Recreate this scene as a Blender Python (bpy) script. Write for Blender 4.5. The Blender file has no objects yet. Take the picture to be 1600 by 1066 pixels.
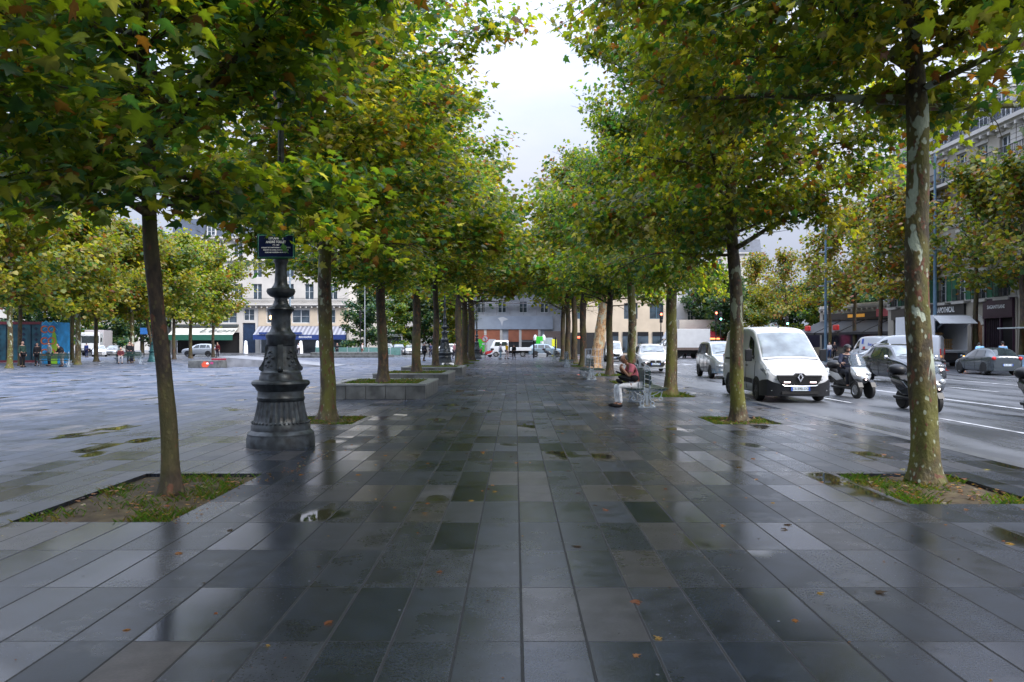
import bpy, bmesh, math, random
import numpy as np
from mathutils import Vector, Matrix, Euler

S = bpy.context.scene
COL = S.collection
R = math.radians
random.seed(7)

# ------------------------------------------------------------------ camera
FPX, CX, CY, EYE = 1200.0, 805.0, 537.0, 1.65      # focal length in photo pixels, vanishing point, eye height
cam_d = bpy.data.cameras.new("camera")
cam_d.sensor_width = 36.0
cam_d.lens = 36.0 * FPX / 1600.0
cam_d.shift_x = -(CX - 800.0) / 1600.0
cam_d.shift_y = (CY - 533.0) / 1600.0
cam_d.clip_start, cam_d.clip_end = 0.05, 2000.0
cam = bpy.data.objects.new("camera", cam_d)
cam.location = (0, 0, EYE)
cam.rotation_euler = (R(90), 0, 0)
COL.objects.link(cam)
S.camera = cam

# ------------------------------------------------------------------ world, sun, exposure
SUN_EL, SUN_AZ = R(42), R(128)                       # azimuth measured from +Y towards +X
world = bpy.data.worlds.new("World")
S.world = world
world.use_nodes = True
wn, wl = world.node_tree.nodes, world.node_tree.links
wn.clear()
w_out = wn.new("ShaderNodeOutputWorld")
w_bg = wn.new("ShaderNodeBackground")
w_bg.inputs["Strength"].default_value = 0.11
w_sky = wn.new("ShaderNodeTexSky")
w_sky.sky_type = 'NISHITA'
w_sky.sun_disc = False
w_sky.sun_elevation = SUN_EL
w_sky.sun_rotation = SUN_AZ
w_sky.dust_density = 3.0
w_sky.ozone_density = 1.5
w_hs = wn.new("ShaderNodeHueSaturation")
w_hs.inputs["Saturation"].default_value = 0.35
w_tc = wn.new("ShaderNodeTexCoord")
w_map = wn.new("ShaderNodeMapping")
w_map.inputs["Scale"].default_value = (1, 1, 2.6)
w_no = wn.new("ShaderNodeTexNoise")
w_no.inputs["Scale"].default_value = 1.7
w_no.inputs["Detail"].default_value = 7
w_no.inputs["Roughness"].default_value = 0.55
w_cr = wn.new("ShaderNodeValToRGB")
w_cr.color_ramp.elements[0].position = 0.3
w_cr.color_ramp.elements[0].color = (2.0, 2.55, 3.5, 1)
w_cr.color_ramp.elements[1].position = 0.72
w_cr.color_ramp.elements[1].color = (3.5, 3.6, 4.4, 1)
w_mx = wn.new("ShaderNodeMixRGB")
w_mx.inputs["Fac"].default_value = 0.82
wl.new(w_sky.outputs["Color"], w_hs.inputs["Color"])
wl.new(w_tc.outputs["Generated"], w_map.inputs["Vector"])
wl.new(w_map.outputs["Vector"], w_no.inputs["Vector"])
wl.new(w_no.outputs["Fac"], w_cr.inputs["Fac"])
wl.new(w_hs.outputs["Color"], w_mx.inputs["Color1"])
wl.new(w_cr.outputs["Color"], w_mx.inputs["Color2"])
# an overcast sky is brightest overhead
w_sep = wn.new("ShaderNodeSeparateXYZ")
wl.new(w_tc.outputs["Generated"], w_sep.inputs[0])


def wmath(op, a, b):
    n = wn.new("ShaderNodeMath")
    n.operation = op
    for i, x in enumerate((a, b)):
        if isinstance(x, (int, float)):
            n.inputs[i].default_value = x
        else:
            wl.new(x, n.inputs[i])
    return n.outputs[0]


w_up = wmath('MAXIMUM', w_sep.outputs[2], 0.0)
w_gain = wmath('ADD', wmath('MULTIPLY', wmath('POWER', w_up, 1.7), 3.5), 0.50)
w_mul = wn.new("ShaderNodeMixRGB")
w_mul.blend_type = 'MULTIPLY'
w_mul.inputs["Fac"].default_value = 1.0
wl.new(w_mx.outputs["Color"], w_mul.inputs["Color1"])
wl.new(w_gain, w_mul.inputs["Color2"])
wl.new(w_mul.outputs["Color"], w_bg.inputs["Color"])
wl.new(w_bg.outputs["Background"], w_out.inputs["Surface"])

sun_d = bpy.data.lights.new("sun", 'SUN')
sun_d.energy = 1.35
sun_d.angle = R(28)
sun_d.color = (1.0, 0.93, 0.84)
sun = bpy.data.objects.new("sun", sun_d)
sun.rotation_euler = Euler((R(90) - SUN_EL, 0, math.pi - SUN_AZ), 'XYZ')
COL.objects.link(sun)

S.render.engine = 'CYCLES'
S.cycles.use_denoising = True
S.cycles.max_bounces = 8
S.cycles.transparent_max_bounces = 8
S.cycles.caustics_reflective = False
S.cycles.caustics_refractive = False
S.view_settings.view_transform = 'Standard'
S.view_settings.look = 'None'
S.view_settings.gamma = 1.0
S.view_settings.exposure = 1.6


def gx(px, Y):
    """x of the photo column px at depth Y"""
    return (px - CX) / FPX * Y


def gz(py, Y):
    """height of the photo row py at depth Y"""
    return EYE - (py - CY) / FPX * Y


# ------------------------------------------------------------------ mesh helpers
class MB:
    def __init__(s):
        s.v, s.f, s.m, s.mi = [], [], [], 0

    def add(s, vs, fs):
        n = len(s.v)
        s.v += [tuple(p) for p in vs]
        s.f += [tuple(i + n for i in f) for f in fs]
        s.m += [s.mi] * len(fs)
        return s

    def box(s, c, d, rz=0.0, rx=0.0, ry=0.0):
        hx, hy, hz = d[0] / 2, d[1] / 2, d[2] / 2
        M = Euler((rx, ry, rz)).to_matrix()
        c = Vector(c)
        vs = [c + M @ Vector((x * hx, y * hy, z * hz)) for z in (-1, 1) for x, y in ((-1, -1), (1, -1), (1, 1), (-1, 1))]
        return s.add(vs, [(3, 2, 1, 0), (4, 5, 6, 7), (0, 1, 5, 4), (1, 2, 6, 5), (2, 3, 7, 6), (3, 0, 4, 7)])

    def bx(s, x0, x1, y0, y1, z0, z1):
        return s.box(((x0 + x1) / 2, (y0 + y1) / 2, (z0 + z1) / 2), (x1 - x0, y1 - y0, z1 - z0))

    def tube(s, pts, rad, n=8, cap=True):
        pts = [Vector(p) for p in pts]
        if not hasattr(rad, '__len__'):
            rad = [rad] * len(pts)
        vs, fs = [], []
        ref = None
        for i, p in enumerate(pts):
            t = (pts[min(i + 1, len(pts) - 1)] - pts[max(i - 1, 0)])
            t = t.normalized() if t.length > 1e-9 else Vector((0, 0, 1))
            if ref is None:
                ref = Vector((1, 0, 0)) if abs(t.x) < 0.8 else Vector((0, 1, 0))
            a = ref - t * ref.dot(t)
            a = a.normalized() if a.length > 1e-6 else t.orthogonal().normalized()
            ref = a
            b = t.cross(a)
            for k in range(n):
                an = 2 * math.pi * k / n
                vs.append(p + (a * math.cos(an) + b * math.sin(an)) * rad[i])
        for i in range(len(pts) - 1):
            for k in range(n):
                k2 = (k + 1) % n
                fs.append((i * n + k, i * n + k2, (i + 1) * n + k2, (i + 1) * n + k))
        if cap:
            fs.append(tuple(range(n - 1, -1, -1)))
            fs.append(tuple(range((len(pts) - 1) * n, len(pts) * n)))
        return s.add(vs, fs)

    def lathe(s, prof, n=32, c=(0, 0, 0), flute=None, sq=None):
        """prof: (r, z[, flute depth]); flute: number of flutes"""
        vs, fs = [], []
        for p in prof:
            r, z = p[0], p[1]
            fd = p[2] if len(p) > 2 else 0
            for k in range(n):
                a = 2 * math.pi * k / n
                rr = r
                if fd and flute:
                    rr = r - fd * (0.5 - 0.5 * math.cos(a * flute)) ** 0.6
                vs.append((c[0] + rr * math.cos(a), c[1] + rr * math.sin(a), c[2] + z))
        m = len(prof)
        for i in range(m - 1):
            for k in range(n):
                k2 = (k + 1) % n
                fs.append((i * n + k, i * n + k2, (i + 1) * n + k2, (i + 1) * n + k))
        fs.append(tuple(range(n - 1, -1, -1)))
        fs.append(tuple(range((m - 1) * n, m * n)))
        return s.add(vs, fs)

    def ell(s, c, r, n=12, m=8, rz=0.0, rx=0.0):
        M = Euler((rx, 0, rz)).to_matrix()
        c = Vector(c)
        vs, fs = [c + M @ Vector((0, 0, -r[2]))], []
        for i in range(1, m):
            t = math.pi * i / m
            for k in range(n):
                a = 2 * math.pi * k / n
                vs.append(c + M @ Vector((r[0] * math.sin(t) * math.cos(a), r[1] * math.sin(t) * math.sin(a), -r[2] * math.cos(t))))
        vs.append(c + M @ Vector((0, 0, r[2])))
        for k in range(n):
            k2 = (k + 1) % n
            fs.append((0, 1 + k2, 1 + k))
            for i in range(m - 2):
                a = 1 + i * n
                fs.append((a + k, a + k2, a + n + k2, a + n + k))
            fs.append((1 + (m - 2) * n + k, 1 + (m - 2) * n + k2, len(vs) - 1))
        return s.add(vs, fs)

    def prism(s, poly, a0, a1, axis='y'):
        """poly of 2-D points swept between a0 and a1 along axis (x: pts are y,z; y: x,z; z: x,y)"""
        def P(p, a):
            return {'x': (a, p[0], p[1]), 'y': (p[0], a, p[1]), 'z': (p[0], p[1], a)}[axis]
        n = len(poly)
        vs = [P(p, a0) for p in poly] + [P(p, a1) for p in poly]
        fs = [tuple(range(n)), tuple(range(2 * n - 1, n - 1, -1))]
        fs += [(i, i + n, (i + 1) % n + n, (i + 1) % n) for i in range(n)]
        return s.add(vs, fs)

    def torus(s, c, R_, r, axis='y', n=16, m=6):
        vs, fs = [], []
        for i in range(n):
            a = 2 * math.pi * i / n
            for k in range(m):
                b = 2 * math.pi * k / m
                u, v, w = (R_ + r * math.cos(b)) * math.cos(a), (R_ + r * math.cos(b)) * math.sin(a), r * math.sin(b)
                p = {'y': (u, w, v), 'x': (w, u, v), 'z': (u, v, w)}[axis]
                vs.append((c[0] + p[0], c[1] + p[1], c[2] + p[2]))
        for i in range(n):
            for k in range(m):
                i2, k2 = (i + 1) % n, (k + 1) % m
                fs.append((i * m + k, i2 * m + k, i2 * m + k2, i * m + k2))
        return s.add(vs, fs)

    def mesh(s, name, mats, smooth=False, fix=True):
        me = bpy.data.meshes.new(name)
        me.from_pydata(s.v, [], s.f)
        if not isinstance(mats, (list, tuple)):
            mats = [mats]
        for m in mats:
            me.materials.append(m)
        if len(mats) > 1:
            me.polygons.foreach_set("material_index", s.m)
        if fix:
            b = bmesh.new()
            b.from_mesh(me)
            bmesh.ops.recalc_face_normals(b, faces=b.faces)
            b.to_mesh(me)
            b.free()
        if smooth:
            me.polygons.foreach_set("use_smooth", [True] * len(me.polygons))
            if smooth != 'all':
                me.set_sharp_from_angle(angle=R(38 if smooth is True else smooth))
        me.update()
        return me

    def build(s, name, mats, parent=None, smooth=False, bevel=0, loc=None):
        o = bpy.data.objects.new(name, s.mesh(name, mats, smooth))
        COL.objects.link(o)
        if parent is not None:
            o.parent = parent
        if loc is not None:
            o.location = loc
        if bevel:
            bv = o.modifiers.new("bevel", 'BEVEL')
            bv.width, bv.segments, bv.limit_method, bv.angle_limit = bevel, 2, 'ANGLE', R(40)
        return o


def link(name, me, parent=None, loc=None):
    o = bpy.data.objects.new(name, me)
    COL.objects.link(o)
    if parent is not None:
        o.parent = parent
    if loc is not None:
        o.location = loc
    return o


def tag(o, label=None, cat=None, group=None, kind=None):
    if label:
        o['label'] = label
    if cat:
        o['category'] = cat
    if group:
        o['group'] = group
    if kind:
        o['kind'] = kind
    return o


def thing(name, label, cat, loc=(0, 0, 0), rz=0.0, group=None):
    o = bpy.data.objects.new(name, None)
    o.empty_display_size = 0.2
    COL.objects.link(o)
    o.location = loc
    o.rotation_euler = (0, 0, rz)
    return tag(o, label, cat, group)


def dup(root, loc, rz=0.0, label=None, scale=None):
    def cp(o, par):
        c = o.copy()
        COL.objects.link(c)
        if par is not None:
            c.parent = par
        for ch in list(o.children):
            cp(ch, c)
        return c
    r = cp(root, None)
    r.location = loc
    r.rotation_euler = (0, 0, rz)
    if scale:
        r.scale = scale
    if label:
        r['label'] = label
    return r


def heading(hx, hy):
    """rotation that turns local -y to face (hx, hy)"""
    return math.atan2(hx, -hy)


# ------------------------------------------------------------------ materials
MATS = {}


def nodes_of(m):
    m.use_nodes = True
    nt = m.node_tree
    return nt, nt.nodes, nt.links, nt.nodes["Principled BSDF"]


def pm(name, col, rough=0.5, metal=0.0, var=0.15, scale=6.0, bump=0.0, spec=0.5, emit=0.0, coat=0.0, col2=None, detail=4, coord='Object', stretch=None):
    """painted / plain surface with gentle procedural unevenness"""
    if name in MATS:
        return MATS[name]
    m = bpy.data.materials.new(name)
    nt, N, L, P = nodes_of(m)
    P.inputs["Roughness"].default_value = rough
    P.inputs["Metallic"].default_value = metal
    P.inputs["Specular IOR Level"].default_value = spec
    P.inputs["Coat Weight"].default_value = coat
    P.inputs["Coat Roughness"].default_value = 0.04
    tc = N.new("ShaderNodeTexCoord")
    mp = N.new("ShaderNodeMapping")
    L.new(tc.outputs[coord], mp.inputs["Vector"])
    if stretch:
        mp.inputs["Scale"].default_value = stretch
    no = N.new("ShaderNodeTexNoise")
    no.inputs["Scale"].default_value = scale
    no.inputs["Detail"].default_value = detail
    L.new(mp.outputs["Vector"], no.inputs["Vector"])
    cr = N.new("ShaderNodeValToRGB")
    cr.color_ramp.elements[0].position = 0.32
    cr.color_ramp.elements[1].position = 0.68
    c2 = col2 or tuple(min(1, c * (1 + var)) for c in col)
    c1 = col if col2 else tuple(c * (1 - var) for c in col)
    cr.color_ramp.elements[0].color = (*c1, 1)
    cr.color_ramp.elements[1].color = (*c2, 1)
    L.new(no.outputs["Fac"], cr.inputs["Fac"])
    L.new(cr.outputs["Color"], P.inputs["Base Color"])
    if bump:
        b = N.new("ShaderNodeBump")
        b.inputs["Strength"].default_value = bump
        b.inputs["Distance"].default_value = 0.02
        L.new(no.outputs["Fac"], b.inputs["Height"])
        L.new(b.outputs["Normal"], P.inputs["Normal"])
    if emit:
        P.inputs["Emission Color"].default_value = (*col, 1)
        P.inputs["Emission Strength"].default_value = emit
    MATS[name] = m
    return m


def math_node(N, L, op, a, b=None, c=None):
    n = N.new("ShaderNodeMath")
    n.operation = op
    for i, x in enumerate((a, b, c)):
        if x is None:
            continue
        if isinstance(x, (int, float)):
            n.inputs[i].default_value = x
        else:
            L.new(x, n.inputs[i])
    return n.outputs[0]


def mixc(N, L, fac, a, b, mode='MIX'):
    n = N.new("ShaderNodeMixRGB")
    n.blend_type = mode
    for s_, x in (("Fac", fac), ("Color1", a), ("Color2", b)):
        if isinstance(x, (int, float)):
            n.inputs[s_].default_value = x
        elif isinstance(x, tuple):
            n.inputs[s_].default_value = (*x, 1)
        else:
            L.new(x, n.inputs[s_])
    return n.outputs[0]


def maprange(N, L, v, a, b, c=0.0, d=1.0, smooth=True):
    n = N.new("ShaderNodeMapRange")
    n.interpolation_type = 'SMOOTHSTEP' if smooth else 'LINEAR'
    L.new(v, n.inputs["Value"])
    for k, x in (("From Min", a), ("From Max", b), ("To Min", c), ("To Max", d)):
        n.inputs[k].default_value = x
    return n.outputs[0]


TILE_W, TILE_L = 0.36, 0.941


def paving_material():
    m = bpy.data.materials.new("wet_slabs")
    nt, N, L, P = nodes_of(m)
    g = N.new("ShaderNodeNewGeometry")
    sp = N.new("ShaderNodeSeparateXYZ")
    L.new(g.outputs["Position"], sp.inputs[0])
    u = math_node(N, L, 'DIVIDE', math_node(N, L, 'SUBTRACT', sp.outputs[0], 0.037), TILE_W)
    v = math_node(N, L, 'DIVIDE', math_node(N, L, 'SUBTRACT', sp.outputs[1], 4.255), TILE_L)
    fu, fv = math_node(N, L, 'FLOOR', u), math_node(N, L, 'FLOOR', v)
    ru, rv = math_node(N, L, 'SUBTRACT', u, fu), math_node(N, L, 'SUBTRACT', v, fv)

    def white(a, b, w):
        c = N.new("ShaderNodeCombineXYZ")
        L.new(a, c.inputs[0]); L.new(b, c.inputs[1]); c.inputs[2].default_value = w
        wn_ = N.new("ShaderNodeTexWhiteNoise")
        wn_.noise_dimensions = '3D'
        L.new(c.outputs[0], wn_.inputs["Vector"])
        return wn_
    w1 = white(fu, fv, 0.0)
    gu = math_node(N, L, 'FLOOR', math_node(N, L, 'DIVIDE', math_node(N, L, 'ADD', fu, math_node(N, L, 'MULTIPLY', fv, 1.37)), 2.6))
    w2 = white(gu, fv, 5.0)
    tone = math_node(N, L, 'ADD', math_node(N, L, 'MULTIPLY', w1.outputs["Value"], 0.34), math_node(N, L, 'MULTIPLY', w2.outputs["Value"], 0.56))
    cr = N.new("ShaderNodeValToRGB")
    els = cr.color_ramp.elements
    els[0].position, els[0].color = 0.12, (0.010, 0.014, 0.022, 1)
    els[1].position, els[1].color = 0.9, (0.058, 0.055, 0.058, 1)
    for p, c in ((0.38, (0.018, 0.023, 0.034, 1)), (0.6, (0.031, 0.034, 0.044, 1)), (0.78, (0.045, 0.040, 0.040, 1))):
        e = els.new(p)
        e.color = c
    L.new(tone, cr.inputs["Fac"])
    # speckle and soft stains of the concrete
    n1 = N.new("ShaderNodeTexNoise"); n1.inputs["Scale"].default_value = 55; n1.inputs["Detail"].default_value = 4
    n2 = N.new("ShaderNodeTexNoise"); n2.inputs["Scale"].default_value = 1.1; n2.inputs["Detail"].default_value = 6
    n3 = N.new("ShaderNodeTexNoise"); n3.inputs["Scale"].default_value = 5.5; n3.inputs["Detail"].default_value = 5
    for n in (n1, n3):
        L.new(g.outputs["Position"], n.inputs["Vector"])
    tcn = N.new("ShaderNodeCombineXYZ")
    L.new(math_node(N, L, 'MULTIPLY', fu, TILE_W), tcn.inputs[0]); L.new(math_node(N, L, 'MULTIPLY', fv, TILE_L), tcn.inputs[1])
    L.new(tcn.outputs[0], n2.inputs["Vector"])
    c = mixc(N, L, 0.75, cr.outputs["Color"], maprange(N, L, n1.outputs["Fac"], 0.3, 0.7, 0.5, 1.5, False), 'MULTIPLY')
    c = mixc(N, L, 0.8, c, maprange(N, L, n3.outputs["Fac"], 0.3, 0.7, 0.55, 1.45, False), 'MULTIPLY')
    vo = N.new("ShaderNodeTexVoronoi"); vo.inputs["Scale"].default_value = 7.0
    L.new(g.outputs["Position"], vo.inputs["Vector"])
    spots = maprange(N, L, vo.outputs["Distance"], 0.05, 0.09, 1.0, 0.0)
    vsp = N.new("ShaderNodeSeparateXYZ")
    L.new(vo.outputs["Color"], vsp.inputs[0])
    sel = math_node(N, L, 'GREATER_THAN', vsp.outputs[0], 0.90)
    c = mixc(N, L, math_node(N, L, 'MULTIPLY', math_node(N, L, 'MULTIPLY', spots, sel), 0.45), c, (0.30, 0.30, 0.31))
    # drier open square: its paler tint also has the sky's sheen painted in
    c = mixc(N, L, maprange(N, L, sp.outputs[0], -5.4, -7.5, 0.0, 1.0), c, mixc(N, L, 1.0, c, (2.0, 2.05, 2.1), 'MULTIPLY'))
    # pale sky reflection along the far alley, painted into the slab colour
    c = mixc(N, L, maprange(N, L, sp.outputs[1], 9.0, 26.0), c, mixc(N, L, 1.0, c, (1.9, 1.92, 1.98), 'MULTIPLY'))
    dn = N.new("ShaderNodeTexNoise"); dn.inputs["Scale"].default_value = 1.5; dn.inputs["Detail"].default_value = 9; dn.inputs["Roughness"].default_value = 0.68
    L.new(g.outputs["Position"], dn.inputs["Vector"])
    damp = maprange(N, L, dn.outputs["Fac"], 0.50, 0.60)
    c = mixc(N, L, math_node(N, L, 'MULTIPLY', damp, 0.22), c, (0.008, 0.010, 0.011))
    # joints
    du = math_node(N, L, 'MULTIPLY', math_node(N, L, 'MINIMUM', ru, math_node(N, L, 'SUBTRACT', 1.0, ru)), TILE_W)
    dv = math_node(N, L, 'MULTIPLY', math_node(N, L, 'MINIMUM', rv, math_node(N, L, 'SUBTRACT', 1.0, rv)), TILE_L)
    ju = maprange(N, L, du, 0.0055, 0.0095, 1.0, 0.0)
    jv = math_node(N, L, 'MULTIPLY', maprange(N, L, dv, 0.003, 0.0065, 1.0, 0.0), maprange(N, L, w2.outputs["Value"], 0.1, 0.8, 0.45, 0.95))
    j = math_node(N, L, 'MAXIMUM', ju, jv)
    c = mixc(N, L, j, c, (0.008, 0.008, 0.009))
    # puddles lie in low slabs
    pn = N.new("ShaderNodeTexNoise"); pn.inputs["Scale"].default_value = 0.62; pn.inputs["Detail"].default_value = 2.5
    pmap = N.new("ShaderNodeMapping"); pmap.inputs["Scale"].default_value = (1.35, 0.8, 1)
    L.new(g.outputs["Position"], pmap.inputs["Vector"]); L.new(pmap.outputs[0], pn.inputs["Vector"])
    pv = math_node(N, L, 'ADD', math_node(N, L, 'MULTIPLY', pn.outputs["Fac"], 0.72), math_node(N, L, 'MULTIPLY', w1.outputs["Value"], 0.15))
    pud = maprange(N, L, pv, 0.535, 0.60)
    c = mixc(N, L, math_node(N, L, 'MULTIPLY', pud, 0.75), c, (0.024, 0.023, 0.012))
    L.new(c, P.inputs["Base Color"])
    # wetness -> roughness
    wet = maprange(N, L, n2.outputs["Fac"], 0.32, 0.7)
    r0 = math_node(N, L, 'ADD', math_node(N, L, 'MULTIPLY', w1.outputs["Value"], 0.09), math_node(N, L, 'MULTIPLY', math_node(N, L, 'SUBTRACT', 1.0, wet), 0.22))
    r0 = math_node(N, L, 'ADD', r0, math_node(N, L, 'MULTIPLY', n1.outputs["Fac"], 0.12))
    r0 = math_node(N, L, 'ADD', r0, 0.025)
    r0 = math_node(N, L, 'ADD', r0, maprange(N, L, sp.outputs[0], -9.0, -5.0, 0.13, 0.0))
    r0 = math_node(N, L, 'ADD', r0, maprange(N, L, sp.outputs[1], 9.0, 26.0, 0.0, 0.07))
    r0 = math_node(N, L, 'MULTIPLY', r0, maprange(N, L, damp, 0.0, 1.0, 1.05, 0.85))
    rr = math_node(N, L, 'ADD', math_node(N, L, 'MULTIPLY', r0, math_node(N, L, 'SUBTRACT', 1.0, pud)), 0.02)
    rr = math_node(N, L, 'MAXIMUM', rr, math_node(N, L, 'MULTIPLY', j, 0.7))
    L.new(rr, P.inputs["Roughness"])
    P.inputs["IOR"].default_value = 1.5
    # each slab lies a hair out of true; joints are sunk
    bu = N.new("ShaderNodeBump"); bu.inputs["Strength"].default_value = 0.28; bu.inputs["Distance"].default_value = 0.004
    hgt = math_node(N, L, 'SUBTRACT', math_node(N, L, 'MULTIPLY', math_node(N, L, 'MULTIPLY', n1.outputs["Fac"], 0.35), math_node(N, L, 'SUBTRACT', 1.0, pud)), math_node(N, L, 'MULTIPLY', j, 1.5))
    L.new(hgt, bu.inputs["Height"])
    vs_ = N.new("ShaderNodeVectorMath"); vs_.operation = 'SUBTRACT'
    L.new(w1.outputs["Color"], vs_.inputs[0]); vs_.inputs[1].default_value = (0.5, 0.5, 0.5)
    vm = N.new("ShaderNodeVectorMath"); vm.operation = 'MULTIPLY'
    L.new(vs_.outputs[0], vm.inputs[0]); vm.inputs[1].default_value = (0.022, 0.022, 0)
    va = N.new("ShaderNodeVectorMath"); va.operation = 'ADD'
    L.new(bu.outputs["Normal"], va.inputs[0]); L.new(vm.outputs[0], va.inputs[1])
    vn = N.new("ShaderNodeVectorMath"); vn.operation = 'NORMALIZE'
    L.new(va.outputs[0], vn.inputs[0])
    L.new(vn.outputs[0], P.inputs["Normal"])
    return m


def asphalt_material():
    m = bpy.data.materials.new("wet_asphalt")
    nt, N, L, P = nodes_of(m)
    g = N.new("ShaderNodeNewGeometry")
    n1 = N.new("ShaderNodeTexNoise"); n1.inputs["Scale"].default_value = 60; n1.inputs["Detail"].default_value = 4
    n2 = N.new("ShaderNodeTexNoise"); n2.inputs["Scale"].default_value = 0.5; n2.inputs["Detail"].default_value = 6
    mp = N.new("ShaderNodeMapping"); mp.inputs["Scale"].default_value = (2.2, 0.35, 1)
    L.new(g.outputs["Position"], mp.inputs["Vector"])
    L.new(g.outputs["Position"], n1.inputs["Vector"]); L.new(mp.outputs[0], n2.inputs["Vector"])
    cr = N.new("ShaderNodeValToRGB")
    cr.color_ramp.elements[0].position, cr.color_ramp.elements[0].color = 0.3, (0.05, 0.055, 0.065, 1)
    cr.color_ramp.elements[1].position, cr.color_ramp.elements[1].color = 0.7, (0.105, 0.11, 0.122, 1)
    L.new(n2.outputs["Fac"], cr.inputs["Fac"])
    c = mixc(N, L, 0.6, cr.outputs[0], maprange(N, L, n1.outputs["Fac"], 0.3, 0.7, 0.5, 1.5, False), 'MULTIPLY')
    L.new(c, P.inputs["Base Color"])
    r = math_node(N, L, 'ADD', maprange(N, L, n2.outputs["Fac"], 0.35, 0.65, 0.17, 0.42), math_node(N, L, 'MULTIPLY', n1.outputs["Fac"], 0.08))
    L.new(r, P.inputs["Roughness"])
    b = N.new("ShaderNodeBump"); b.inputs["Strength"].default_value = 0.35; b.inputs["Distance"].default_value = 0.006
    L.new(n1.outputs["Fac"], b.inputs["Height"]); L.new(b.outputs[0], P.inputs["Normal"])
    return m


def bark_material(name, dark, mid, pale, pale_amt, moss):
    m = bpy.data.materials.new(name)
    nt, N, L, P = nodes_of(m)
    tc = N.new("ShaderNodeTexCoord")
    oi = N.new("ShaderNodeObjectInfo")
    off = N.new("ShaderNodeVectorMath"); off.operation = 'MULTIPLY_ADD'
    cmb = N.new("ShaderNodeCombineXYZ")
    for i in range(3):
        L.new(oi.outputs["Random"], cmb.inputs[i])
    L.new(cmb.outputs[0], off.inputs[0]); off.inputs[1].default_value = (17, 31, 23)
    L.new(tc.outputs["Object"], off.inputs[2])
    mp = N.new("ShaderNodeMapping"); mp.inputs["Scale"].default_value = (1, 1, 0.55)
    L.new(off.outputs[0], mp.inputs["Vector"])

    def noise(sc, det=4, dist=0.0):
        n = N.new("ShaderNodeTexNoise")
        n.inputs["Scale"].default_value = sc; n.inputs["Detail"].default_value = det; n.inputs["Distortion"].default_value = dist
        L.new(mp.outputs[0], n.inputs["Vector"])
        return n.outputs["Fac"]
    a, b, c_, d = noise(9, 5), noise(34, 4), noise(4.2, 3, 0.4), noise(2.0, 3)
    col = mixc(N, L, maprange(N, L, a, 0.38, 0.62), dark, mid)
    col = mixc(N, L, 0.55, col, maprange(N, L, b, 0.3, 0.7, 0.45, 1.5, False), 'MULTIPLY')
    col = mixc(N, L, math_node(N, L, 'MULTIPLY', maprange(N, L, d, 0.42, 0.62), moss), col, (0.105, 0.105, 0.014))
    col = mixc(N, L, maprange(N, L, noise(11, 3), 0.60, 0.64), col, (0.11, 0.042, 0.02))
    vor = N.new("ShaderNodeTexVoronoi"); vor.inputs["Scale"].default_value = 15
    L.new(mp.outputs[0], vor.inputs["Vector"])
    dots = math_node(N, L, 'MULTIPLY', maprange(N, L, vor.outputs["Distance"], 0.20, 0.28, 1, 0), maprange(N, L, a, 0.42, 0.50))
    sz = N.new("ShaderNodeSeparateXYZ")
    L.new(tc.outputs["Object"], sz.inputs[0])
    big = math_node(N, L, 'MULTIPLY', maprange(N, L, c_, 0.62 - pale_amt * 0.2, 0.645 - pale_amt * 0.2), maprange(N, L, sz.outputs[2], 1.2, 1.5))
    pa = math_node(N, L, 'MAXIMUM', math_node(N, L, 'MULTIPLY', dots, min(1.0, pale_amt * 2.2)), math_node(N, L, 'MULTIPLY', big, 1.0 if pale_amt > 0.2 else 0.0))
    col = mixc(N, L, pa, col, mixc(N, L, b, pale, tuple(x * 0.7 for x in pale)))
    L.new(col, P.inputs["Base Color"])
    P.inputs["Roughness"].default_value = 0.7
    bp = N.new("ShaderNodeBump"); bp.inputs["Strength"].default_value = 0.7; bp.inputs["Distance"].default_value = 0.02
    L.new(math_node(N, L, 'ADD', math_node(N, L, 'ADD', a, b), math_node(N, L, 'MULTIPLY', pa, -0.4)), bp.inputs["Height"])
    L.new(bp.outputs[0], P.inputs["Normal"])
    return m


def leaf_material(name, tint=(1, 1, 1), trans=0.55, hue_var=0.03):
    m = bpy.data.materials.new(name)
    nt, N, L, P = nodes_of(m)
    at = N.new("ShaderNodeAttribute"); at.attribute_name = "leaf"
    oi = N.new("ShaderNodeObjectInfo")
    hs = N.new("ShaderNodeHueSaturation")
    L.new(at.outputs["Color"], hs.inputs["Color"])
    L.new(math_node(N, L, 'ADD', math_node(N, L, 'MULTIPLY', oi.outputs["Random"], hue_var), 0.5 - hue_var / 2), hs.inputs["Hue"])
    c = mixc(N, L, 1.0, hs.outputs[0], tint, 'MULTIPLY')
    L.new(c, P.inputs["Base Color"])
    P.inputs["Roughness"].default_value = 0.42
    P.inputs["Specular IOR Level"].default_value = 0.4
    tr = N.new("ShaderNodeBsdfTranslucent")
    L.new(mixc(N, L, 1.0, c, (2.8, 2.75, 0.75), 'MULTIPLY'), tr.inputs["Color"])
    mx = N.new("ShaderNodeMixShader"); mx.inputs[0].default_value = trans
    L.new(P.outputs[0], mx.inputs[1]); L.new(tr.outputs[0], mx.inputs[2])
    L.new(mx.outputs[0], N["Material Output"].inputs["Surface"])
    return m


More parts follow.
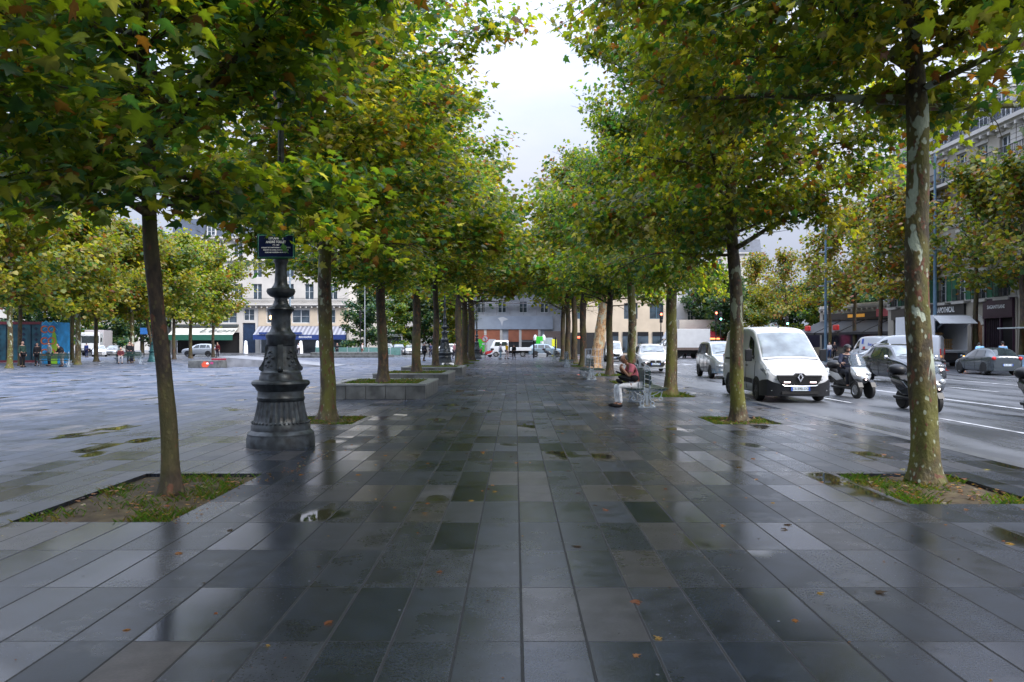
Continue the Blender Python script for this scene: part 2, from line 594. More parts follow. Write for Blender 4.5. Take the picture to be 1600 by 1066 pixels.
M = {}
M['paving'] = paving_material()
M['asphalt'] = asphalt_material()
M['bark'] = bark_material("plane_bark", (0.032, 0.022, 0.013), (0.085, 0.062, 0.03), (0.33, 0.36, 0.25), 0.22, 1.0)
M['bark_dark'] = bark_material("dark_bark", (0.022, 0.015, 0.010), (0.055, 0.037, 0.022), (0.20, 0.19, 0.06), 0.12, 0.35)
M['bark_pale'] = bark_material("pale_plane_bark", (0.035, 0.024, 0.014), (0.095, 0.07, 0.025), (0.44, 0.50, 0.40), 0.30, 0.85)
M['bark_bare'] = bark_material("peeled_bark", (0.30, 0.17, 0.08), (0.46, 0.29, 0.15), (0.42, 0.40, 0.30), 0.35, 0.1)
M['leaf'] = leaf_material("plane_leaf")
M['leaf_far'] = leaf_material("far_plane_leaf", (1.15, 1.1, 0.9), 0.45, 0.05)
M['leaf_dark'] = leaf_material("dark_leaf", (0.42, 0.62, 0.75), 0.25, 0.02)
M['leaf_autumn'] = leaf_material("autumn_leaf", (1.2, 1.0, 0.9), 0.4, 0.04)
M['iron'] = pm('cast_iron', (0.012, 0.013, 0.015), 0.38, 0.3, 0, 9, 0.35, col2=(0.052, 0.064, 0.074), detail=9)
M['iron_green'] = pm('green_cast_iron', (0.02, 0.09, 0.10), 0.45, 0.2, 0.3, 10, 0.1)
M['grey_iron'] = pm('grey_painted_iron', (0.27, 0.32, 0.38), 0.4, 0.1, 0.15, 12)
M['slat'] = pm('dark_green_slat', (0.018, 0.045, 0.038), 0.3, 0, 0.25, 9)
M['stone'] = pm('wet_granite', (0.10, 0.105, 0.105), 0.35, 0, 0.45, 3.0, 0.2, detail=8)
M['stone_top'] = pm('granite_coping', (0.20, 0.215, 0.22), 0.3, 0, 0.2, 5.0, 0.1, detail=8)
M['soil'] = pm('damp_soil', (0.035, 0.022, 0.012), 0.9, 0, 0.3, 7, 0.9, col2=(0.085, 0.065, 0.028), detail=9, coord='Object')
M['tyre'] = pm('tyre_rubber', (0.012, 0.012, 0.013), 0.7)
M['rim'] = pm('alloy_rim', (0.45, 0.46, 0.48), 0.3, 0.8)
M['hubcap'] = pm('dark_hubcap', (0.05, 0.05, 0.055), 0.4, 0.2)
M['black_plastic'] = pm('black_plastic', (0.009, 0.010, 0.013), 0.42, 0, 0.3, 20, spec=0.35)
M['dark'] = pm('dark_recess', (0.008, 0.008, 0.009), 0.6)
M['glass'] = pm('vehicle_glass', (0.018, 0.026, 0.028), 0.03, 0, 0.3, 3, spec=0.9)
M['pale_glass'] = pm('pale_windscreen', (0.16, 0.19, 0.21), 0.04, 0, 0.5, 2.2, spec=1.0)
M['win_glass'] = pm('window_glass', (0.05, 0.07, 0.09), 0.08, 0, 0.5, 0.7, spec=0.8)
M['white_paint'] = pm('white_paint', (0.56, 0.575, 0.60), 0.22, 0, 0.02, 2, coat=0.6)
M['white_dull'] = pm('white_panel', (0.52, 0.535, 0.555), 0.4, 0, 0.05, 2)
M['silver_paint'] = pm('silver_paint', (0.42, 0.44, 0.46), 0.28, 0.6, 0.04, 3, coat=0.6)
M['dark_paint'] = pm('charcoal_paint', (0.025, 0.032, 0.042), 0.25, 0.3, 0.1, 3, coat=0.8)
M['grey_paint'] = pm('slate_grey_paint', (0.06, 0.075, 0.088), 0.25, 0.4, 0.08, 3, coat=0.8)
M['blue_grey_paint'] = pm('blue_grey_paint', (0.22, 0.29, 0.36), 0.25, 0.4, 0.06, 3, coat=0.6)
M['red_paint'] = pm('red_paint', (0.45, 0.03, 0.03), 0.3, 0, 0.1, 3, coat=0.5)
M['chrome'] = pm('chrome', (0.7, 0.7, 0.72), 0.12, 1.0, 0.03)
M['lamp_glass'] = pm('headlamp_glass', (0.10, 0.115, 0.13), 0.06, 0.2, 0.35, 22, spec=1.0, col2=(.62, .65, .68))
M['tail_red'] = pm('tail_lamp', (0.5, 0.015, 0.015), 0.15, 0, 0.2, 20)
M['head_on'] = pm('lit_headlamp', (1.0, 0.78, 0.66), 0.3, emit=1.6)
M['led'] = pm('lit_daylight_led', (1.0, 0.72, 0.72), 0.3, emit=1.5)
M['amber_on'] = pm('lit_amber_lamp', (1.0, 0.35, 0.06), 0.3, emit=2.5)
M['red_on'] = pm('lit_red_signal', (1.0, 0.13, 0.06), 0.3, emit=4)
M['green_on'] = pm('lit_green_signal', (0.25, 1.0, 0.75), 0.3, emit=3)
M['plate'] = pm('number_plate', (0.62, 0.70, 0.78), 0.4)
M['plate_blue'] = pm('plate_blue_band', (0.03, 0.09, 0.42), 0.4)
M['text_dark'] = pm('dark_lettering', (0.02, 0.025, 0.05), 0.5)
M['text_white'] = pm('white_lettering', (0.8, 0.82, 0.85), 0.5)
M['skin'] = pm('skin_brown', (0.33, 0.165, 0.10), 0.5, 0, 0.1, 10)
M['skin_pale'] = pm('skin_light', (0.48, 0.29, 0.22), 0.5, 0, 0.1, 10)
M['hair'] = pm('dark_hair', (0.012, 0.010, 0.009), 0.6, 0, 0.3, 30)
M['hair_grey'] = pm('grey_hair', (0.35, 0.34, 0.33), 0.6, 0, 0.3, 30)


def cloth(name, col):
    return pm('cloth_' + name, col, 0.85, 0, 0.22, 9, 0.2, spec=0.2)

# ------------------------------------------------------------------ the setting: ground, square, road
def structure(o):
    o['kind'] = 'structure'
    return o


def grid_sheet(name, x0, x1, y0, y1, holes, mat, z=0.0, depth=0.06, step=None):
    """flat sheet with rectangular holes whose rims go down by depth"""
    xs = sorted({x0, x1} | {v for h in holes for v in h[:2]})
    ys = sorted({y0, y1} | {v for h in holes for v in h[2:]})
    mb = MB()
    for i in range(len(xs) - 1):
        for j in range(len(ys) - 1):
            cx, cy = (xs[i] + xs[i + 1]) / 2, (ys[j] + ys[j + 1]) / 2
            if any(h[0] < cx < h[1] and h[2] < cy < h[3] for h in holes):
                continue
            mb.add([(xs[i], ys[j], z), (xs[i + 1], ys[j], z), (xs[i + 1], ys[j + 1], z), (xs[i], ys[j + 1], z)], [(0, 1, 2, 3)])
    for a, b, c, d in holes:
        e = z - depth
        mb.add([(a, c, z), (b, c, z), (b, d, z), (a, d, z), (a, c, e), (b, c, e), (b, d, e), (a, d, e)],
               [(0, 1, 5, 4), (1, 2, 6, 5), (2, 3, 7, 6), (3, 0, 4, 7)])
    me = mb.mesh(name, mat, fix=False)
    return structure(link(name, me))


ROWY = [1.0, 8.9, 16.6, 24.4, 32.2, 40.0, 47.8, 55.6, 63.4, 71.2, 79.0]
PITS = [(-4.68, -3.2, 7.1, 9.75), (-4.8, -3.35, 15.7, 17.5), (-4.7, -3.2, -0.4, 2.2),
        (4.06, 5.46, 7.9, 9.75), (4.1, 5.5, 15.7, 17.3), (4.1, 5.5, 0.2, 2.6),
        (4.1, 5.6, 23.6, 25.6), (4.1, 5.6, 31.2, 33.4), (4.1, 5.6, 39.0, 41.2), (4.1, 5.6, 46.8, 49), (4.1, 5.6, 54.4, 56.8),
        (4.1, 5.6, 62.4, 64.6), (4.1, 5.6, 70, 72.4),
        (-4.9, -3.4, 54.8, 57.2), (-4.9, -3.4, 62, 64.4), (-4.9, -3.4, 71.6, 74.2)]
ROAD_X0, ROAD_X1 = 6.95, 29.6
SQ_END = 92.0
structure(MB().add([(-900, -300, -0.2), (900, -300, -0.2), (900, 1500, -0.2), (-900, 1500, -0.2)], [(0, 1, 2, 3)]).build("ground", M['asphalt']))
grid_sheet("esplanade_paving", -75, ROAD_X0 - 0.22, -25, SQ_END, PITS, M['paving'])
structure(MB().bx(ROAD_X0 - 0.22, ROAD_X0, -25, SQ_END, -0.2, 0.004).build("kerb", pm('kerb_granite', (0.10, 0.105, 0.115), 0.3, 0, 0.2, 2.5)))
road = MB()
road.add([(ROAD_X0, -25, -0.03), (ROAD_X1, -25, -0.03), (ROAD_X1, 180, -0.03), (ROAD_X0, 180, -0.03)], [(0, 1, 2, 3)])
road.add([(-140, SQ_END, -0.03), (ROAD_X0, SQ_END, -0.03), (ROAD_X0, 118, -0.03), (-140, 118, -0.03)], [(0, 1, 2, 3)])
structure(road.build("road", M['asphalt']))
pv = MB()
pv.bx(ROAD_X1, 34, -25, 180, -0.2, 0.10)
pv.bx(-140, ROAD_X0 - 3, 118.0, 140, -0.2, 0.10)
structure(pv.build("pavement", pm('pavement_asphalt', (0.10, 0.105, 0.115), 0.3, 0, 0.2, 2)))
mk = MB()
paint = pm('road_paint', (0.42, 0.43, 0.45), 0.45, 0, 0.5, 3.0, detail=8)


def line(x, y0, y1, w=0.12):
    mk.add([(x - w / 2, y0, -0.022), (x + w / 2, y0, -0.022), (x + w / 2, y1, -0.022), (x - w / 2, y1, -0.022)], [(0, 1, 2, 3)])


for k in range(-2, 14):
    line(9.5, 14.2 + k * 7.5, 17.4 + k * 7.5, 0.10)
    line(16.7, 10.5 + k * 8, 13.6 + k * 8)
line(12.95, -10, 31, 0.15)
for k in range(5):
    line(12.95, 34 + k * 8, 37.5 + k * 8)
line(20.1, -10, 60, 0.15)
for k in range(8):                                   # pedestrian crossing at the far junction
    line(8.0 + k * 1.15, 60, 63.2, 0.5)
structure(mk.build("road_marking", paint))

# soil in the tree pits
for i, (a, b, c, d) in enumerate(PITS):
    n = 14
    mb = MB()
    rr = random.Random(i)
    vs, fs = [], []
    for j in range(n + 1):
        for k in range(n + 1):
            e = min(j, n - j, k, n - k) / (n / 2)
            vs.append((a + (b - a) * j / n, c + (d - c) * k / n, -0.045 + 0.045 * min(1, e * 1.4) * rr.uniform(0.4, 1.2)))
    for j in range(n):
        for k in range(n):
            q = j * (n + 1) + k
            fs.append((q, q + n + 1, q + n + 2, q + 1))
    mb.add(vs, fs)
    structure(mb.build("tree_pit_soil", M['soil'], smooth='all'))

# ------------------------------------------------------------------ leaf and blade scatter (numpy)
LEAF_OUT = np.array([(0, 0), (.17, -.07), (.47, .08), (.31, .21), (.53, .52), (.25, .48), (.17, .64), (0, 1.0),
                     (-.17, .64), (-.25, .48), (-.53, .52), (-.31, .21), (-.47, .08), (-.17, -.07)], float)
LEAF_NEAR = np.vstack([[(0, 0.33)], LEAF_OUT])
NEAR_F = np.array([(0, 1 + i, 1 + (i + 1) % 14) for i in range(14)])
LEAF_FAR = np.array([(0, 0), (.45, .08), (.48, .55), (0, 1.0), (-.48, .55), (-.45, .08)], float)
FAR_F = np.array([(0, 1, 2), (0, 2, 3), (0, 3, 4), (0, 4, 5)])
PAL = np.array([(.090, .126, .020), (.034, .088, .040), (.180, .172, .024), (.150, .068, .026), (.22, .21, .10), (.118, .156, .018)])


def leaf_mesh(name, pos, dirs, nrm, size, cols, near, mat, rng, fold=0.25):
    T, F = (LEAF_NEAR, NEAR_F) if near else (LEAF_FAR, FAR_F)
    n, k = len(pos), len(T)
    d = dirs / np.linalg.norm(dirs, axis=1, keepdims=True)
    side = np.cross(d, nrm)
    side /= np.linalg.norm(side, axis=1, keepdims=True) + 1e-9
    up = np.cross(side, d)
    f = rng.uniform(-0.1, 1.0, n) * fold * 2
    curl = rng.uniform(-0.5, 0.9, n) * 0.35
    tx, ty = T[:, 0], T[:, 1]
    w = rng.uniform(0.85, 1.15, n)
    h = -f[:, None] * np.abs(tx)[None] - curl[:, None] * (ty ** 2)[None]
    V = pos[:, None, :] + size[:, None, None] * (side[:, None, :] * (tx[None, :, None] * w[:, None, None]) + d[:, None, :] * ty[None, :, None] + up[:, None, :] * h[:, :, None])
    V = V.reshape(-1, 3)
    FF = (F[None] + (np.arange(n) * k)[:, None, None]).reshape(-1, 3)
    me = bpy.data.meshes.new(name)
    me.vertices.add(len(V))
    me.vertices.foreach_set("co", V.astype(np.float32).ravel())
    me.loops.add(FF.size)
    me.loops.foreach_set("vertex_index", FF.astype(np.int32).ravel())
    me.polygons.add(len(FF))
    me.polygons.foreach_set("loop_start", np.arange(0, FF.size, 3, dtype=np.int32))
    at = me.color_attributes.new("leaf", 'FLOAT_COLOR', 'POINT')
    C = np.ones((n, k, 4), np.float32)
    grad = np.ones(k)
    if near:
        grad[0] = 1.35; grad[1] = 1.3; grad[[4, 6, 7, 9, 10, 12]] = .82
    C[:, :, :3] = cols[:, None, :] * grad[None, :, None]
    at.data.foreach_set("color", C.ravel())
    me.materials.append(mat)
    me.update(calc_edges=True)
    return me


# grass and litter in pits and planters
PLANTERS = [(-5.6, -2.65, 22.7, 26.4), (-5.7, -2.68, 30.7, 34.3), (-5.8, -2.7, 39.0, 42.6)]


def grass_mesh():
    rng = np.random.default_rng(3)
    P, H = [], []
    for i, (a, b, c, d) in enumerate(PITS):
        far = c > 20
        n = 900 if far else 3600
        x, y = rng.uniform(a + .02, b - .02, n), rng.uniform(c + .02, d - .02, n)
        g = np.sin(x * 5.1 + i) * np.cos(y * 4.3 + 2 * i) + rng.normal(0, .45, n)
        edge = np.minimum.reduce([x - a, b - x, y - c, d - y])
        inner = np.abs(x - (-3.2 if x[0] < 0 else 4.06)) < 0.5
        g += inner * 0.7
        k = g > (0.42 if not far else -0.3)
        P.append(np.stack([x[k], y[k], np.full(k.sum(), -0.035)], 1))
        H.append(rng.uniform(.03, .09, k.sum()) * (1.0 if not far else 1.8))
    for i, (a, b, c, d) in enumerate(PLANTERS):
        n = 2600
        x, y = rng.uniform(a + .32, b - .32, n), rng.uniform(c + .32, d - .32, n)
        g = np.sin(x * 4 + i) * np.cos(y * 3 + i) + rng.normal(0, .4, n)
        k = g > -0.1
        P.append(np.stack([x[k], y[k], np.full(k.sum(), .40)], 1))
        H.append(rng.uniform(.05, .12, k.sum()))
    P, H = np.vstack(P), np.hstack(H)
    n = len(P)
    az = rng.uniform(0, 2 * math.pi, n)
    d = np.stack([np.cos(az) * .55, np.sin(az) * .55, np.ones(n)], 1)
    nr = np.stack([np.sin(az), -np.cos(az), np.zeros(n)], 1)
    base = np.array([(.034, .075, .012), (.052, .100, .014), (.10, .095, .028), (.09, .065, .028)])
    cols = base[rng.choice(4, n, p=[.36, .28, .20, .16])] * rng.uniform(.8, 1.2, (n, 1))
    T = LEAF_FAR.copy()
    w = 0.12
    global LEAF_FAR_SAVE
    pos = P
    # narrow blades: scale the side axis through thin leaf outlines
    tx, ty = np.array([-w, w, w * .6, 0, -w * .6]), np.array([0, 0, .6, 1, .6])
    side = np.cross(d, nr)
    side /= np.linalg.norm(side, axis=1, keepdims=True)
    dn = d / np.linalg.norm(d, axis=1, keepdims=True)
    V = pos[:, None] + H[:, None, None] * (side[:, None] * tx[None, :, None] + dn[:, None] * ty[None, :, None] + np.array([np.cos(az), np.sin(az), 0 * az]).T[:, None] * (.45 * ty ** 2)[None, :, None])
    F = np.array([(0, 1, 2), (0, 2, 4), (4, 2, 3)])
    FF = (F[None] + (np.arange(n) * 5)[:, None, None]).reshape(-1, 3)
    me = bpy.data.meshes.new("grass")
    V = V.reshape(-1, 3)
    me.vertices.add(len(V)); me.vertices.foreach_set("co", V.astype(np.float32).ravel())
    me.loops.add(FF.size); me.loops.foreach_set("vertex_index", FF.astype(np.int32).ravel())
    me.polygons.add(len(FF)); me.polygons.foreach_set("loop_start", np.arange(0, FF.size, 3, dtype=np.int32))
    at = me.color_attributes.new("leaf", 'FLOAT_COLOR', 'POINT')
    C = np.ones((n, 5, 4), np.float32); C[:, :, :3] = cols[:, None, :]
    at.data.foreach_set("color", C.ravel())
    me.materials.append(M['leaf']); me.update(calc_edges=True)
    return me


tag(link("grass", grass_mesh()), "short green grass growing in the tree pits and planters", "grass", kind="stuff")


def litter():
    rng = np.random.default_rng(11)
    pos, size = [], []
    n = 900
    y = rng.uniform(3.0, 34, n) ** 1.0
    x = rng.uniform(-6.3, 6.3, n)
    pos.append(np.stack([x, y, np.full(n, .004)], 1)); size.append(rng.uniform(.015, .085, n) * rng.choice([.35, 1], n, p=[.62, .38]))
    for (a, b, c, d) in PITS[:6]:
        n = 120
        x, y = rng.uniform(a + .05, b - .05, n), rng.uniform(c + .05, d - .05, n)
        pos.append(np.stack([x, y, np.full(n, .012)], 1)); size.append(rng.uniform(.02, .075, n))
    n = 200                                          # drift along the inner edge of the near left pit
    y = rng.uniform(7.0, 12, n)
    x = -3.12 + rng.normal(0, .10, n) + (y > 9.7) * .25
    pos.append(np.stack([x, y, np.full(n, .004)], 1)); size.append(rng.uniform(.012, .03, n))
    for (a, b, c, d) in PLANTERS:
        n = 120
        pos.append(np.stack([rng.uniform(a + .35, b - .35, n), rng.uniform(c + .35, d - .35, n), np.full(n, .425)], 1)); size.append(rng.uniform(.05, .12, n))
    P, Sz = np.vstack(pos), np.hstack(size)
    n = len(P)
    az = rng.uniform(0, 6.283, n)
    d = np.stack([np.cos(az), np.sin(az), np.zeros(n)], 1)
    nr = np.stack([rng.normal(0, .12, n), rng.normal(0, .12, n), np.ones(n)], 1)
    base = np.array([(.30, .13, .04), (.22, .08, .03), (.36, .22, .06), (.06, .035, .02), (.40, .36, .28)])
    cols = base[rng.choice(5, n, p=[.26, .22, .16, .28, .08])]
    P[:, 2] += Sz * .06
    return leaf_mesh("fallen_leaves", P, d, nr, Sz, cols, True, M['leaf'], rng, 0.12)


tag(link("fallen_leaves", litter()), "brown and yellow fallen leaves scattered over the wet slabs", "leaves", kind="stuff")

# ------------------------------------------------------------------ stone planters
NTH = ["nearest", "middle", "farthest"]
for i, (a, b, c, d) in enumerate(PLANTERS):
    t = thing("stone_planter", ["long low granite tree planter closest to the ornate lamp post with the street sign",
                                "low granite tree planter between two other planters",
                                "low granite tree planter in front of the lamp with the painted white tag"][i], "planter", ((a + b) / 2, (c + d) / 2, 0), 0, "granite planters along the alley")
    w, l = b - a, d - c
    mb = MB()
    T, H = 0.30, 0.40
    n = 5
    for s in (-1, 1):                                # facing blocks with open joints
        for k in range(n):
            x0 = -w / 2 + w * k / n
            mb.bx(x0 + .006, x0 + w / n - .006, s * l / 2 - (T if s > 0 else 0), s * l / 2 + (T if s < 0 else 0), 0, H)
        for k in range(n):
            y0 = -l / 2 + T + .004 + (l - 2 * T - .008) * k / n
            mb.bx(s * w / 2 - (T if s > 0 else 0), s * w / 2 + (T if s < 0 else 0), y0 + .006, y0 + (l - 2 * T) / n - .006, 0, H)
    mb.build("wall_block", M['stone'], t, bevel=0.008)
    cp = MB()
    e = 0.012
    cp.bx(-w / 2 - e, w / 2 + e, -l / 2 - e, -l / 2 + T, H + .002, H + .055)
    cp.bx(-w / 2 - e, w / 2 + e, l / 2 - T, l / 2 + e, H + .002, H + .055)
    cp.bx(-w / 2 - e, -w / 2 + T, -l / 2 + T + .004, l / 2 - T - .004, H + .002, H + .054)
    cp.bx(w / 2 - T, w / 2 + e, -l / 2 + T + .004, l / 2 - T - .004, H + .002, H + .054)
    cp.build("coping", M['stone_top'], t, bevel=0.006)
    MB().bx(-w / 2 + T, w / 2 - T, -l / 2 + T, l / 2 - T, 0.05, H + .015).build("soil", M['soil'], t)


# ------------------------------------------------------------------ trees
def skeleton(seed, H, crown_r, z0, n_limb=20, up=1.0, ay=1.0):
    rd = random.Random(seed)
    trunk = []
    wx, wy = rd.uniform(-1, 1), rd.uniform(-1, 1)
    for i in range(15):
        t = i / 14
        trunk.append(Vector((0.10 * math.sin(t * 5 + wx) * t + .03 * math.sin(t * 17 + wy), 0.10 * math.cos(t * 4 + wy) * t + .025 * math.sin(t * 13), H * 0.9 * t)))

    def at(z):
        f = min(13.999, max(0, z / (H * 0.9) * 14))
        i = int(f)
        return trunk[i].lerp(trunk[i + 1], f - i)

    def prof(z):
        t = (z - z0) / (H - z0)
        if t < 0.35:
            return crown_r * (0.78 + 0.22 * max(0, t) / 0.35)
        return crown_r * math.sqrt(max(0.02, 1 - ((t - .35) / .66) ** 2))
    limbs, subs = [], []
    az = rd.uniform(0, 6.28)
    for k in range(n_limb):
        u = k / (n_limb - 1)
        zb = z0 + 0.2 + (H * 0.84 - z0) * u ** 1.1
        az += 2.4 + rd.uniform(-.35, .35)
        el = R(4 + 54 * u + rd.uniform(-8, 12)) * up
        p = at(zb)
        L_ = prof(min(H - .3, zb + 0.6 + 1.0 * u)) * rd.uniform(0.5, 1.08) ** .7 * math.hypot(math.cos(az), math.sin(az) * ay)
        pts = [p.copy()]
        seg = 7
        a2, e2 = az, el
        for q in range(seg):
            a2 += rd.uniform(-.22, .22)
            e2 += rd.uniform(-.08, .14) * (1 if q < 3 else -1.5)
            p = p + Vector((math.cos(a2) * math.cos(e2), math.sin(a2) * math.cos(e2), math.sin(e2))) * L_ / seg
            pts.append(p.copy())
        limbs.append((pts, (0.062 if k % 2 else .04) * (1 - .55 * u) * rd.uniform(.8, 1.2)))
        for q in range(1, seg + 1):
            for s in range(rd.choice((1, 2, 2))):
                b = pts[q]
                d0 = (pts[q] - pts[q - 1]).normalized()
                an = rd.uniform(-1.25, 1.25)
                d = Matrix.Rotation(an, 3, 'Z') @ d0
                d.z += rd.uniform(-.45, .5)
                d.normalize()
                ll = L_ * rd.uniform(.16, .36)
                sp_ = [b.copy()]
                for w in range(4):
                    d = (d + Vector((rd.uniform(-.25, .25), rd.uniform(-.25, .25), rd.uniform(-.28, .12)))).normalized()
                    sp_.append(sp_[-1] + d * ll / 4)
                subs.append((sp_, rd.random(), rd.random()))
    return trunk, limbs, subs


def trunk_mesh(name, sk, r0, r1, H, mat, sides=16, twigs=True, burl=1.0):
    trunk, limbs, subs = sk
    mb = MB()
    rd = random.Random(5)
    tp, tr = [], []
    fine = 46
    for i in range(fine):
        f = (i / (fine - 1)) ** 1.35 * 13.999
        q = int(f)
        p = trunk[q].lerp(trunk[min(14, q + 1)], f - q)
        z = p.z
        r = r0 + (r1 - r0) * min(1, z / 4.5) if z < 4.5 else r1 * max(.10, 1 - (z - 4.5) / (H * .92 - 4.5))
        r *= 1 + 0.55 * math.exp(-z / 0.10) + 0.16 * math.exp(-z / .5)
        tp.append(p); tr.append(r)
    tp[0].z = -0.06
    n0 = len(mb.v)
    mb.tube(tp, tr, sides)
    for i in range(n0, len(mb.v)):                   # uneven bark
        x, y, z = mb.v[i]
        ang = math.atan2(y, x)
        k = 1 + burl * (.045 * math.sin(3 * ang + z * 1.3) + .035 * math.sin(5 * ang - z * 3.1) + .03 * math.sin(2 * ang + z * 7.7)) + (0.16 * math.exp(-max(z, 0) / .18) * math.sin(5 * ang + 1))
        c = tp[min(fine - 1, (i - n0) // sides)]
        mb.v[i] = (c.x + (x - c.x) * k, c.y + (y - c.y) * k, z)
    for pts, r in limbs:
        n = len(pts)
        mb.tube(pts, [max(.008, r * (1 - .85 * i / (n - 1))) for i in range(n)], 6, cap=False)
    if twigs:
        for sp_, a, b in subs:
            mb.tube(sp_, [.011, .009, .007, .005, .003], 3, cap=False)
    return mb.mesh(name, mat, smooth='all')


def crown_mesh(name, seed, sk, n, size, near, mat, spread=.24, pal_p=(.42, .17, .11, .05, .06, .19), zmin=None):
    rng = np.random.default_rng(seed)
    subs = sk[2]
    A = np.array([[list(p) for p in s[0]] for s in subs])          # m,5,3
    clump = np.array([s[1] for s in subs]); hue = np.array([s[2] for s in subs])
    m = len(subs)
    i = rng.integers(0, m, n)
    f = rng.uniform(0.3, 4, n)
    j = np.minimum(3, f.astype(int))
    fr = (f - j)[:, None]
    pos = A[i, j] * (1 - fr) + A[i, j + 1] * fr
    pos = pos + rng.normal(0, spread, (n, 3)) * np.array([1, 1, .75])
    az = rng.uniform(0, 2 * math.pi, n)
    out = pos.copy(); out[:, 2] = 0
    out /= np.linalg.norm(out, axis=1, keepdims=True) + .3
    d = np.stack([np.cos(az), np.sin(az), rng.normal(-.55, .45, n)], 1) * .9 + out * .5
    nr = np.stack([rng.normal(0, .55, n), rng.normal(0, .55, n), np.ones(n)], 1) + out * .35
    sz = size * rng.uniform(.6, 1.25, n)
    p = np.array(pal_p)
    pick = rng.choice(len(PAL), n, p=p / p.sum())
    cl = clump[i]
    pick = np.where((cl > .8) & (rng.random(n) < .4), 2, pick)
    pick = np.where((cl < .22) & (rng.random(n) < .45), 1, pick)
    cols = PAL[pick] * (0.75 + .5 * hue[i])[:, None] * rng.uniform(.8, 1.2, (n, 1))
    if zmin is not None:
        r_ = np.hypot(pos[:, 0], pos[:, 1])
        k = pos[:, 2] > zmin(r_, pos[:, 1]) + rng.normal(0, .28, len(pos)) * .8 + .45 * np.sin(pos[:, 0] * 1.7 + seed) * np.cos(pos[:, 1] * 1.4)
        pos, d, nr, sz, cols = pos[k], d[k], nr[k], sz[k], cols[k]
    return leaf_mesh(name, pos, d, nr, sz, cols, near, mat, rng)


H0 = 11.0
SK = {'low': skeleton(3, H0, 3.7, 2.9, 44, ay=1.35), 'mid': skeleton(12, H0, 3.9, 3.4, 42, ay=1.3), 'high': skeleton(21, H0, 3.7, 4.3, 40, ay=1.3)}
ZMIN = {'low': lambda r, y: 2.95 + .11 * y, 'mid': lambda r, y: 4.0 - .22 * np.maximum(0, r - 1.5), 'high': lambda r, y: 4.75 - .36 * np.maximum(0, r - 1.1)}
CR = {k: crown_mesh("plane_crown", i + 40, SK[k], 47000, .138, True, M['leaf'], zmin=ZMIN[k]) for i, k in enumerate(SK)}
CRF = {k: crown_mesh("plane_crown", i + 60, SK[k], 17000, .21, False, M['leaf_far'], .28, (.38, .12, .20, .04, .05, .21), lambda r, y: 4.5 - .1 * r) for i, k in enumerate(SK)}


def tree(label, x, y, z=0, kind='mid', r0=.18, r1=.14, bark='bark', rz=0.0, lean=(0, 0), far=False, crown=None, sc=(1, 1, 1), name="plane_tree", group="plane trees along the alley", cx=None):
    t = thing(name, label, "tree", (x, y, z), 0, group)
    rz = math.copysign(1, math.sin(rz * 7.7)) * math.pi / 2 + math.pi / 2 + .35 * math.sin(rz * 5.3)
    t.rotation_euler = (lean[1], lean[0], rz)
    t.scale = sc
    key = (kind, r0, r1, bark, far)
    me = tree.cache.get(key)
    if me is None:
        me = trunk_mesh("trunk", SK[kind], r0, r1, H0, M[bark], 12 if far else 18)
        tree.cache[key] = me
    link("trunk", me, t)
    cr = link("crown", crown or (CRF if far else CR)[kind], t)
    cx = cx or (1.12 if x < 0 else .88)
    cr.scale = (cx, 1.06, 1.0)
    return t


tree.cache = {}
tree("slender dark trunked plane tree beside the near left soil pit, leaning left", -3.82, 8.5, -.03, 'low', .090, .072, 'bark_dark', 0.6, (R(-4.2), 0))
tree("mossy plane tree just behind the ornate lamp post with the street sign", -4.10, 16.7, -.03, 'mid', .165, .13, 'bark', 2.1, (R(-1), 0))
tree("plane tree growing in the granite planter closest to the lamp with the sign", -4.2, 24.4, .36, 'low', .17, .12, 'bark_dark', 4.0, (R(-1.5), 0))
tree("plane tree growing in the granite planter that stands between two others", -4.15, 32.4, .36, 'mid', .19, .14, 'bark_dark', 5.2)
tree("plane tree growing in the farthest granite planter", -4.2, 40.8, .36, 'high', .18, .14, 'bark_dark', 1.0, far=True)
tree("plane tree just beyond the lamp with the painted white tag", -4.15, 56, 0, 'mid', .19, .15, 'bark_dark', 3.0, far=True, sc=(1.36, 1.05, 1.38))
tree("plane tree between the second and third ornate lamps, the one farther back", -4.15, 63.2, 0, 'low', .2, .16, 'bark_dark', 2.0, far=True, sc=(1.36, 1.05, 1.38))
tree("plane tree standing right beside the farthest ornate lamp of the alley", -4.15, 73, 0, 'high', .24, .2, 'bark_dark', 0.3, far=True, sc=(1.36, 1.05, 1.38))
tree("plane tree overhead at the upper left edge, its trunk out of sight", -4.0, 0.6, -.03, 'high', .17, .14, 'bark_dark', 1.9)
tree("thick plane tree with mint patches of bare bark in the near right soil pit", 4.92, 9.2, -.03, 'high', .150, .118, 'bark_pale', 0.6, (R(-2.4), 0))
tree("mottled plane tree in front of the white delivery van", 4.82, 16.5, -.03, 'mid', .15, .12, 'bark', 4.4, (R(1.5), 0))
tree("plane tree beside the bench the seated man uses", 4.95, 24.6, -.03, 'low', .19, .15, 'bark', 5.6, (R(1.2), 0), sc=(1, 1, 1.1))
tree("plane tree directly behind the head of the seated man", 4.9, 32.2, -.03, 'high', .19, .155, 'bark', 3.3)
tree("plane tree right of the leaning stripped trunk", 4.9, 40, 0, 'mid', .19, .15, 'bark_dark', 0.8, far=True)
tree("plane tree left of the leaning stripped trunk, closest to it", 4.9, 55.6, 0, 'mid', .19, .15, 'bark_dark', 2.9, far=True, sc=(1.36, 1.05, 1.38))
tree("plane tree by the second bench from the seated man", 4.9, 63.4, 0, 'high', .19, .15, 'bark_dark', 4.9, far=True, sc=(1.36, 1.05, 1.38))
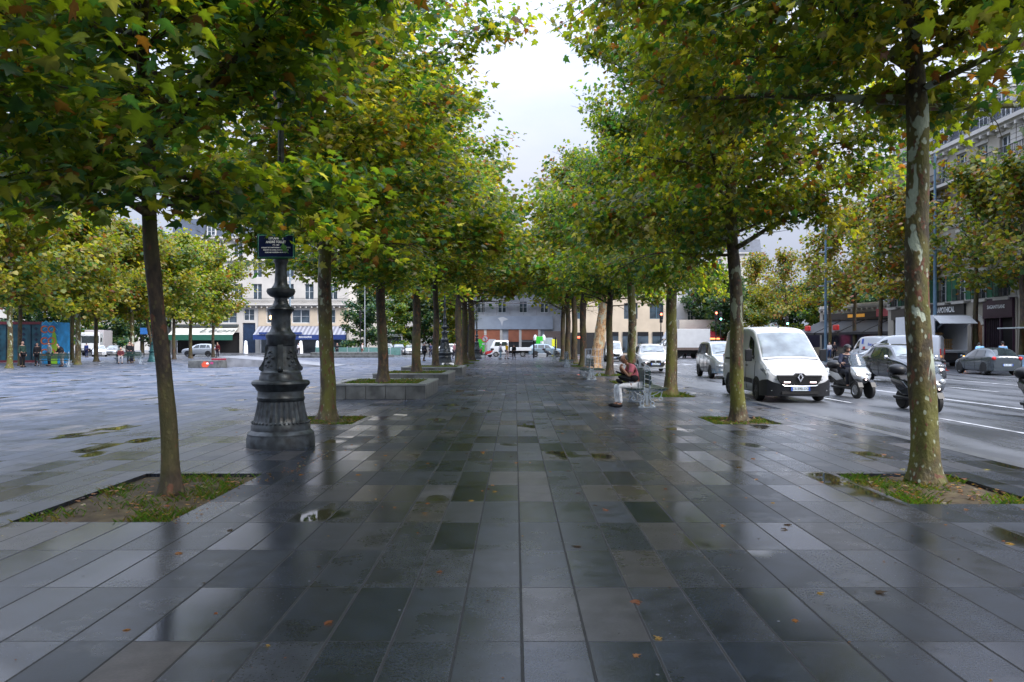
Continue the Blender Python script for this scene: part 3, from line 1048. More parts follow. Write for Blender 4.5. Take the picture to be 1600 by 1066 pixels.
tree("plane tree beyond the third bench on the road side", 4.9, 71.2, 0, 'low', .19, .15, 'bark_dark', 1.2, far=True, sc=(1.36, 1.05, 1.38))
tree("last plane tree of the road side row before the junction", 4.9, 79, 0, 'mid', .19, .15, 'bark_dark', 3.9, far=True, sc=(1.36, 1.05, 1.38))
tree("plane tree overhead at the upper right edge, its trunk out of sight", 5.0, 1.3, -.03, 'high', .17, .14, 'bark_dark', 4.1)

# the old peeling tree that leans between the row trees
SK['old'] = skeleton(77, 13.0, 4.3, 5.2, 16)
t = thing("plane_tree", "old leaning plane tree with peeled orange bark and a wire guard at its foot", "tree", (5.35, 52, 0), 0, "plane trees along the alley")
t.rotation_euler = (0, R(9), 0)
link("trunk", trunk_mesh("trunk", SK['old'], .42, .30, 13.0, M['bark_bare'], 14), t)
link("crown", crown_mesh("plane_crown", 91, SK['old'], 6000, .26, False, M['leaf_far'], .3), t)

# yellow-green trees on the far side of the square
SK['sq'] = skeleton(31, 11.5, 4.8, 3.7, 30)
sq_cr = crown_mesh("plane_crown", 71, SK['sq'], 9000, .25, False, M['leaf_far'], .32, (.38, .06, .27, .06, .05, .22))
sq = [(15, 51, 0, .16, 'bark_pale', "plane tree with a pale streaked trunk in front of the patterned container"),
      (32, 57, 2, .14, 'bark_dark', "thin plane tree rising behind the standing man by the patterned container"),
      (122, 60, 1, .18, 'bark_pale', "pale trunked plane tree between the two benches of the square"),
      (113, 66, 3, .15, 'bark_dark', "dark trunked plane tree close behind the pale one between the benches"),
      (150, 70, 4, .17, 'bark_dark', "plane tree rising above the bench where a man in red sits"),
      (206, 72, 5, .17, 'bark_pale', "plane tree behind the couple standing on the square"),
      (272, 80, 2.5, .16, 'bark_dark', "plane tree left of the parked silver car, at the awning edge"),
      (298, 86, 1.5, .18, 'bark_dark', "plane tree with a reddish trunk in front of the cream awning"),
      (333, 92, 3.5, .16, 'bark_dark', "plane tree in front of the lettering of the cream awning")]
for px, Y, rz, r, bk, lab in sq:
    t = thing("plane_tree", lab, "tree", (gx(px, Y), Y, 0), rz, "plane trees on the far side of the square")
    me = tree.cache.get(('sq', r, bk)) or trunk_mesh("trunk", SK['sq'], r, r * .8, 11.0, M[bk], 10)
    tree.cache[('sq', r, bk)] = me
    link("trunk", me, t); link("crown", sq_cr, t)
    t.scale = (1.12, 1.12, 1.15)
t = dup(t, (gx(240, 76), 76, 0), 0.4, "leaning pale plane tree beside the green ornate lamp")
t.rotation_euler = (0, R(-9), 0.0)

# autumn trees on the pavement across the road
SK['au'] = skeleton(51, 11.5, 4.2, 4.4, 18, up=1.25)
au_cr = crown_mesh("autumn_crown", 81, SK['au'], 3900, .25, False, M['leaf_autumn'], .34, (.38, .08, .2, .12, .06, .16))
au_tr = trunk_mesh("trunk", SK['au'], .17, .13, 11.5, M['bark_dark'], 10)
for k, (px, X, rz, s, lab) in enumerate([(1524, 31.3, 0, 1.0, "half bare autumn tree between the truck flap and the dark purple shop"),
                                         (1598, 31.3, 2, .95, "half bare autumn tree at the far right edge before the stone facade"),
                                         (1425, 31.3, 4, 1.0, "autumn tree standing over the parked box trucks"),
                                         (1376, 31.3, 1, 1.05, "leaning autumn tree by the black cafe awning"),
                                         (1297, 34.0, 3, 1.0, "autumn tree beside the tall blue lamp mast across the road"),
                                         (1228, 37.0, 5, 1.0, "autumn tree above the roof of the white delivery van"),
                                         (1180, 40.0, 2.6, 1.15, "autumn tree just right of the mottled trunk, far across the road"),
                                         (1335, 35.5, 5.7, 1.15, "autumn tree over the awnings between the blue mast and the kiosk roof")]):
    Y = X * FPX / (px - CX)
    t = thing("street_tree", lab, "tree", (X, Y, 0.05), rz, "autumn trees across the road")
    t.scale = (s * 1.1, s * 1.1, s * 1.22)
    link("trunk", au_tr, t); link("crown", au_cr, t)

# dense green trees that close the view
SK['dk'] = skeleton(61, 13.0, 5.2, 1.8, 24)
dk_cr = crown_mesh("green_crown", 84, SK['dk'], 8500, .36, False, M['leaf_dark'], .42, (.34, .42, .08, .02, .02, .12))
dk_cr2 = crown_mesh("green_crown", 85, SK['dk'], 8500, .36, False, M['leaf_far'], .42, (.42, .2, .12, .03, .02, .2))
dk_tr = trunk_mesh("trunk", SK['dk'], .24, .18, 13.0, M['bark_dark'], 8, twigs=False)
for k, (px, Y, s, lt, lab) in enumerate([
        (1102, 130, .95, 0, "dark green tree behind the traffic signals, left of the mottled trunk"),
        (1140, 122, .95, 0, "dark green tree rising behind the delivery van roof, left part"),
        (1190, 116, .80, 1, "bright green tree above the middle of the delivery van"),
        (1235, 124, .85, 0, "dark green tree above the right end of the delivery van"),
        (1275, 118, .9, 1, "green tree behind the tall blue lamp mast"),
        (1325, 112, .85, 0, "green tree behind the black cafe awning"),
        (1360, 128, 1.0, 0, "dark tree between the cafe kiosk and the stone facade"),
        (572, 116, .8, 0, "dark green tree at the corner of the striped cafe awning"),
        (622, 121, .8, 1, "green tree behind the truck on the far road, right of the planter trunk"),
        (662, 122, .85, 0, "dark green tree behind the man with the bag"),
        (704, 122, .85, 1, "green tree beyond the second ornate lamp"),
        (85, 105, .8, 0, "dark tree behind the colourful end of the container"),
        (140, 135, 1.0, 1, "green tree behind the lorry on the left road"),
        (185, 118, .95, 0, "dark green tree behind the man seated in red"),
        (222, 128, 1.0, 0, "dark green tree behind the couple on the square"),
        (30, 112, 1.0, 0, "dark tree behind the patterned container")]):
    t = thing("broadleaf_tree", lab, "tree", (gx(px, Y), Y, 0), k * 1.3, "green trees closing the view")
    t.scale = (s, s, s)
    link("trunk", dk_tr, t); link("crown", dk_cr2 if lt else dk_cr, t)

# ------------------------------------------------------------------ lettering
def text(name, body, size, mat, parent, loc, rot=(R(90), 0, 0), extrude=0.003, align='CENTER', shear=0.0, bold=0.0, sx=1.0):
    cu = bpy.data.curves.new(name, 'FONT')
    cu.body, cu.size, cu.extrude, cu.shear, cu.offset = body, size, extrude, shear, bold
    cu.align_x, cu.align_y = align, 'CENTER'
    o = bpy.data.objects.new(name, cu)
    COL.objects.link(o)
    bpy.context.view_layer.update()
    me = bpy.data.meshes.new_from_object(o.evaluated_get(bpy.context.evaluated_depsgraph_get()))
    bpy.data.objects.remove(o)
    me.materials.clear()
    me.materials.append(mat)
    q = link(name, me, parent, loc)
    q.rotation_euler = rot
    q.scale = (sx, 1, 1)
    return q


# ------------------------------------------------------------------ vehicles
class Body:
    """station = (y, half width, z bottom, z belt, half width at roof, z roof); the nose is at y = 0, local -y is forward"""

    def __init__(s, st, crown=0.03):
        s.st, s.crown = st, crown

    def crease(s, ys):
        extra = [s.at(y + d)[:0] + (y + d,) + tuple(s.at(y + d)[1:]) for y in ys for d in (-.035, .035)]
        s.st = sorted(list(s.st) + extra, key=lambda q: q[0])
        return s

    def at(s, y):
        st = s.st
        if y <= st[0][0]:
            return st[0]
        for a, b in zip(st, st[1:]):
            if y <= b[0]:
                t = (y - a[0]) / (b[0] - a[0])
                return tuple(p + (q - p) * t for p, q in zip(a, b))
        return st[-1]

    def ring(s, S_):
        y, hw, zb, zk, wr, zr = S_
        h = zk - zb
        rc = min(.09, (zr - zk) * .3 + .01)
        half = [(0, zb), (hw * .80, zb), (hw * .93, zb + .03), (hw * .985, zb + .22 * h), (hw, zb + .55 * h), (hw * .99, zb + .86 * h), (hw * .965, zk),
                (hw * .965 + (wr - hw * .965) * .5, zk + (zr - rc - zk) * .5), (wr, zr - rc), (wr - rc * .35, zr - rc * .35), (wr - rc, zr), (wr * .5, zr + s.crown * .8), (0, zr + s.crown)]
        return [(x, y, z) for x, z in half] + [(-x, y, z) for x, z in half[-2:0:-1]]

    def mesh(s, mb):
        rings = [s.ring(q) for q in s.st]
        n = len(rings[0])
        vs = [p for r in rings for p in r]
        fs = [(i * n + k, i * n + (k + 1) % n, (i + 1) * n + (k + 1) % n, (i + 1) * n + k) for i in range(len(rings) - 1) for k in range(n)]
        fs += [tuple(range(n - 1, -1, -1)), tuple(range((len(rings) - 1) * n, len(rings) * n))]
        mb.add(vs, fs)
        return mb

    def side(s, y, t, sg, off=0.006):
        q = s.at(y)
        rc = min(.09, (q[5] - q[3]) * .3 + .01)
        x0, z0, x1, z1 = q[1] * .965, q[3], q[4], q[5] - rc
        return (sg * (x0 + (x1 - x0) * t + off), y, z0 + (z1 - z0) * t)

    def low(s, y, t, sg, off=0.005):
        q = s.at(y)
        h = q[3] - q[2]
        ks = [(0.0, .93), (.22, .985), (.55, 1.0), (.86, .99), (1.0, .965)]
        for (a, xa), (b, xb) in zip(ks, ks[1:]):
            if t <= b:
                f = (t - a) / (b - a)
                return (sg * (q[1] * (xa + (xb - xa) * f) + off), y, q[2] + h * t)
        return (sg * q[1], y, q[3])

    def side_panel(s, mb, ys, t0, t1, sg, off=0.006, slant0=0.0, slant1=0.0, th=0.008, low=False):
        f = s.low if low else s.side
        y0, y1 = ys
        N_ = 5
        vs = []
        for k in range(N_):
            u = k / (N_ - 1)
            for j in range(3):
                t = t0 + (t1 - t0) * j / 2
                v = j / 2
                ya, yb = y0 + slant0 * v, y1 + slant1 * v
                vs.append(f(ya + (yb - ya) * u, t, sg, off))
        fs = [(k * 3 + j, (k + 1) * 3 + j, (k + 1) * 3 + j + 1, k * 3 + j + 1) for k in range(N_ - 1) for j in range(2)]
        return mb.add(vs, fs)

    def top_panel(s, mb, y0, y1, u=0.86, off=0.012, rows=6, u1=None):
        """sheet over the sloping upper surface between y0 and y1 (windscreen, rear window)"""
        u1 = u if u1 is None else u1
        vs = []
        sl = (s.at(y1)[5] - s.at(y0)[5]) / (y1 - y0)
        nn = Vector((0, -sl, 1)).normalized() * off
        for k in range(rows):
            f = k / (rows - 1)
            y = y0 + (y1 - y0) * f
            q = s.at(y)
            uu = u + (u1 - u) * f
            for j in range(9):
                a = -1 + j / 4
                x = a * q[4] * uu
                rc = min(.09, (q[5] - q[3]) * .3 + .01)
                z = q[5] + s.crown * (1 - min(1, abs(a * uu))) - (rc * .25 if abs(a) > .99 else 0)
                vs.append((x, y + nn.y, z + nn.z))
        fs = [(k * 9 + j, k * 9 + j + 1, (k + 1) * 9 + j + 1, (k + 1) * 9 + j) for k in range(rows - 1) for j in range(8)]
        return mb.add(vs, fs)


def make_wheel(r, w, rim_mat, spokes=5):
    """wheel with its axis along x, outer face towards +x"""
    ty = MB().lathe([(r * .62, -w / 2), (r * .90, -w / 2), (r * .985, -w * .36), (r, -w * .2), (r, w * .2), (r * .985, w * .36), (r * .90, w / 2), (r * .62, w / 2), (r * .60, w * .3)], 24)
    rm = MB()
    rm.lathe([(r * .62, -w * .3), (r * .64, w * .44), (r * .58, w * .46), (r * .55, w * .30), (.001, w * .28)], 24)
    for k in range(spokes):
        a = 2 * math.pi * k / spokes
        rm.box((math.cos(a) * r * .32, math.sin(a) * r * .32, w * .36), (r * .55, r * .13, w * .12), a)
    rm.ell((0, 0, w * .36), (r * .14, r * .14, w * .1), 10, 5)
    n0, v0, f0 = len(rm.v), list(rm.v), list(rm.f)
    rm.add([(x, y, -z) for x, y, z in v0], [tuple(reversed(f)) for f in f0])
    for q in (ty, rm):
        q.v = [(z, y, -x) for x, y, z in q.v]
    return ty.mesh("tyre", M['tyre'], True), rm.mesh("rim", M[rim_mat], True)


WHEELS = {}


def add_wheel(par, x, y, r, w, rim, sg):
    key = (round(r, 3), round(w, 3), rim)
    if key not in WHEELS:
        WHEELS[key] = make_wheel(*key)
    o = link("wheel", WHEELS[key][0], par, (x, y, r))
    link("rim", WHEELS[key][1], o)
    if sg < 0:
        o.rotation_euler = (0, 0, math.pi)
    return o


def strip(mb, plan, z0, z1, th):
    """band that follows a plan polyline, z0..z1, th thick inwards"""
    n = len(plan)
    vs = []
    for i, (x, y) in enumerate(plan):
        a, b = Vector(plan[max(0, i - 1)]), Vector(plan[min(n - 1, i + 1)])
        t = (b - a).normalized()
        nx, ny = -t.y, t.x
        zz0 = z0[i] if hasattr(z0, '__len__') else z0
        zz1 = z1[i] if hasattr(z1, '__len__') else z1
        vs += [(x, y, zz0), (x, y, zz1), (x + nx * th, y + ny * th, zz1), (x + nx * th, y + ny * th, zz0)]
    fs = [(i * 4 + k, i * 4 + (k + 1) % 4, (i + 1) * 4 + (k + 1) % 4, (i + 1) * 4 + k) for i in range(n - 1) for k in range(4)]
    fs += [(0, 1, 2, 3), tuple((n - 1) * 4 + k for k in (3, 2, 1, 0))]
    return mb.add(vs, fs)


def arch(par, B, y, r, sg, front=True):
    """dark wheel opening with a moulded lip, set just proud of the flank"""
    x = B.at(y)[1]
    mb = MB()
    pts = [(y + (r + .05) * math.cos(a), r + (r + .06) * math.sin(a)) for a in [math.pi * k / 12 for k in range(13)]]
    pts += [(y - r - .05, B.at(y)[2] - .02), (y + r + .05, B.at(y)[2] - .02)]
    mb.prism(pts, sg * (x - .30), sg * (x + .004), 'x')
    return mb.build("wheel_arch", M['dark'], par)


def plate_part(par, y, z, txt, w=.52, h=.11, back=False):
    s = 1 if back else -1
    p = MB().box((0, y, z), (w, .016, h)).build("number_plate", M['plate'], par)
    for sx in (-1, 1):
        MB().box((sx * (w / 2 - .022), y + s * .009, z), (.042, .006, h * .98)).build("blue_band", M['plate_blue'], p)
    text("plate_lettering", txt, h * .86, M['text_dark'], p, (0, y + s * .012, z), (R(90), 0, math.pi if back else 0), .001)
    return p


def mirror(par, x, y, z, sg, mat, big=1.0):
    mb = MB()
    mb.tube([(sg * (x - .02), y, z - .04 * big), (sg * (x + .08 * big), y - .02, z)], .022 * big, 6)
    mb.ell((sg * (x + .15 * big), y - .02, z + .03 * big), (.085 * big, .055 * big, .085 * big * (1.5 if big > 1.2 else 1)), 10, 8)
    return mb.build("wing_mirror", mat, par, smooth=True)


def handle_part(par, B, y, t, sg, mat):
    p = B.low(y, t, sg, .02)
    return MB().box(p, (.03, .18, .03)).build("door_handle", mat, par, bevel=.008)


def seam(mb, B, y, sg, t0=.08, t1=1.0, lower=True):
    for k in range(6):
        a, b = B.low(y, t0 + (t1 - t0) * k / 6, sg, .003), B.low(y, t0 + (t1 - t0) * (k + 1) / 6, sg, .003)
        mb.tube([a, b], .006, 4)
    return mb


def car(name, label, cat, loc, rz, st, mat, axles, wr, windows, ws, rw=None, group=None, rim='rim', front='plain', plate=None, trim=None,
        roofrails=False, mirror_mat=None, lit=False, crown=.03, glass='glass', seams=(), tail=None, tyre_w=.21):
    t = thing(name, label, cat, loc, rz, group)
    B = Body(st, crown).crease([ws[0] - .06] + ([rw[1] + .03] if rw else []))
    L_ = st[-1][0]
    bo = B.mesh(MB()).build("body", mat, t, smooth=True)
    sd = bo.modifiers.new("soft", 'SUBSURF'); sd.levels = sd.render_levels = 1
    for ya in axles:
        for sg in (-1, 1):
            arch(t, B, ya, wr, sg)
            hw = B.at(ya)[1]
            add_wheel(t, sg * (hw - tyre_w / 2 + .012), ya, wr, tyre_w, rim, sg)
    for sg in (-1, 1):
        for (y0, y1, s0, s1) in windows:
            B.side_panel(MB(), (y0, y1), .10, .93, sg, .010, s0, s1).build("side_window", M['glass'], t, smooth=True)
        mirror(t, B.at(ws[0])[1] * .95, ws[0] + .25, B.at(ws[0] + .2)[3] + .06, sg, mirror_mat or mat)
        for y in seams:
            handle_part(t, B, y + .12 if False else y - .14, .86, sg, mat)
    if seams:
        for sg in (-1, 1):
            for y in seams:
                seam(MB(), B, y, sg).build("door_seam", M['dark'], bo)
    wso = B.top_panel(MB(), ws[0], ws[1], .90, .014).build("windscreen", M[glass], t, smooth=True)
    wm = MB()
    for sg in (0.0, .75):
        y = ws[0] + .05
        q = B.at(y)
        wm.tube([(-.55 + sg, y - .03, q[5] + .03), (-.05 + sg, y + .06, B.at(y + .09)[5] + .035)], .010, 5)
    wm.build("wiper", M['black_plastic'], wso)
    if rw:
        B.top_panel(MB(), rw[0], rw[1], .86, .012).build("rear_window", M['glass'], t, smooth=True)
    f0 = B.at(.06)
    w0, zb = st[0][1], f0[2]
    nose = [(-B.at(.45)[1] - .012, .45), (-B.at(.2)[1] - .012, .18), (-w0 * .9, .0), (-w0 * .55, -.035), (0, -.05), (w0 * .55, -.035), (w0 * .9, .0), (B.at(.2)[1] + .012, .18), (B.at(.45)[1] + .012, .45)]
    tail_p = [(B.at(L_ - .45)[1] + .012, L_ - .45), (B.at(L_ - .15)[1] + .012, L_ - .15), (st[-1][1] * .9, L_ + .01), (0, L_ + .035), (-st[-1][1] * .9, L_ + .01), (-B.at(L_ - .15)[1] - .012, L_ - .15), (-B.at(L_ - .45)[1] - .012, L_ - .45)]
    bm_ = trim or mat
    zf = st[0][3]
    strip(MB(), nose, zb, zb + (zf - zb) * .52, .05).build("front_bumper", bm_, t, smooth=True)
    strip(MB(), tail_p, zb, zb + .34, .05).build("rear_bumper", bm_, t, smooth=True)
    hz = zb + (zf - zb) * .80
    for sg in (-1, 1):
        h = MB()
        h.ell((sg * w0 * .86, .045, hz), (w0 * .27, .10, .075), 14, 8, sg * .32)
        h.build("headlight", M['lamp_glass'], t, smooth=True)
        if lit:
            MB().ell((sg * w0 * .80, -.04, hz - .01), (.06, .025, .035), 8, 6).build("lit_lamp", M['led'], t, smooth=True)
        tz = tail or st[-1][3] - .02
        MB().ell((sg * st[-1][1] * .88, L_ - .03, tz), (.11, .09, .10), 12, 8).build("tail_light", M['tail_red'], t, smooth=True)
    if front == 'kidney':
        for sg in (-1, 1):
            k = MB().prism([(sg * .03, hz - .11), (sg * .27, hz - .115), (sg * .31, hz + .0), (sg * .27, hz + .095), (sg * .05, hz + .09)], -.065, .06, 'y').build("grille", M['dark'], t, bevel=.012)
        MB().prism([(-.52, zb + .20), (-.42, zb + .09), (.42, zb + .09), (.52, zb + .20), (.42, zb + .31), (-.42, zb + .31)], -.075, .05, 'y').build("air_intake", M['dark'], t)
        MB().bx(-.5, .5, -.085, .02, zb - .02, zb + .03).build("skid_plate", M['silver_paint'], t)
        for sg in (-1, 1):
            MB().prism([(sg * .62, zb + .12), (sg * .78, zb + .12), (sg * .82, zb + .30), (sg * .70, zb + .26)], -.04, .1, 'y').build("side_intake", M['dark'], t)
        if plate:
            plate_part(t, -.092, zb + .235, plate)
    else:
        MB().prism([(-w0 * .52, hz - .075), (w0 * .52, hz - .075), (w0 * .56, hz + .05), (-w0 * .56, hz + .05)], -.052, .06, 'y').build("grille", M['black_plastic'], t, bevel=.01)
        MB().bx(-w0 * .55, w0 * .55, -.062, .02, zb + .05, zb + .13).build("air_intake", M['dark'], t)
        for sg in (-1, 1):
            MB().ell((sg * w0 * .76, -.012, zb + .14), (.085, .035, .045), 10, 6).build("fog_light", M['lamp_glass'], t, smooth=True)
        if plate:
            plate_part(t, -.068, zb + .225, plate)
    if plate:
        plate_part(t, L_ + .045, zb + .30, plate, back=True)
    if roofrails:
        for sg in (-1, 1):
            a, b = ws[1] + .15, (rw[0] if rw else L_ - .5)
            pts = [(sg * (B.at(a)[4] - .08), a, B.at(a)[5] + .01), (sg * (B.at(a)[4] - .07), a + .15, B.at(a + .15)[5] + .075), (sg * (B.at(b)[4] - .07), b - .2, B.at(b - .2)[5] + .075), (sg * (B.at(b)[4] - .08), b, B.at(b)[5] + .01)]
            MB().tube(pts, .022, 6).build("roof_rail", M['chrome'], t, smooth=True)
    return t


ST_SUV = [(0, .66, .34, .72, .60, .78), (.08, .80, .28, .82, .70, .86), (.3, .88, .26, .93, .78, .97), (.75, .91, .26, .99, .80, 1.04), (1.05, .92, .26, 1.02, .80, 1.10), (1.75, .92, .26, 1.04, .68, 1.56), (2.3, .92, .26, 1.06, .67, 1.65),
          (3.3, .92, .26, 1.08, .66, 1.64), (3.9, .91, .28, 1.10, .64, 1.56), (4.3, .88, .32, 1.10, .66, 1.18), (4.42, .82, .38, .98, .66, 1.02)]
ST_MPV = [(0, .62, .32, .70, .56, .78), (.08, .74, .26, .80, .66, .90), (.3, .82, .24, .92, .72, 1.02), (.8, .86, .24, 1.02, .76, 1.12), (1.5, .86, .24, 1.08, .70, 1.68), (2.0, .86, .24, 1.08, .68, 1.78),
          (3.2, .86, .24, 1.08, .68, 1.80), (3.95, .85, .26, 1.06, .68, 1.76), (4.1, .82, .30, 1.02, .68, 1.60), (4.16, .80, .34, .98, .68, 1.35)]
ST_HATCH = [(0, .60, .30, .60, .52, .64), (.08, .74, .24, .68, .64, .72), (.35, .82, .21, .78, .70, .82), (.95, .84, .20, .88, .74, .94), (1.7, .84, .20, .91, .60, 1.37), (2.2, .84, .20, .93, .59, 1.46),
            (3.0, .84, .20, .97, .58, 1.45), (3.5, .83, .22, 1.0, .57, 1.36), (3.82, .81, .26, 1.0, .60, 1.06), (3.97, .76, .30, .92, .60, .96)]
ST_VAN = [(0, .74, .26, .70, .70, .74), (.05, .88, .22, .82, .80, .88), (.25, .94, .2, .95, .86, 1.03), (.72, .96, .2, 1.15, .88, 1.24), (1.55, .965, .2, 1.24, .81, 1.98), (1.75, .965, .2, 1.25, .80, 2.11), (2.1, .965, .2, 1.26, .80, 2.22),
          (3.2, .965, .2, 1.26, .80, 2.25), (4.6, .965, .2, 1.26, .80, 2.24), (4.98, .96, .22, 1.26, .79, 2.18), (5.06, .93, .26, 1.24, .78, 2.08)]


def van(label, loc, rz, mat='white_paint', sc=1.0, group="vans in the traffic", detail=False, plate=None, side_win=True, name="delivery_van", cat="van"):
    t = thing(name, label, cat, loc, rz, group)
    B = Body(ST_VAN, .03).crease([.72])
    body = B.mesh(MB()).build("body", M[mat], t, smooth=True)
    sd = body.modifiers.new("soft", 'SUBSURF'); sd.levels = sd.render_levels = 1
    BP = M['black_plastic']
    for ya in (.92, 4.1):
        for sg in (-1, 1):
            arch(t, B, ya, .34, sg)
            add_wheel(t, sg * (.965 - .10 + .012), ya, .34, .22, 'hubcap', sg)
    ws = B.top_panel(MB(), .80, 1.62, .93, .014, u1=.90).build("windscreen", M['pale_glass'], t, smooth=True)
    wm = MB()
    wm.tube([(-.72, .80, 1.30), (-.05, .86, 1.36)], .013, 5)
    wm.tube([(.02, .80, 1.30), (.70, .86, 1.36)], .013, 5)
    wm.build("wiper", BP, ws)
    MB().bx(-.8, .8, .70, .79, 1.235, 1.262).build("cowl", BP, t)
    for sg in (-1, 1):
        dr = MB()
        for y in (1.08, 2.02):
            dr = MB()
            seam(dr, B, y, sg, .1, 1.0)
            dr.build("door_seam", M['dark'], body)
        B.side_panel(MB(), (1.22, 1.96), .06, .84, sg, .010, .30, .0).build("side_window", M['glass'], t, smooth=True)
        mb = MB()
        mb.tube([(sg * .93, 1.22, 1.32), (sg * 1.06, 1.18, 1.32)], .03, 6)
        mb.box((sg * 1.12, 1.18, 1.36), (.19, .12, .36))
        mb.build("wing_mirror", BP, t, bevel=.035)
        B.side_panel(MB(), (1.32, 2.0), .30, .44, sg, .022, low=True).build("side_moulding", BP, t)
        B.side_panel(MB(), (2.1, 3.62), .30, .44, sg, .022, low=True).build("side_moulding", BP, t)
        B.side_panel(MB(), (2.4, 4.6), .93, .99, sg, .010, low=True).build("slide_rail", M['dark'], t)
        handle_part(t, B, 1.92, .80, sg, BP)
        hl = MB()
        hp = [(sg * .58, .70), (sg * .66, .64), (sg * .90, .80), (sg * .955, .98), (sg * .90, 1.02), (sg * .78, .96)]
        hl.prism(hp, -.02, .34, 'y')
        for i, p in enumerate(hl.v):
            hl.v[i] = (p[0], p[1] - .015 + max(0, (abs(p[0]) - .56)) * .30 + (p[2] - .64) * .36, p[2])
        hl.build("headlight", M['lamp_glass'], t, bevel=.02)
        MB().ell((sg * .74, .02, .36), (.075, .05, .05), 12, 8).build("fog_light", M['lamp_glass'], t, smooth=True)
        MB().bx(sg * .85 - .06, sg * .85 + .06, 5.02, 5.085, .95, 1.35).build("tail_light", M['tail_red'], t, bevel=.02)
    plan = [(-.985, .56), (-.975, .30), (-.90, .06), (-.74, -.045), (-.4, -.085), (0, -.10), (.4, -.085), (.74, -.045), (.90, .06), (.975, .30), (.985, .56)]
    strip(MB(), plan, .20, [.60, .66, .68, .60, .50, .50, .50, .60, .68, .66, .60], .07).build("front_bumper", BP, t, smooth=True)
    strip(MB(), [(-p[0], 5.06 - p[1] * .35) for p in plan], .24, .52, .06).build("rear_bumper", BP, t, smooth=True)
    g = MB().prism([(-.60, .66), (-.46, .50), (.46, .50), (.60, .66), (.63, .80), (.16, .80), (.10, .86), (-.10, .86), (-.16, .80), (-.63, .80)], -.085, .06, 'y').build("grille", M['dark'], t)
    b = MB()
    for z in (.56, .62, .68, .74):
        b.bx(-.47 - (z - .5) * .45, .47 + (z - .5) * .45, -.10, -.086, z, z + .014)
    b.build("grille_bar", BP, g)
    MB().tube([(-.50, -.10, .53), (-.45, -.105, .50), (0, -.115, .49), (.45, -.105, .50), (.50, -.10, .53)], .014, 6).build("chrome_strip", M['chrome'], g, smooth=True)
    hs_ = [(x * .86, B.at(y)[0], B.at(y)[5] + .03 + .012) for x, y in ((-.80, .16), (-.84, .4), (-.86, .66), (-.5, .69), (0, .70), (.5, .69), (.86, .66), (.84, .4), (.80, .16))]
    MB().tube(hs_, .006, 4).build('bonnet_seam', M['dark'], body)
    if detail:
        for sg in (-1, 1):
            MB().bx(sg * .37 - .09, sg * .37 + .09, -.118, -.10, .585, .62).build("marker_light", M['led'], t, bevel=.006)
        e = MB()                                      # diamond emblem: four bevelled bars round an open middle
        o_, i_ = [(0, .145), (.088, 0), (0, -.145), (-.088, 0)], [(0, .075), (.040, 0), (0, -.075), (-.040, 0)]
        for k in range(4):
            k2 = (k + 1) % 4
            q = [o_[k], o_[k2], i_[k2], i_[k]]
            e.prism([(p[0], p[1] + .745) for p in q], -.135, -.10, 'y')
        e.build("emblem", M['chrome'], g, bevel=.006)
        MB().bx(-.52, .52, -.108, -.06, .26, .34).build("air_intake", M['dark'], t)
        an = MB().tube([(.0, 1.88, 2.2), (-.0, 1.84, 2.27), (-.02, 2.1, 2.36)], [.02, .012, .005], 6)
        an.build("aerial", BP, t)
    plate_part(t, -.125, .415, plate or "EB-417-QK", .54, .115)
    t.scale = (sc, sc, sc)
    return t


# the vehicles nearest the camera
van("white delivery van with a black bumper and diamond emblem coming along the kerb", (8.02, 21.7, -.03), heading(-.02, -1), detail=True, plate="CS-590-DG", sc=.98)
car("family_car", "silver boxy family car following the white delivery van", "car", (10.2, 36.2, -.03), heading(-.03, -1), ST_MPV, M['silver_paint'], (.78, 3.45), .30,
    [(1.45, 2.2, .30, .0), (2.28, 3.05, 0, 0), (3.12, 3.85, 0, -.05)], (.86, 1.46), (3.99, 4.15), "cars in the oncoming traffic", 'hubcap', plate="BX-208-LM", trim=M['blue_grey_paint'], glass='pale_glass', seams=(1.38, 2.24, 3.1))
car("white_suv", "white SUV with twin kidney grilles behind the seated man", "car", (7.9, 43.2, -.03), heading(-.04, -1), ST_SUV, M['white_paint'], (.88, 3.55), .36,
    [(1.5, 2.35, .38, .0), (2.43, 3.2, 0, 0), (3.28, 3.8, 0, -.18)], (1.12, 1.72), (3.95, 4.28), "cars in the oncoming traffic", plate="FG-731-PT", front='kidney', lit=True, seams=(1.42, 2.39), roofrails=True, glass='pale_glass')
car("dark_suv", "charcoal SUV with chrome roof rails behind the scooter rider", "car", (16.4, 30.6, -.03), heading(-.05, -1), ST_SUV, M['dark_paint'], (.86, 3.5), .34,
    [(1.5, 2.35, .38, .0), (2.43, 3.2, 0, 0), (3.28, 3.8, 0, -.18)], (1.12, 1.72), (3.95, 4.28), "cars in the oncoming traffic", plate="DN-562-RA", trim=M['black_plastic'], roofrails=True, seams=(1.42, 2.39, 3.24), mirror_mat=M['chrome'], glass='pale_glass', lit=True)
car("grey_hatchback", "slate grey hatchback driving away in front of the purple shop", "car", (26.0, 43.4 + .75, -.03), heading(.06, 1), ST_HATCH, M['grey_paint'], (.72, 3.2), .31,
    [(1.55, 2.3, .50, .0), (2.38, 3.25, 0, -.22)], (1.0, 1.66), (3.52, 3.84), "cars in the traffic going away", plate="CK-345-VB", seams=(1.3, 2.34, 3.05), tail=.90)
van("white high roofed van turned sideways behind the charcoal SUV", (23.55, 52.6, -.03), heading(-.8, .6), sc=1.0, plate="DR-118-XF")
v = van("white rescue van with red and blue stripes parked past the charcoal SUV", (27.8, 62.0, -.03), heading(0, 1), sc=1.0, plate="ET-920-BC", name="rescue_van")
B_ = Body(ST_VAN, .03)
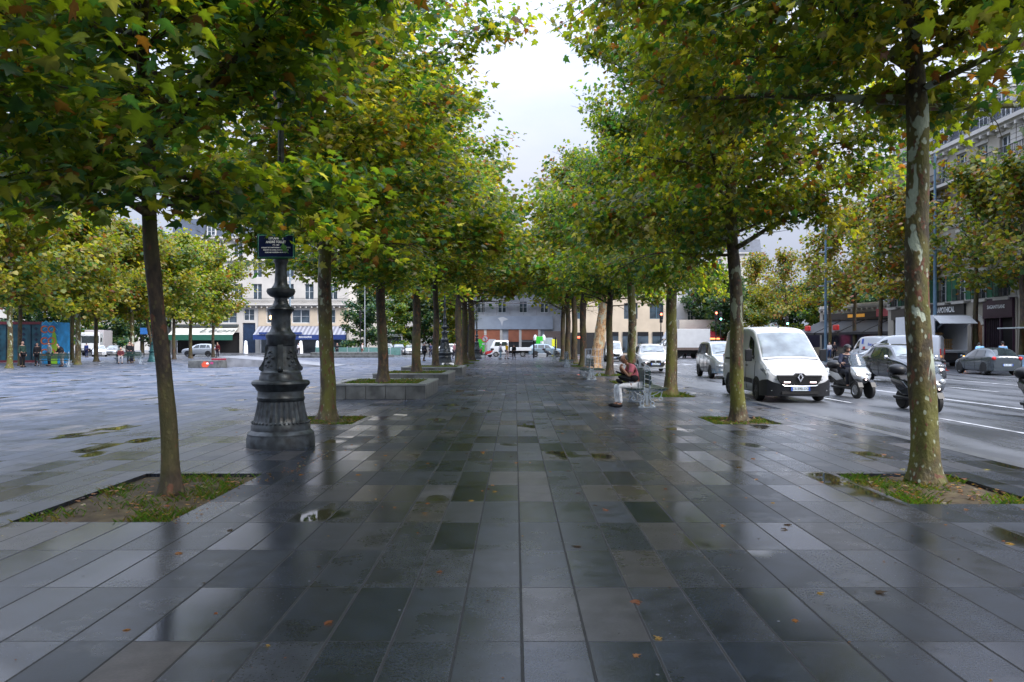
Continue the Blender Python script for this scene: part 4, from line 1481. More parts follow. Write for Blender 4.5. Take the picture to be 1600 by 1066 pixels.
for sg in (-1, 1):
    B_.side_panel(MB(), (.9, 5.0), .52, .66, sg, .014, low=True).build("red_stripe", M['red_paint'], v)
    B_.side_panel(MB(), (.4, 5.0), .02, .28, sg, .014, low=True).build("grey_skirt", M['silver_paint'], v)
    B_.side_panel(MB(), (2.3, 2.62), .45, .9, sg, .014).build("blue_stripe", M['plate_blue'], v)
    B_.side_panel(MB(), (2.6, 3.0), .0, .22, sg, .014).build("red_mark", M['red_paint'], v)
    q = B_.side(3.9, .4, sg, .02)
    text("side_lettering", "Rescue", .34, M['plate_blue'], v, q, (R(80), 0, R(90) * sg))
van("small white van left of the white SUV, farther back", (9.2, 71.5, -.03), heading(-.08, -1), sc=.86, plate="FB-664-JN", group="vans in the traffic")
car("white_car", "white car half hidden to the right of the white SUV", "car", (10.5, 55.5, -.03), heading(0, -1), ST_HATCH, M['white_paint'], (.72, 3.2), .31,
    [(1.55, 2.3, .50, .0), (2.38, 3.25, 0, -.22)], (1.0, 1.66), (3.52, 3.84), "cars in the oncoming traffic", glass='pale_glass')
van("dark blue van crossing the junction behind the silver family car", (18.0, 90, -.03), heading(-.95, -.1), 'dark_paint', .92)


def simple_car(label, px, Y, h, mat, kind='hatch', group="cars on the far roads", name="parked_car", x=None):
    if kind == 'hatch':
        return car(name, label, "car", (gx(px, Y) if x is None else x, Y, -.03), h, ST_HATCH, M[mat], (.72, 3.2), .31, [(1.55, 2.3, .5, 0), (2.38, 3.25, 0, -.22)], (1.0, 1.66), (3.52, 3.84), group, glass='pale_glass')
    return car(name, label, "car", (gx(px, Y) if x is None else x, Y, -.03), h, ST_SUV, M[mat], (.86, 3.5), .35, [(1.5, 2.35, .38, 0), (2.43, 3.2, 0, 0), (3.28, 3.8, 0, -.18)], (1.12, 1.72), (3.95, 4.28), group, glass='pale_glass', lit=True)


simple_car("silver estate car parked in front of the cream awning", 287, 100, heading(-1, 0), 'silver_paint', 'suv')
simple_car("white car on the far left road, below the lorry cab", 155, 98, heading(.5, -1), 'white_paint')
simple_car("silver car behind the bench where the man in red sits", 172, 106, heading(.3, -1), 'silver_paint')
simple_car("white car on the far road left of the dark one, by the lorry", 606, 112, heading(.2, -1), 'white_paint', 'suv')
simple_car("dark car with bright lamps on the far road below the lorry", 624, 110, heading(.2, -1), 'dark_paint', 'suv')
simple_car("white car on the far road right of the dark car with bright lamps", 642, 114, heading(.2, -1), 'white_paint')
simple_car("white car on the far road between the planter trees", 655, 116, heading(.2, -1), 'silver_paint')
simple_car("white car beside the man walking with a bag", 672, 110, heading(-.9, -.2), 'white_paint', 'suv')
simple_car("pale blue car at the kerb left of the stripped leaning trunk", 880, 97, heading(1, 0), 'blue_grey_paint', 'suv')
simple_car("white car before the red cafe awning, far right of the junction", 1106, 104, heading(-.3, -1), 'white_paint')
simple_car("dark car beside the mottled trunk, far along the road", 1124, 112, heading(-.3, -1), 'dark_paint')
simple_car("white car at the back of the traffic, touching the mottled trunk", 1133, 108, heading(-.3, -1), 'white_paint', 'suv')


def box_truck(label, loc, rz, L_=6.2, box0=2.0, H=3.3, opening=None, low='black_plastic', name="box_truck", W=1.12):
    t = thing(name, label, "truck", loc, rz, "box trucks along the roads")
    st = [(0, .82, .42, .95, .78, 1.0), (.1, .92, .40, 1.15, .86, 1.22), (.45, .96, .40, 1.32, .88, 1.42), (1.1, .97, .40, 1.38, .80, 2.05), (1.35, .97, .40, 1.38, .80, 2.16), (box0 - .06, .97, .40, 1.38, .80, 2.18)]
    B = Body(st, .03)
    o = B.mesh(MB()).build("cab", M['white_paint'], t, smooth=True)
    B.top_panel(MB(), .5, 1.08, .92, .014).build("windscreen", M['pale_glass'], t, smooth=True)
    for sg in (-1, 1):
        B.side_panel(MB(), (.78, box0 - .3), .06, .85, sg, .012, .3, 0).build("side_window", M['glass'], t, smooth=True)
        MB().box((sg * 1.1, .75, 1.62), (.14, .10, .34)).build("wing_mirror", M['black_plastic'], t, bevel=.03)
        MB().ell((sg * .72, .02, .86), (.16, .07, .10), 10, 6).build("headlight", M['lamp_glass'], t, smooth=True)
        MB().bx(sg * .9 - .09, sg * .9 + .09, L_ - .02, L_ + .05, .72, .86).build("tail_light", M['amber_on'] if opening else M['tail_red'], t)
    MB().bx(-.9, .9, -.06, .1, .40, .66).build("front_bumper", M[low], t, bevel=.03)
    z0 = 1.02
    bx = MB()
    if not opening:
        bx.bx(-W, W, box0, L_, z0, H)
        # wind deflector over the cab
        bx.prism([(1.1, 2.22), (box0 - .01, 2.22), (box0 - .01, H - .05), (1.55, H - .25)], -W * .9, W * .9, 'x')
        bx.build("cargo_box", M['white_dull'], t, bevel=.02)
        MB().bx(-W - .012, W + .012, box0 + .05, L_ - .02, z0 - .06, z0 + .22).build("side_rail", pm('rail_brown', (.12, .09, .08), .5), t)
    else:
        e = .05                                       # open tail
        z0 = 1.2
        bx.bx(-W, -W + e, box0, L_, z0, H)
        bx.bx(W - e, W, box0, L_, z0, H)
        bx.bx(-W + e, W - e, box0, box0 + e, z0, H)
        bx.bx(-W + e, W - e, box0 + e, L_, H - e, H)
        bx.bx(-W + e, W - e, box0 + e, L_, z0, z0 + e)
        bx.bx(-W + e, W - e, L_ - e, L_, H - .42, H - e)
        bx.build("cargo_box", M['white_dull'], t)
        f = MB()
        f.box((0, L_ + .50, H - .34), (2.5, 1.05, .035), 0, R(-30))
        f.build("tail_flap", M['white_dull'], t)
        for sg in (-1, 1):
            MB().tube([(sg * .9, L_ - .02, H - .9), (sg * .9, L_ + .75, H - .50)], .02, 5).build("flap_strut", M['grey_iron'], t)
        MB().bx(-W, W, L_ - .02, L_ + .08, z0 - .14, z0 - .01).build("tail_sill", M['silver_paint'], t)
        MB().bx(-W, W, L_ - .1, L_ + .04, .40, .58).build("rear_bumper", M['black_plastic'], t)
    MB().bx(-.5, .5, 1.0, L_ - .05, .55, z0 - .005).build("chassis", M['dark'], t)
    for ya in (.95, L_ - 1.25):
        for sg in (-1, 1):
            add_wheel(t, sg * .88, ya, .36, .24, 'hubcap', sg)
    return t


box_truck("white box truck with a wind deflector turning at the junction", (15.6, 86.0, -.03), heading(-1, -.08), 6.0)
tr = box_truck("box truck with its raised white tail flap showing pallets inside", (29.5, 59.4, -.03), math.pi, 7.4, 2.1, 3.62, True)
pl = thing("wooden_pallet", "light wooden pallet leaning inside the box truck with the raised flap", "pallet", (29.2, 53.2, 1.22), R(-80), "pallets in the truck")
wood = pm('pallet_wood', (.42, .27, .12), .7, 0, .25, 8)
mb = MB()
for k in range(7):
    mb.box((-.33, -.6 + k * .2, .62), (.025, .10, 1.2), 0, 0, R(0))
for k in range(3):
    mb.box((-.25, 0, .12 + k * .5), (.1, 1.35, .1))
mb.build("boards", wood, pl)
dup(pl, (30.2, 53.5, 1.22), R(-95), "second, lower pallet to the right of the leaning one in the open truck", (.9, .7, .62))

lo = thing("lorry", "white lorry cab with a dark windscreen on the far road", "truck", (gx(618, 120), 119, -.03), heading(.15, -1), "box trucks along the roads")
mb = MB().bx(-1.2, 1.2, 0, 2.1, .5, 3.2)
mb.build("cab", M['white_paint'], lo, bevel=.12)
MB().bx(-1.22, 1.22, 2.3, 8.0, 1.0, 3.6).build("cargo_box", pm('lorry_box', (.35, .33, .34), .5), lo, bevel=.03)
MB().bx(-1.08, 1.08, -.02, .02, 1.75, 2.75).build("windscreen", M['glass'], lo, bevel=.05)
MB().bx(-1.15, 1.15, -.06, .02, .42, 1.0).build("front_bumper", M['black_plastic'], lo, bevel=.03)
for sg in (-1, 1):
    MB().bx(sg * .9 - .16, sg * .9 + .16, -.08, .0, .75, .95).build("headlight", M['lamp_glass'], lo, bevel=.02)
    MB().box((sg * 1.36, .05, 2.2), (.16, .1, .6)).build("wing_mirror", M['black_plastic'], lo, bevel=.03)
for ya in (1.2, 6.4):
    for sg in (-1, 1):
        add_wheel(lo, sg * 1.05, ya, .48, .3, 'hubcap', sg)
dup(lo, (gx(141, 106), 106, -.03), heading(.3, -1), "blue windowed lorry on the left road beside a yellow box")

# white tipper pick-up crossing at the end of the alley
tp = thing("pickup_truck", "white crew cab tipper truck parked at the end of the alley", "truck", (gx(766, 97), 97, -.03), heading(-1, 0), "box trucks along the roads")
st = [(0, .78, .42, 1.1, .74, 1.15), (.1, .86, .40, 1.2, .80, 1.28), (.45, .88, .40, 1.3, .74, 2.0), (.65, .88, .40, 1.3, .72, 2.08), (2.2, .88, .40, 1.3, .72, 2.1), (2.3, .88, .42, 1.3, .72, 2.0)]
B = Body(st, .02)
B.mesh(MB()).build("cab", M['white_paint'], tp, smooth=True)
B.top_panel(MB(), .14, .44, .88, .014).build("windscreen", M['glass'], tp, smooth=True)
for sg in (-1, 1):
    for a, b in ((.55, 1.25), (1.4, 2.1)):
        B.side_panel(MB(), (a, b), .1, .85, sg, .01, .12, 0).build("side_window", M['glass'], tp)
MB().bx(-.95, .95, 2.5, 5.2, .78, 1.2).build("tipper_bed", M['white_dull'], tp, bevel=.02)
MB().bx(-.4, .4, .5, 5.0, .5, .77).build("chassis", M['dark'], tp)
for ya in (.75, 4.1):
    for sg in (-1, 1):
        add_wheel(tp, sg * .8, ya, .34, .22, 'rim', sg)


# ------------------------------------------------------------------ scooters
def scooter(label, loc, rz, three=True, col='silver_paint', lit=True, name="motor_scooter", group="scooters and motorcycles on the road"):
    """faces local -y; origin under the middle"""
    t = thing(name, label, "scooter", loc, rz, group)
    P_ = M[col]
    BPm = M['black_plastic']
    fx = (-.21, .21) if three else (0,)
    for x in fx:
        add_wheel(t, x, -.72, .26, .12, 'rim', 1 if x >= 0 else -1)
        MB().tube([(x, -.72, .27), (x * .8, -.66, .62)], .035, 6).build("fork", BPm, t)
        MB().prism([(-.98, .36), (-.9, .50), (-.72, .575), (-.54, .50), (-.48, .38), (-.55, .45), (-.72, .53), (-.88, .46)], x - .075, x + .075, 'x').build("mudguard", BPm, t)
    add_wheel(t, 0, .66, .26, .14, 'hubcap', 1)
    # front fairing, lofted up from the beak to the dash
    def loft(secs, mat, nm, par=t, cl=True):
        n = 16
        vs, fs = [], []
        for (y, z, rx, ry) in secs:
            for k in range(n):
                a = 2 * math.pi * k / n
                vs.append((rx * math.cos(a), y + ry * math.sin(a), z))
        for i in range(len(secs) - 1):
            for k in range(n):
                fs.append((i * n + k, i * n + (k + 1) % n, (i + 1) * n + (k + 1) % n, (i + 1) * n + k))
        fs += [tuple(range(n - 1, -1, -1)), tuple(range((len(secs) - 1) * n, len(secs) * n))]
        return MB().add(vs, fs).build(nm, mat, par, smooth=True)
    loft([(-.62, .46, .13, .14), (-.66, .56, .22, .20), (-.64, .68, .29, .21), (-.58, .80, .31, .18), (-.50, .92, .28, .14), (-.42, 1.0, .22, .09)], P_, "front_fairing")
    loft([(-.36, .30, .20, .16), (-.36, .5, .24, .14), (-.38, .75, .26, .10), (-.38, .92, .22, .08)], BPm, "leg_shield")
    MB().prism([(-.45, .26), (.75, .26), (.80, .34), (-.45, .34)], -.22, .22, 'x').build("footboard", BPm, t, bevel=.03)
    sb = [(-.02, .34), (.15, .62), (.30, .74), (.75, .80), (.98, .84), (.95, .70), (.70, .48), (.45, .36)]
    MB().prism(sb, -.17, .17, 'x').build("rear_body", P_ if not three else BPm, t, bevel=.05)
    for sg in (-1, 1):
        MB().prism([(.12, .56), (.36, .72), (.92, .80), (.85, .66), (.45, .5)], sg * .172, sg * .20, 'x').build("side_panel", P_, t, bevel=.01)
    MB().prism([(.10, .70), (.30, .77), (.50, .76), (.58, .84), (.92, .88), (.95, .82), (.62, .76), (.3, .70)], -.16, .16, 'x').build("seat", M['tyre'], t, bevel=.025)
    tc = MB().ell((0, .93, .99), (.24, .22, .155), 16, 10)
    tco = tc.build("top_box", BPm, t, smooth=True)
    MB().bx(-.15, .15, 1.12, 1.145, .94, .99).build("reflector", M['tail_red'], tco)
    MB().tube([(.24, .35, .34), (.24, .6, .36), (.25, .98, .46)], [.04, .065, .07], 10).build("exhaust", M['silver_paint'] if not three else BPm, t, smooth=True)
    hb = MB().tube([(-.36, -.24, 1.04), (-.2, -.34, 1.02), (.2, -.34, 1.02), (.36, -.24, 1.04)], .022, 8)
    hbo = hb.build("handlebar", BPm, t, smooth=True)
    for sg in (-1, 1):
        MB().tube([(sg * .24, -.36, 1.04), (sg * .38, -.42, 1.2)], .009, 5).ell((sg * .40, -.42, 1.24), (.065, .025, .045), 10, 6).build("wing_mirror", BPm, hbo, smooth=True)
    # windshield, a curved clear-grey sheet
    vs, fs = [], []
    for i in range(7):
        f = i / 6
        w = .25 + .05 * math.sin(f * 3.1) - .10 * f * f
        for k in range(9):
            a = -1 + k / 4
            vs.append((a * w, -.60 + .26 * f + .10 * a * a, .95 + .46 * f - .05 * a * a * f))
    fs = [(i * 9 + k, i * 9 + k + 1, (i + 1) * 9 + k + 1, (i + 1) * 9 + k) for i in range(6) for k in range(8)]
    w_ = MB().add(vs, fs).build("windshield", M['shield'], t, smooth='all')
    so = w_.modifiers.new("thick", 'SOLIDIFY'); so.thickness = .006
    for sg in (-1, 1):
        on = lit and sg < 0
        MB().ell((sg * .14, -.79, .76), (.10, .05, .065), 12, 8, sg * .3).build("headlight", M['head_on'] if on else M['lamp_glass'], t, smooth=True)
    MB().ell((0, -.855, .58), (.10, .03, .06), 10, 6).build("badge_panel", M['dark'], t, smooth=True)
    MB().ell((0, -.884, .585), (.03, .01, .025), 8, 5).build("marker_light", M['led'], t, smooth=True)
    return t


m = bpy.data.materials.new("tinted_shield")
nt, N, L, P = nodes_of(m)
P.inputs["Base Color"].default_value = (.10, .13, .16, 1); P.inputs["Roughness"].default_value = .06
tb = N.new("ShaderNodeBsdfTransparent"); mxs = N.new("ShaderNodeMixShader"); mxs.inputs[0].default_value = .45
L.new(P.outputs[0], mxs.inputs[1]); L.new(tb.outputs[0], mxs.inputs[2]); L.new(mxs.outputs[0], N["Material Output"].inputs["Surface"])
M['shield'] = m

SC1 = (10.55, 24.2, -.03)
sc1 = scooter("silver three wheeled scooter with a lit headlamp, ridden beside the white van", SC1, heading(.12, -1))
scooter("dark two wheeled scooter with a lit headlamp half hidden by the thick near trunk", (10.12, 19.3, -.03), heading(.06, -1), False, 'dark_paint')
scooter("black scooter cut off by the right edge of the picture", (11.75, 16.9, -.03), heading(-.1, -1), False, 'dark_paint', lit=False)
scooter("black scooter parked behind the right corner of the white van", (gx(1281, 33), 33.5, -.03), heading(-.9, .4), False, 'dark_paint', lit=False)
scooter("red scooter riding away in the middle of the far road", (gx(1069, 88), 88, -.03), heading(0.05, 1), False, 'red_paint', lit=False)
scooter("scooter parked beside the dark bollard, end of the alley, left", (gx(757, 93), 93.5, -.03), heading(-1, .1), False, 'red_paint', lit=False)
scooter("dark scooter parked by the pale blue car at the end of the alley", (gx(862, 93), 93.5, -.03), heading(1, .1), False, 'dark_paint', lit=False)

# ------------------------------------------------------------------ cast iron lamp posts
def lamp_profile():
    k = 0.0103
    raw = [(52, 697), (52, 684), (50.5, 681), (50.5, 677), (48, 674), (45, 671.5), (45, 665), (43.5, 663), (43.5, 661), (42, 659)]
    fl = [(41, 656), (39, 648), (37.2, 640), (36, 633), (35, 627)]
    raw2 = [(36, 625), (36.5, 621), (35, 619), (35, 611), (37, 609), (39, 605), (43, 602), (44.5, 599), (43.5, 596), (41, 594.5), (33, 593.5), (32.5, 588), (31, 586), (31, 582), (28, 579.5), (27, 578)]
    ped = [(27, 575), (26.3, 572), (24.5, 562), (22, 552), (20.5, 545), (20, 541), (21.5, 539), (21.5, 530), (23, 527), (23, 523), (21, 520.5), (17.5, 518), (15.5, 514)]
    up = [(14.5, 510), (14.5, 494), (16, 489), (18, 486.5), (20.5, 483), (19.5, 481), (15, 479), (11.5, 474), (9.8, 468), (10.5, 465), (16, 463), (20.5, 459), (22, 455), (21, 451), (14.5, 449.5),
          (12, 446), (9.8, 441), (9.2, 430), (8.7, 420), (9, 412), (11, 408), (11, 404), (8.2, 400)]
    out = [(r * k, (697 - y) * k) for r, y in raw]
    out += [(r * k, (697 - y) * k, 0.020) for r, y in fl]
    out += [(r * k, (697 - y) * k) for r, y in raw2 + ped + up]
    out += [(.070, 3.25), (.052, 4.2), (.046, 5.2), (.09, 5.24), (.09, 5.3), (.055, 5.36), (.05, 5.6)]
    return out


def lamp_post(label, loc, mat='iron', sc=1.0):
    t = thing("lamp_post", label, "street lamp", loc, R(15), "ornate cast iron lamp posts")
    t.scale = (sc, sc, sc)
    MB().lathe(lamp_profile(), 96, flute=32).build("column", M[mat], t, smooth=True)
    k = .0103
    for q in range(4):                               # scroll consoles on the pedestal
        a = R(45 + 15 + 90 * q) - R(60) + R(0)
        mb = MB()
        prof = [(.20, 1.66), (.245, 1.60), (.245, 1.50), (.27, 1.38), (.31, 1.30), (.335, 1.25), (.325, 1.215), (.29, 1.21), (.26, 1.24), (.22, 1.30), (.18, 1.5)]
        mb.prism(prof, -.042, .042, 'y')
        mb.torus((.298, 0, 1.25), .03, .016, 'y', 12, 6)
        M_ = Matrix.Rotation(a, 3, 'Z')
        mb.v = [tuple(M_ @ Vector(p)) for p in mb.v]
        mb.build("scroll_console", M[mat], t, smooth=True)
        rel = MB()                                   # cast relief on each face between the consoles
        b = a + R(45)
        for (u, z, r_) in ((0, 1.52, .045), (-.07, 1.42, .04), (.07, 1.42, .04), (0, 1.36, .05), (-.06, 1.30, .03), (.06, 1.30, .03), (0, 1.28, .03), (0, 1.45, .03), (-.04, 1.5, .025), (.04, 1.5, .025)):
            rad = .268 - (z - 1.26) * .2
            c = (rad * math.cos(b) - u * math.sin(b), rad * math.sin(b) + u * math.cos(b), z)
            rel.torus(c, r_ * .7, r_ * .28, 'z', 8, 5) if False else rel.ell(c, (r_ * .8, r_ * .8, r_ * .6), 8, 6)
        rel.build("relief", M[mat], t, smooth=True)
    bd = MB()
    for i in range(40):
        a = 2 * math.pi * i / 40
        bd.ell((.445 * math.cos(a), .445 * math.sin(a), .385), (.02, .02, .02), 6, 5)
    bd.build("bead_moulding", M[mat], t, smooth=True)
    bd = MB()
    for i in range(36):
        a = 2 * math.pi * i / 36
        bd.box((.352 * math.cos(a), .352 * math.sin(a), .845), (.012, .032, .05), a)
    bd.build("dentil_moulding", M[mat], t, smooth=True)
    bd = MB()
    for i in range(12):
        a = 2 * math.pi * i / 12
        bd.box((.146 * math.cos(a), .146 * math.sin(a), 2.0), (.012, .03, .11), a)
    bd.build("dentil_moulding", M[mat], t, smooth=True)
    ln = MB().lathe([(.05, 5.6), (.12, 5.66), (.2, 6.15), (.22, 6.17), (.16, 6.3), (.05, 6.42), (.02, 6.5)], 8)
    ln.build("lantern", M[mat], t)
    return t


LAMP1 = (gx(439, 12.45), 12.45, 0)
lamp_post("large ornate black lamp post base carrying the navy street sign", LAMP1)
lp2 = lamp_post("ornate lamp post with a white painted tag, behind the planters", (gx(695, 47), 47, 0), sc=1.06)
text("painted_tag", "EC", .62, M['text_white'], lp2, (.12, -.42, .2), (R(78), 0, R(8)), .004, bold=.02)
lamp_post("farthest ornate lamp post at the end of the tree alley", (gx(745, 83), 83, 0))
lamp_post("green ornate lamp post across the square, left of the leaning near trunk", (gx(240, 69), 69, 0), 'iron_green', .95)

# street name plate on the first lamp
sg_ = thing("street_sign", "navy enamel street name plate with a green border on the lamp post", "sign", (LAMP1[0] - .04, LAMP1[1] - .13, 3.21), R(-2))
W_, H_ = .62, .405
MB().bx(-W_ / 2, W_ / 2, 0, .018, -H_ / 2, H_ / 2).build("border", pm('enamel_green', (.012, .085, .045), .2, 0, .1, 8), sg_, bevel=.006)
MB().bx(-W_ / 2 + .028, W_ / 2 - .028, -.005, .004, -H_ / 2 + .028, H_ / 2 - .028).build("panel", pm('enamel_navy', (.006, .012, .06), .2, 0, .1, 8), sg_)
rimm = pm('enamel_pale_green', (.10, .30, .22), .25)
fr = MB()
for a, b, c, d in ((-1, 1, -1, -1), (-1, 1, 1, 1), (-1, -1, -1, 1), (1, 1, -1, 1)):
    fr.tube([(a * (W_ / 2 - .028), -.006, c * (H_ / 2 - .028)), (b * (W_ / 2 - .028), -.006, d * (H_ / 2 - .028))], .0035, 4)
for a in (-1, 1):
    for c in (-1, 1):
        fr.torus((a * (W_ / 2 - .024), -.007, c * (H_ / 2 - .024)), .014, .004, 'y', 12, 5)
fr.build("inner_frame", rimm, sg_)
for body, size, z, b in (("ESPLANADE", .052, .128, .0018), ("ANDRÉ TOLLET", .052, .068, .0018), ("1913 - 2001", .026, .020, .0008), ("PRÉSIDENT DU COMITÉ PARISIEN DE LA LIBÉRATION", .0225, -.022, .001),
                         ("PRÉSIDENT DU CONSEIL MUNICIPAL DE PARIS", .0225, -.060, .001), ("SECRÉTAIRE CONFÉDÉRAL DE LA C.G.T.", .0225, -.098, .001)):
    text("lettering", body, size, M['text_white'], sg_, (0, -.0075, z), extrude=.001, bold=b, sx=.88)


# ------------------------------------------------------------------ double bench
def bench(label, loc, rz=0.0, L_=2.0):
    """back-to-back bench along local y: seats face -x and +x"""
    t = thing("park_bench", label, "bench", loc, rz, "double sided park benches")
    G = M['grey_iron']
    for y in (0.06, L_ - .06):
        mb = MB()
        mb.box((0, y, .012), (.46, .05, .024))
        for s in (-1, 1):
            mb.torus((s * .135, y, .105), .048, .017, 'y', 16, 6)
            mb.tube([(s * .20, y, .02), (s * .135, y, .055)], .018, 6)
            mb.tube([(s * .07, y, .02), (s * .12, y, .055)], .016, 6)
            mb.tube([(s * .11, y, .15), (s * .06, y, .24), (s * .07, y, .34), (s * .11, y, .42)], .022, 8)
            mb.torus((s * .13, y, .27), .042, .014, 'y', 14, 6)
            mb.tube([(s * .09, y, .43), (s * .30, y, .44), (s * .50, y, .455)], [.022, .02, .016], 6)
            mb.tube([(s * .14, y, .31), (s * .26, y, .36), (s * .36, y, .43)], [.012, .013, .012], 6)
            mb.tube([(s * .40, y, .43), (s * .37, y, .34), (s * .36, y, .27)], .012, 6)
            mb.torus((s * .355, y, .225), .045, .013, 'y', 14, 6)
            mb.tube([(s * .075, y, .42), (s * .070, y, .70), (s * .060, y, 1.0)], [.02, .016, .014], 8)
        mb.tube([(.06, y, 1.0), (.045, y, 1.05), (0, y, 1.075), (-.045, y, 1.05), (-.06, y, 1.0)], .015, 8)
        mb.torus((0, y, .36), .055, .015, 'y', 16, 6)
        mb.torus((0, y, .96), .03, .012, 'y', 12, 6)
        mb.box((0, y, .46), (.17, .028, .07))
        mb.box((0, y, .22), (.06, .03, .30))
        mb.build("iron_frame", G, t, smooth=True)
    for s in (-1, 1):
        st = MB()
        for k in range(5):
            st.box((s * (.13 + .095 * k), L_ / 2, .472 + .006 * abs(k - 2)), (.075, L_, .026))
        st.build("seat", M['slat'], t, bevel=.006)
        bk = MB()
        for k in range(3):
            bk.box((s * (.098 - .010 * k), L_ / 2, .64 + .13 * k), (.022, L_, .105))
        bk.build("backrest", M['slat'], t, bevel=.005)
    return t


B1 = bench("grey iron double bench with a man sitting on its near end", (3.40, 19.75, 0))
dup(B1, (3.48, 34.9, 0), 0, "empty grey iron double bench next beyond the seated man")
dup(B1, (3.7, 54.5, 0), 0, "empty double bench, second beyond the seated man")
dup(B1, (3.75, 72, 0), 0, "empty double bench, the farthest along the road side")
dup(B1, (gx(62, 54), 54, 0), R(-84), "double bench in front of the patterned container on the square")
dup(B1, (gx(182, 63), 63, 0), R(-88), "double bench on the square where the man in red sits")


# ------------------------------------------------------------------ people
BASE = dict(pelvis=(0, 0, .94), waist=(0, .0, 1.08), chest=(0, .01, 1.30), neck=(0, .01, 1.46), head0=(0, -.01, 1.54),
            shL=(.17, .01, 1.40), elL=(.23, .03, 1.13), wrL=(.23, -.04, .89), haL=(.23, -.06, .80),
            shR=(-.17, .01, 1.40), elR=(-.23, .03, 1.13), wrR=(-.23, -.04, .89), haR=(-.23, -.06, .80),
            hiL=(.095, 0, .90), knL=(.10, -.015, .49), anL=(.10, .02, .09), toL=(.11, -.13, .035),
            hiR=(-.095, 0, .90), knR=(-.10, -.015, .49), anR=(-.10, .02, .09), toR=(-.11, -.13, .035))
RAD = dict(pelvis=.135, waist=.125, chest=.14, neck=.058, head0=.06, sh=.068, el=.045, wr=.031, ha=.03, hi=.088, kn=.06, an=.042, to=.036)
EDG = [('pelvis', 'waist'), ('waist', 'chest'), ('chest', 'neck'), ('neck', 'head0'), ('chest', 'shL'), ('shL', 'elL'), ('elL', 'wrL'), ('wrL', 'haL'),
       ('chest', 'shR'), ('shR', 'elR'), ('elR', 'wrR'), ('wrR', 'haR'), ('pelvis', 'hiL'), ('hiL', 'knL'), ('knL', 'anL'), ('anL', 'toL'), ('pelvis', 'hiR'), ('hiR', 'knR'), ('knR', 'anR'), ('anR', 'toR')]


def skin_mesh(pts, edges, rads, mat, sub=2):
    me = bpy.data.meshes.new("skin_tmp")
    me.from_pydata([tuple(p) for p in pts], edges, [])
    o = bpy.data.objects.new("skin_tmp", me)
    COL.objects.link(o)
    sk = o.modifiers.new("skin", 'SKIN')
    sk.use_smooth_shade = True
    for i, r in enumerate(rads):
        me.skin_vertices[0].data[i].radius = r if hasattr(r, '__len__') else (r, r)
    me.skin_vertices[0].data[0].use_root = True
    ss = o.modifiers.new("sub", 'SUBSURF'); ss.levels = ss.render_levels = sub
    bpy.context.view_layer.update()
    out = bpy.data.meshes.new_from_object(o.evaluated_get(bpy.context.evaluated_depsgraph_get()))
    bpy.data.objects.remove(o)
    out.materials.clear(); out.materials.append(mat)
    return out


def sub_skin(P, names, edges, grow, mat, fat=1.0, override=None):
    idx = {n: i for i, n in enumerate(names)}
    rr = []
    for n in names:
        k = n if n in RAD else n[:2]
        r = RAD[k] * fat + grow
        if override and k in override:
            r = override[k]
        rr.append((r * 1.22, r * .88) if n in ('pelvis', 'waist', 'chest') else r)
    return skin_mesh([P[n] for n in names], [(idx[a], idx[b]) for a, b in edges], rr, mat)


def join_into(me, mb, mat_index=0):
    b = bmesh.new()
    b.from_mesh(me)
    vs = [b.verts.new(p) for p in mb.v]
    for f, mi in zip(mb.f, mb.m):
        try:
            q = b.faces.new([vs[i] for i in f])
            q.smooth = True
            q.material_index = mi
        except ValueError:
            pass
    b.to_mesh(me)
    b.free()


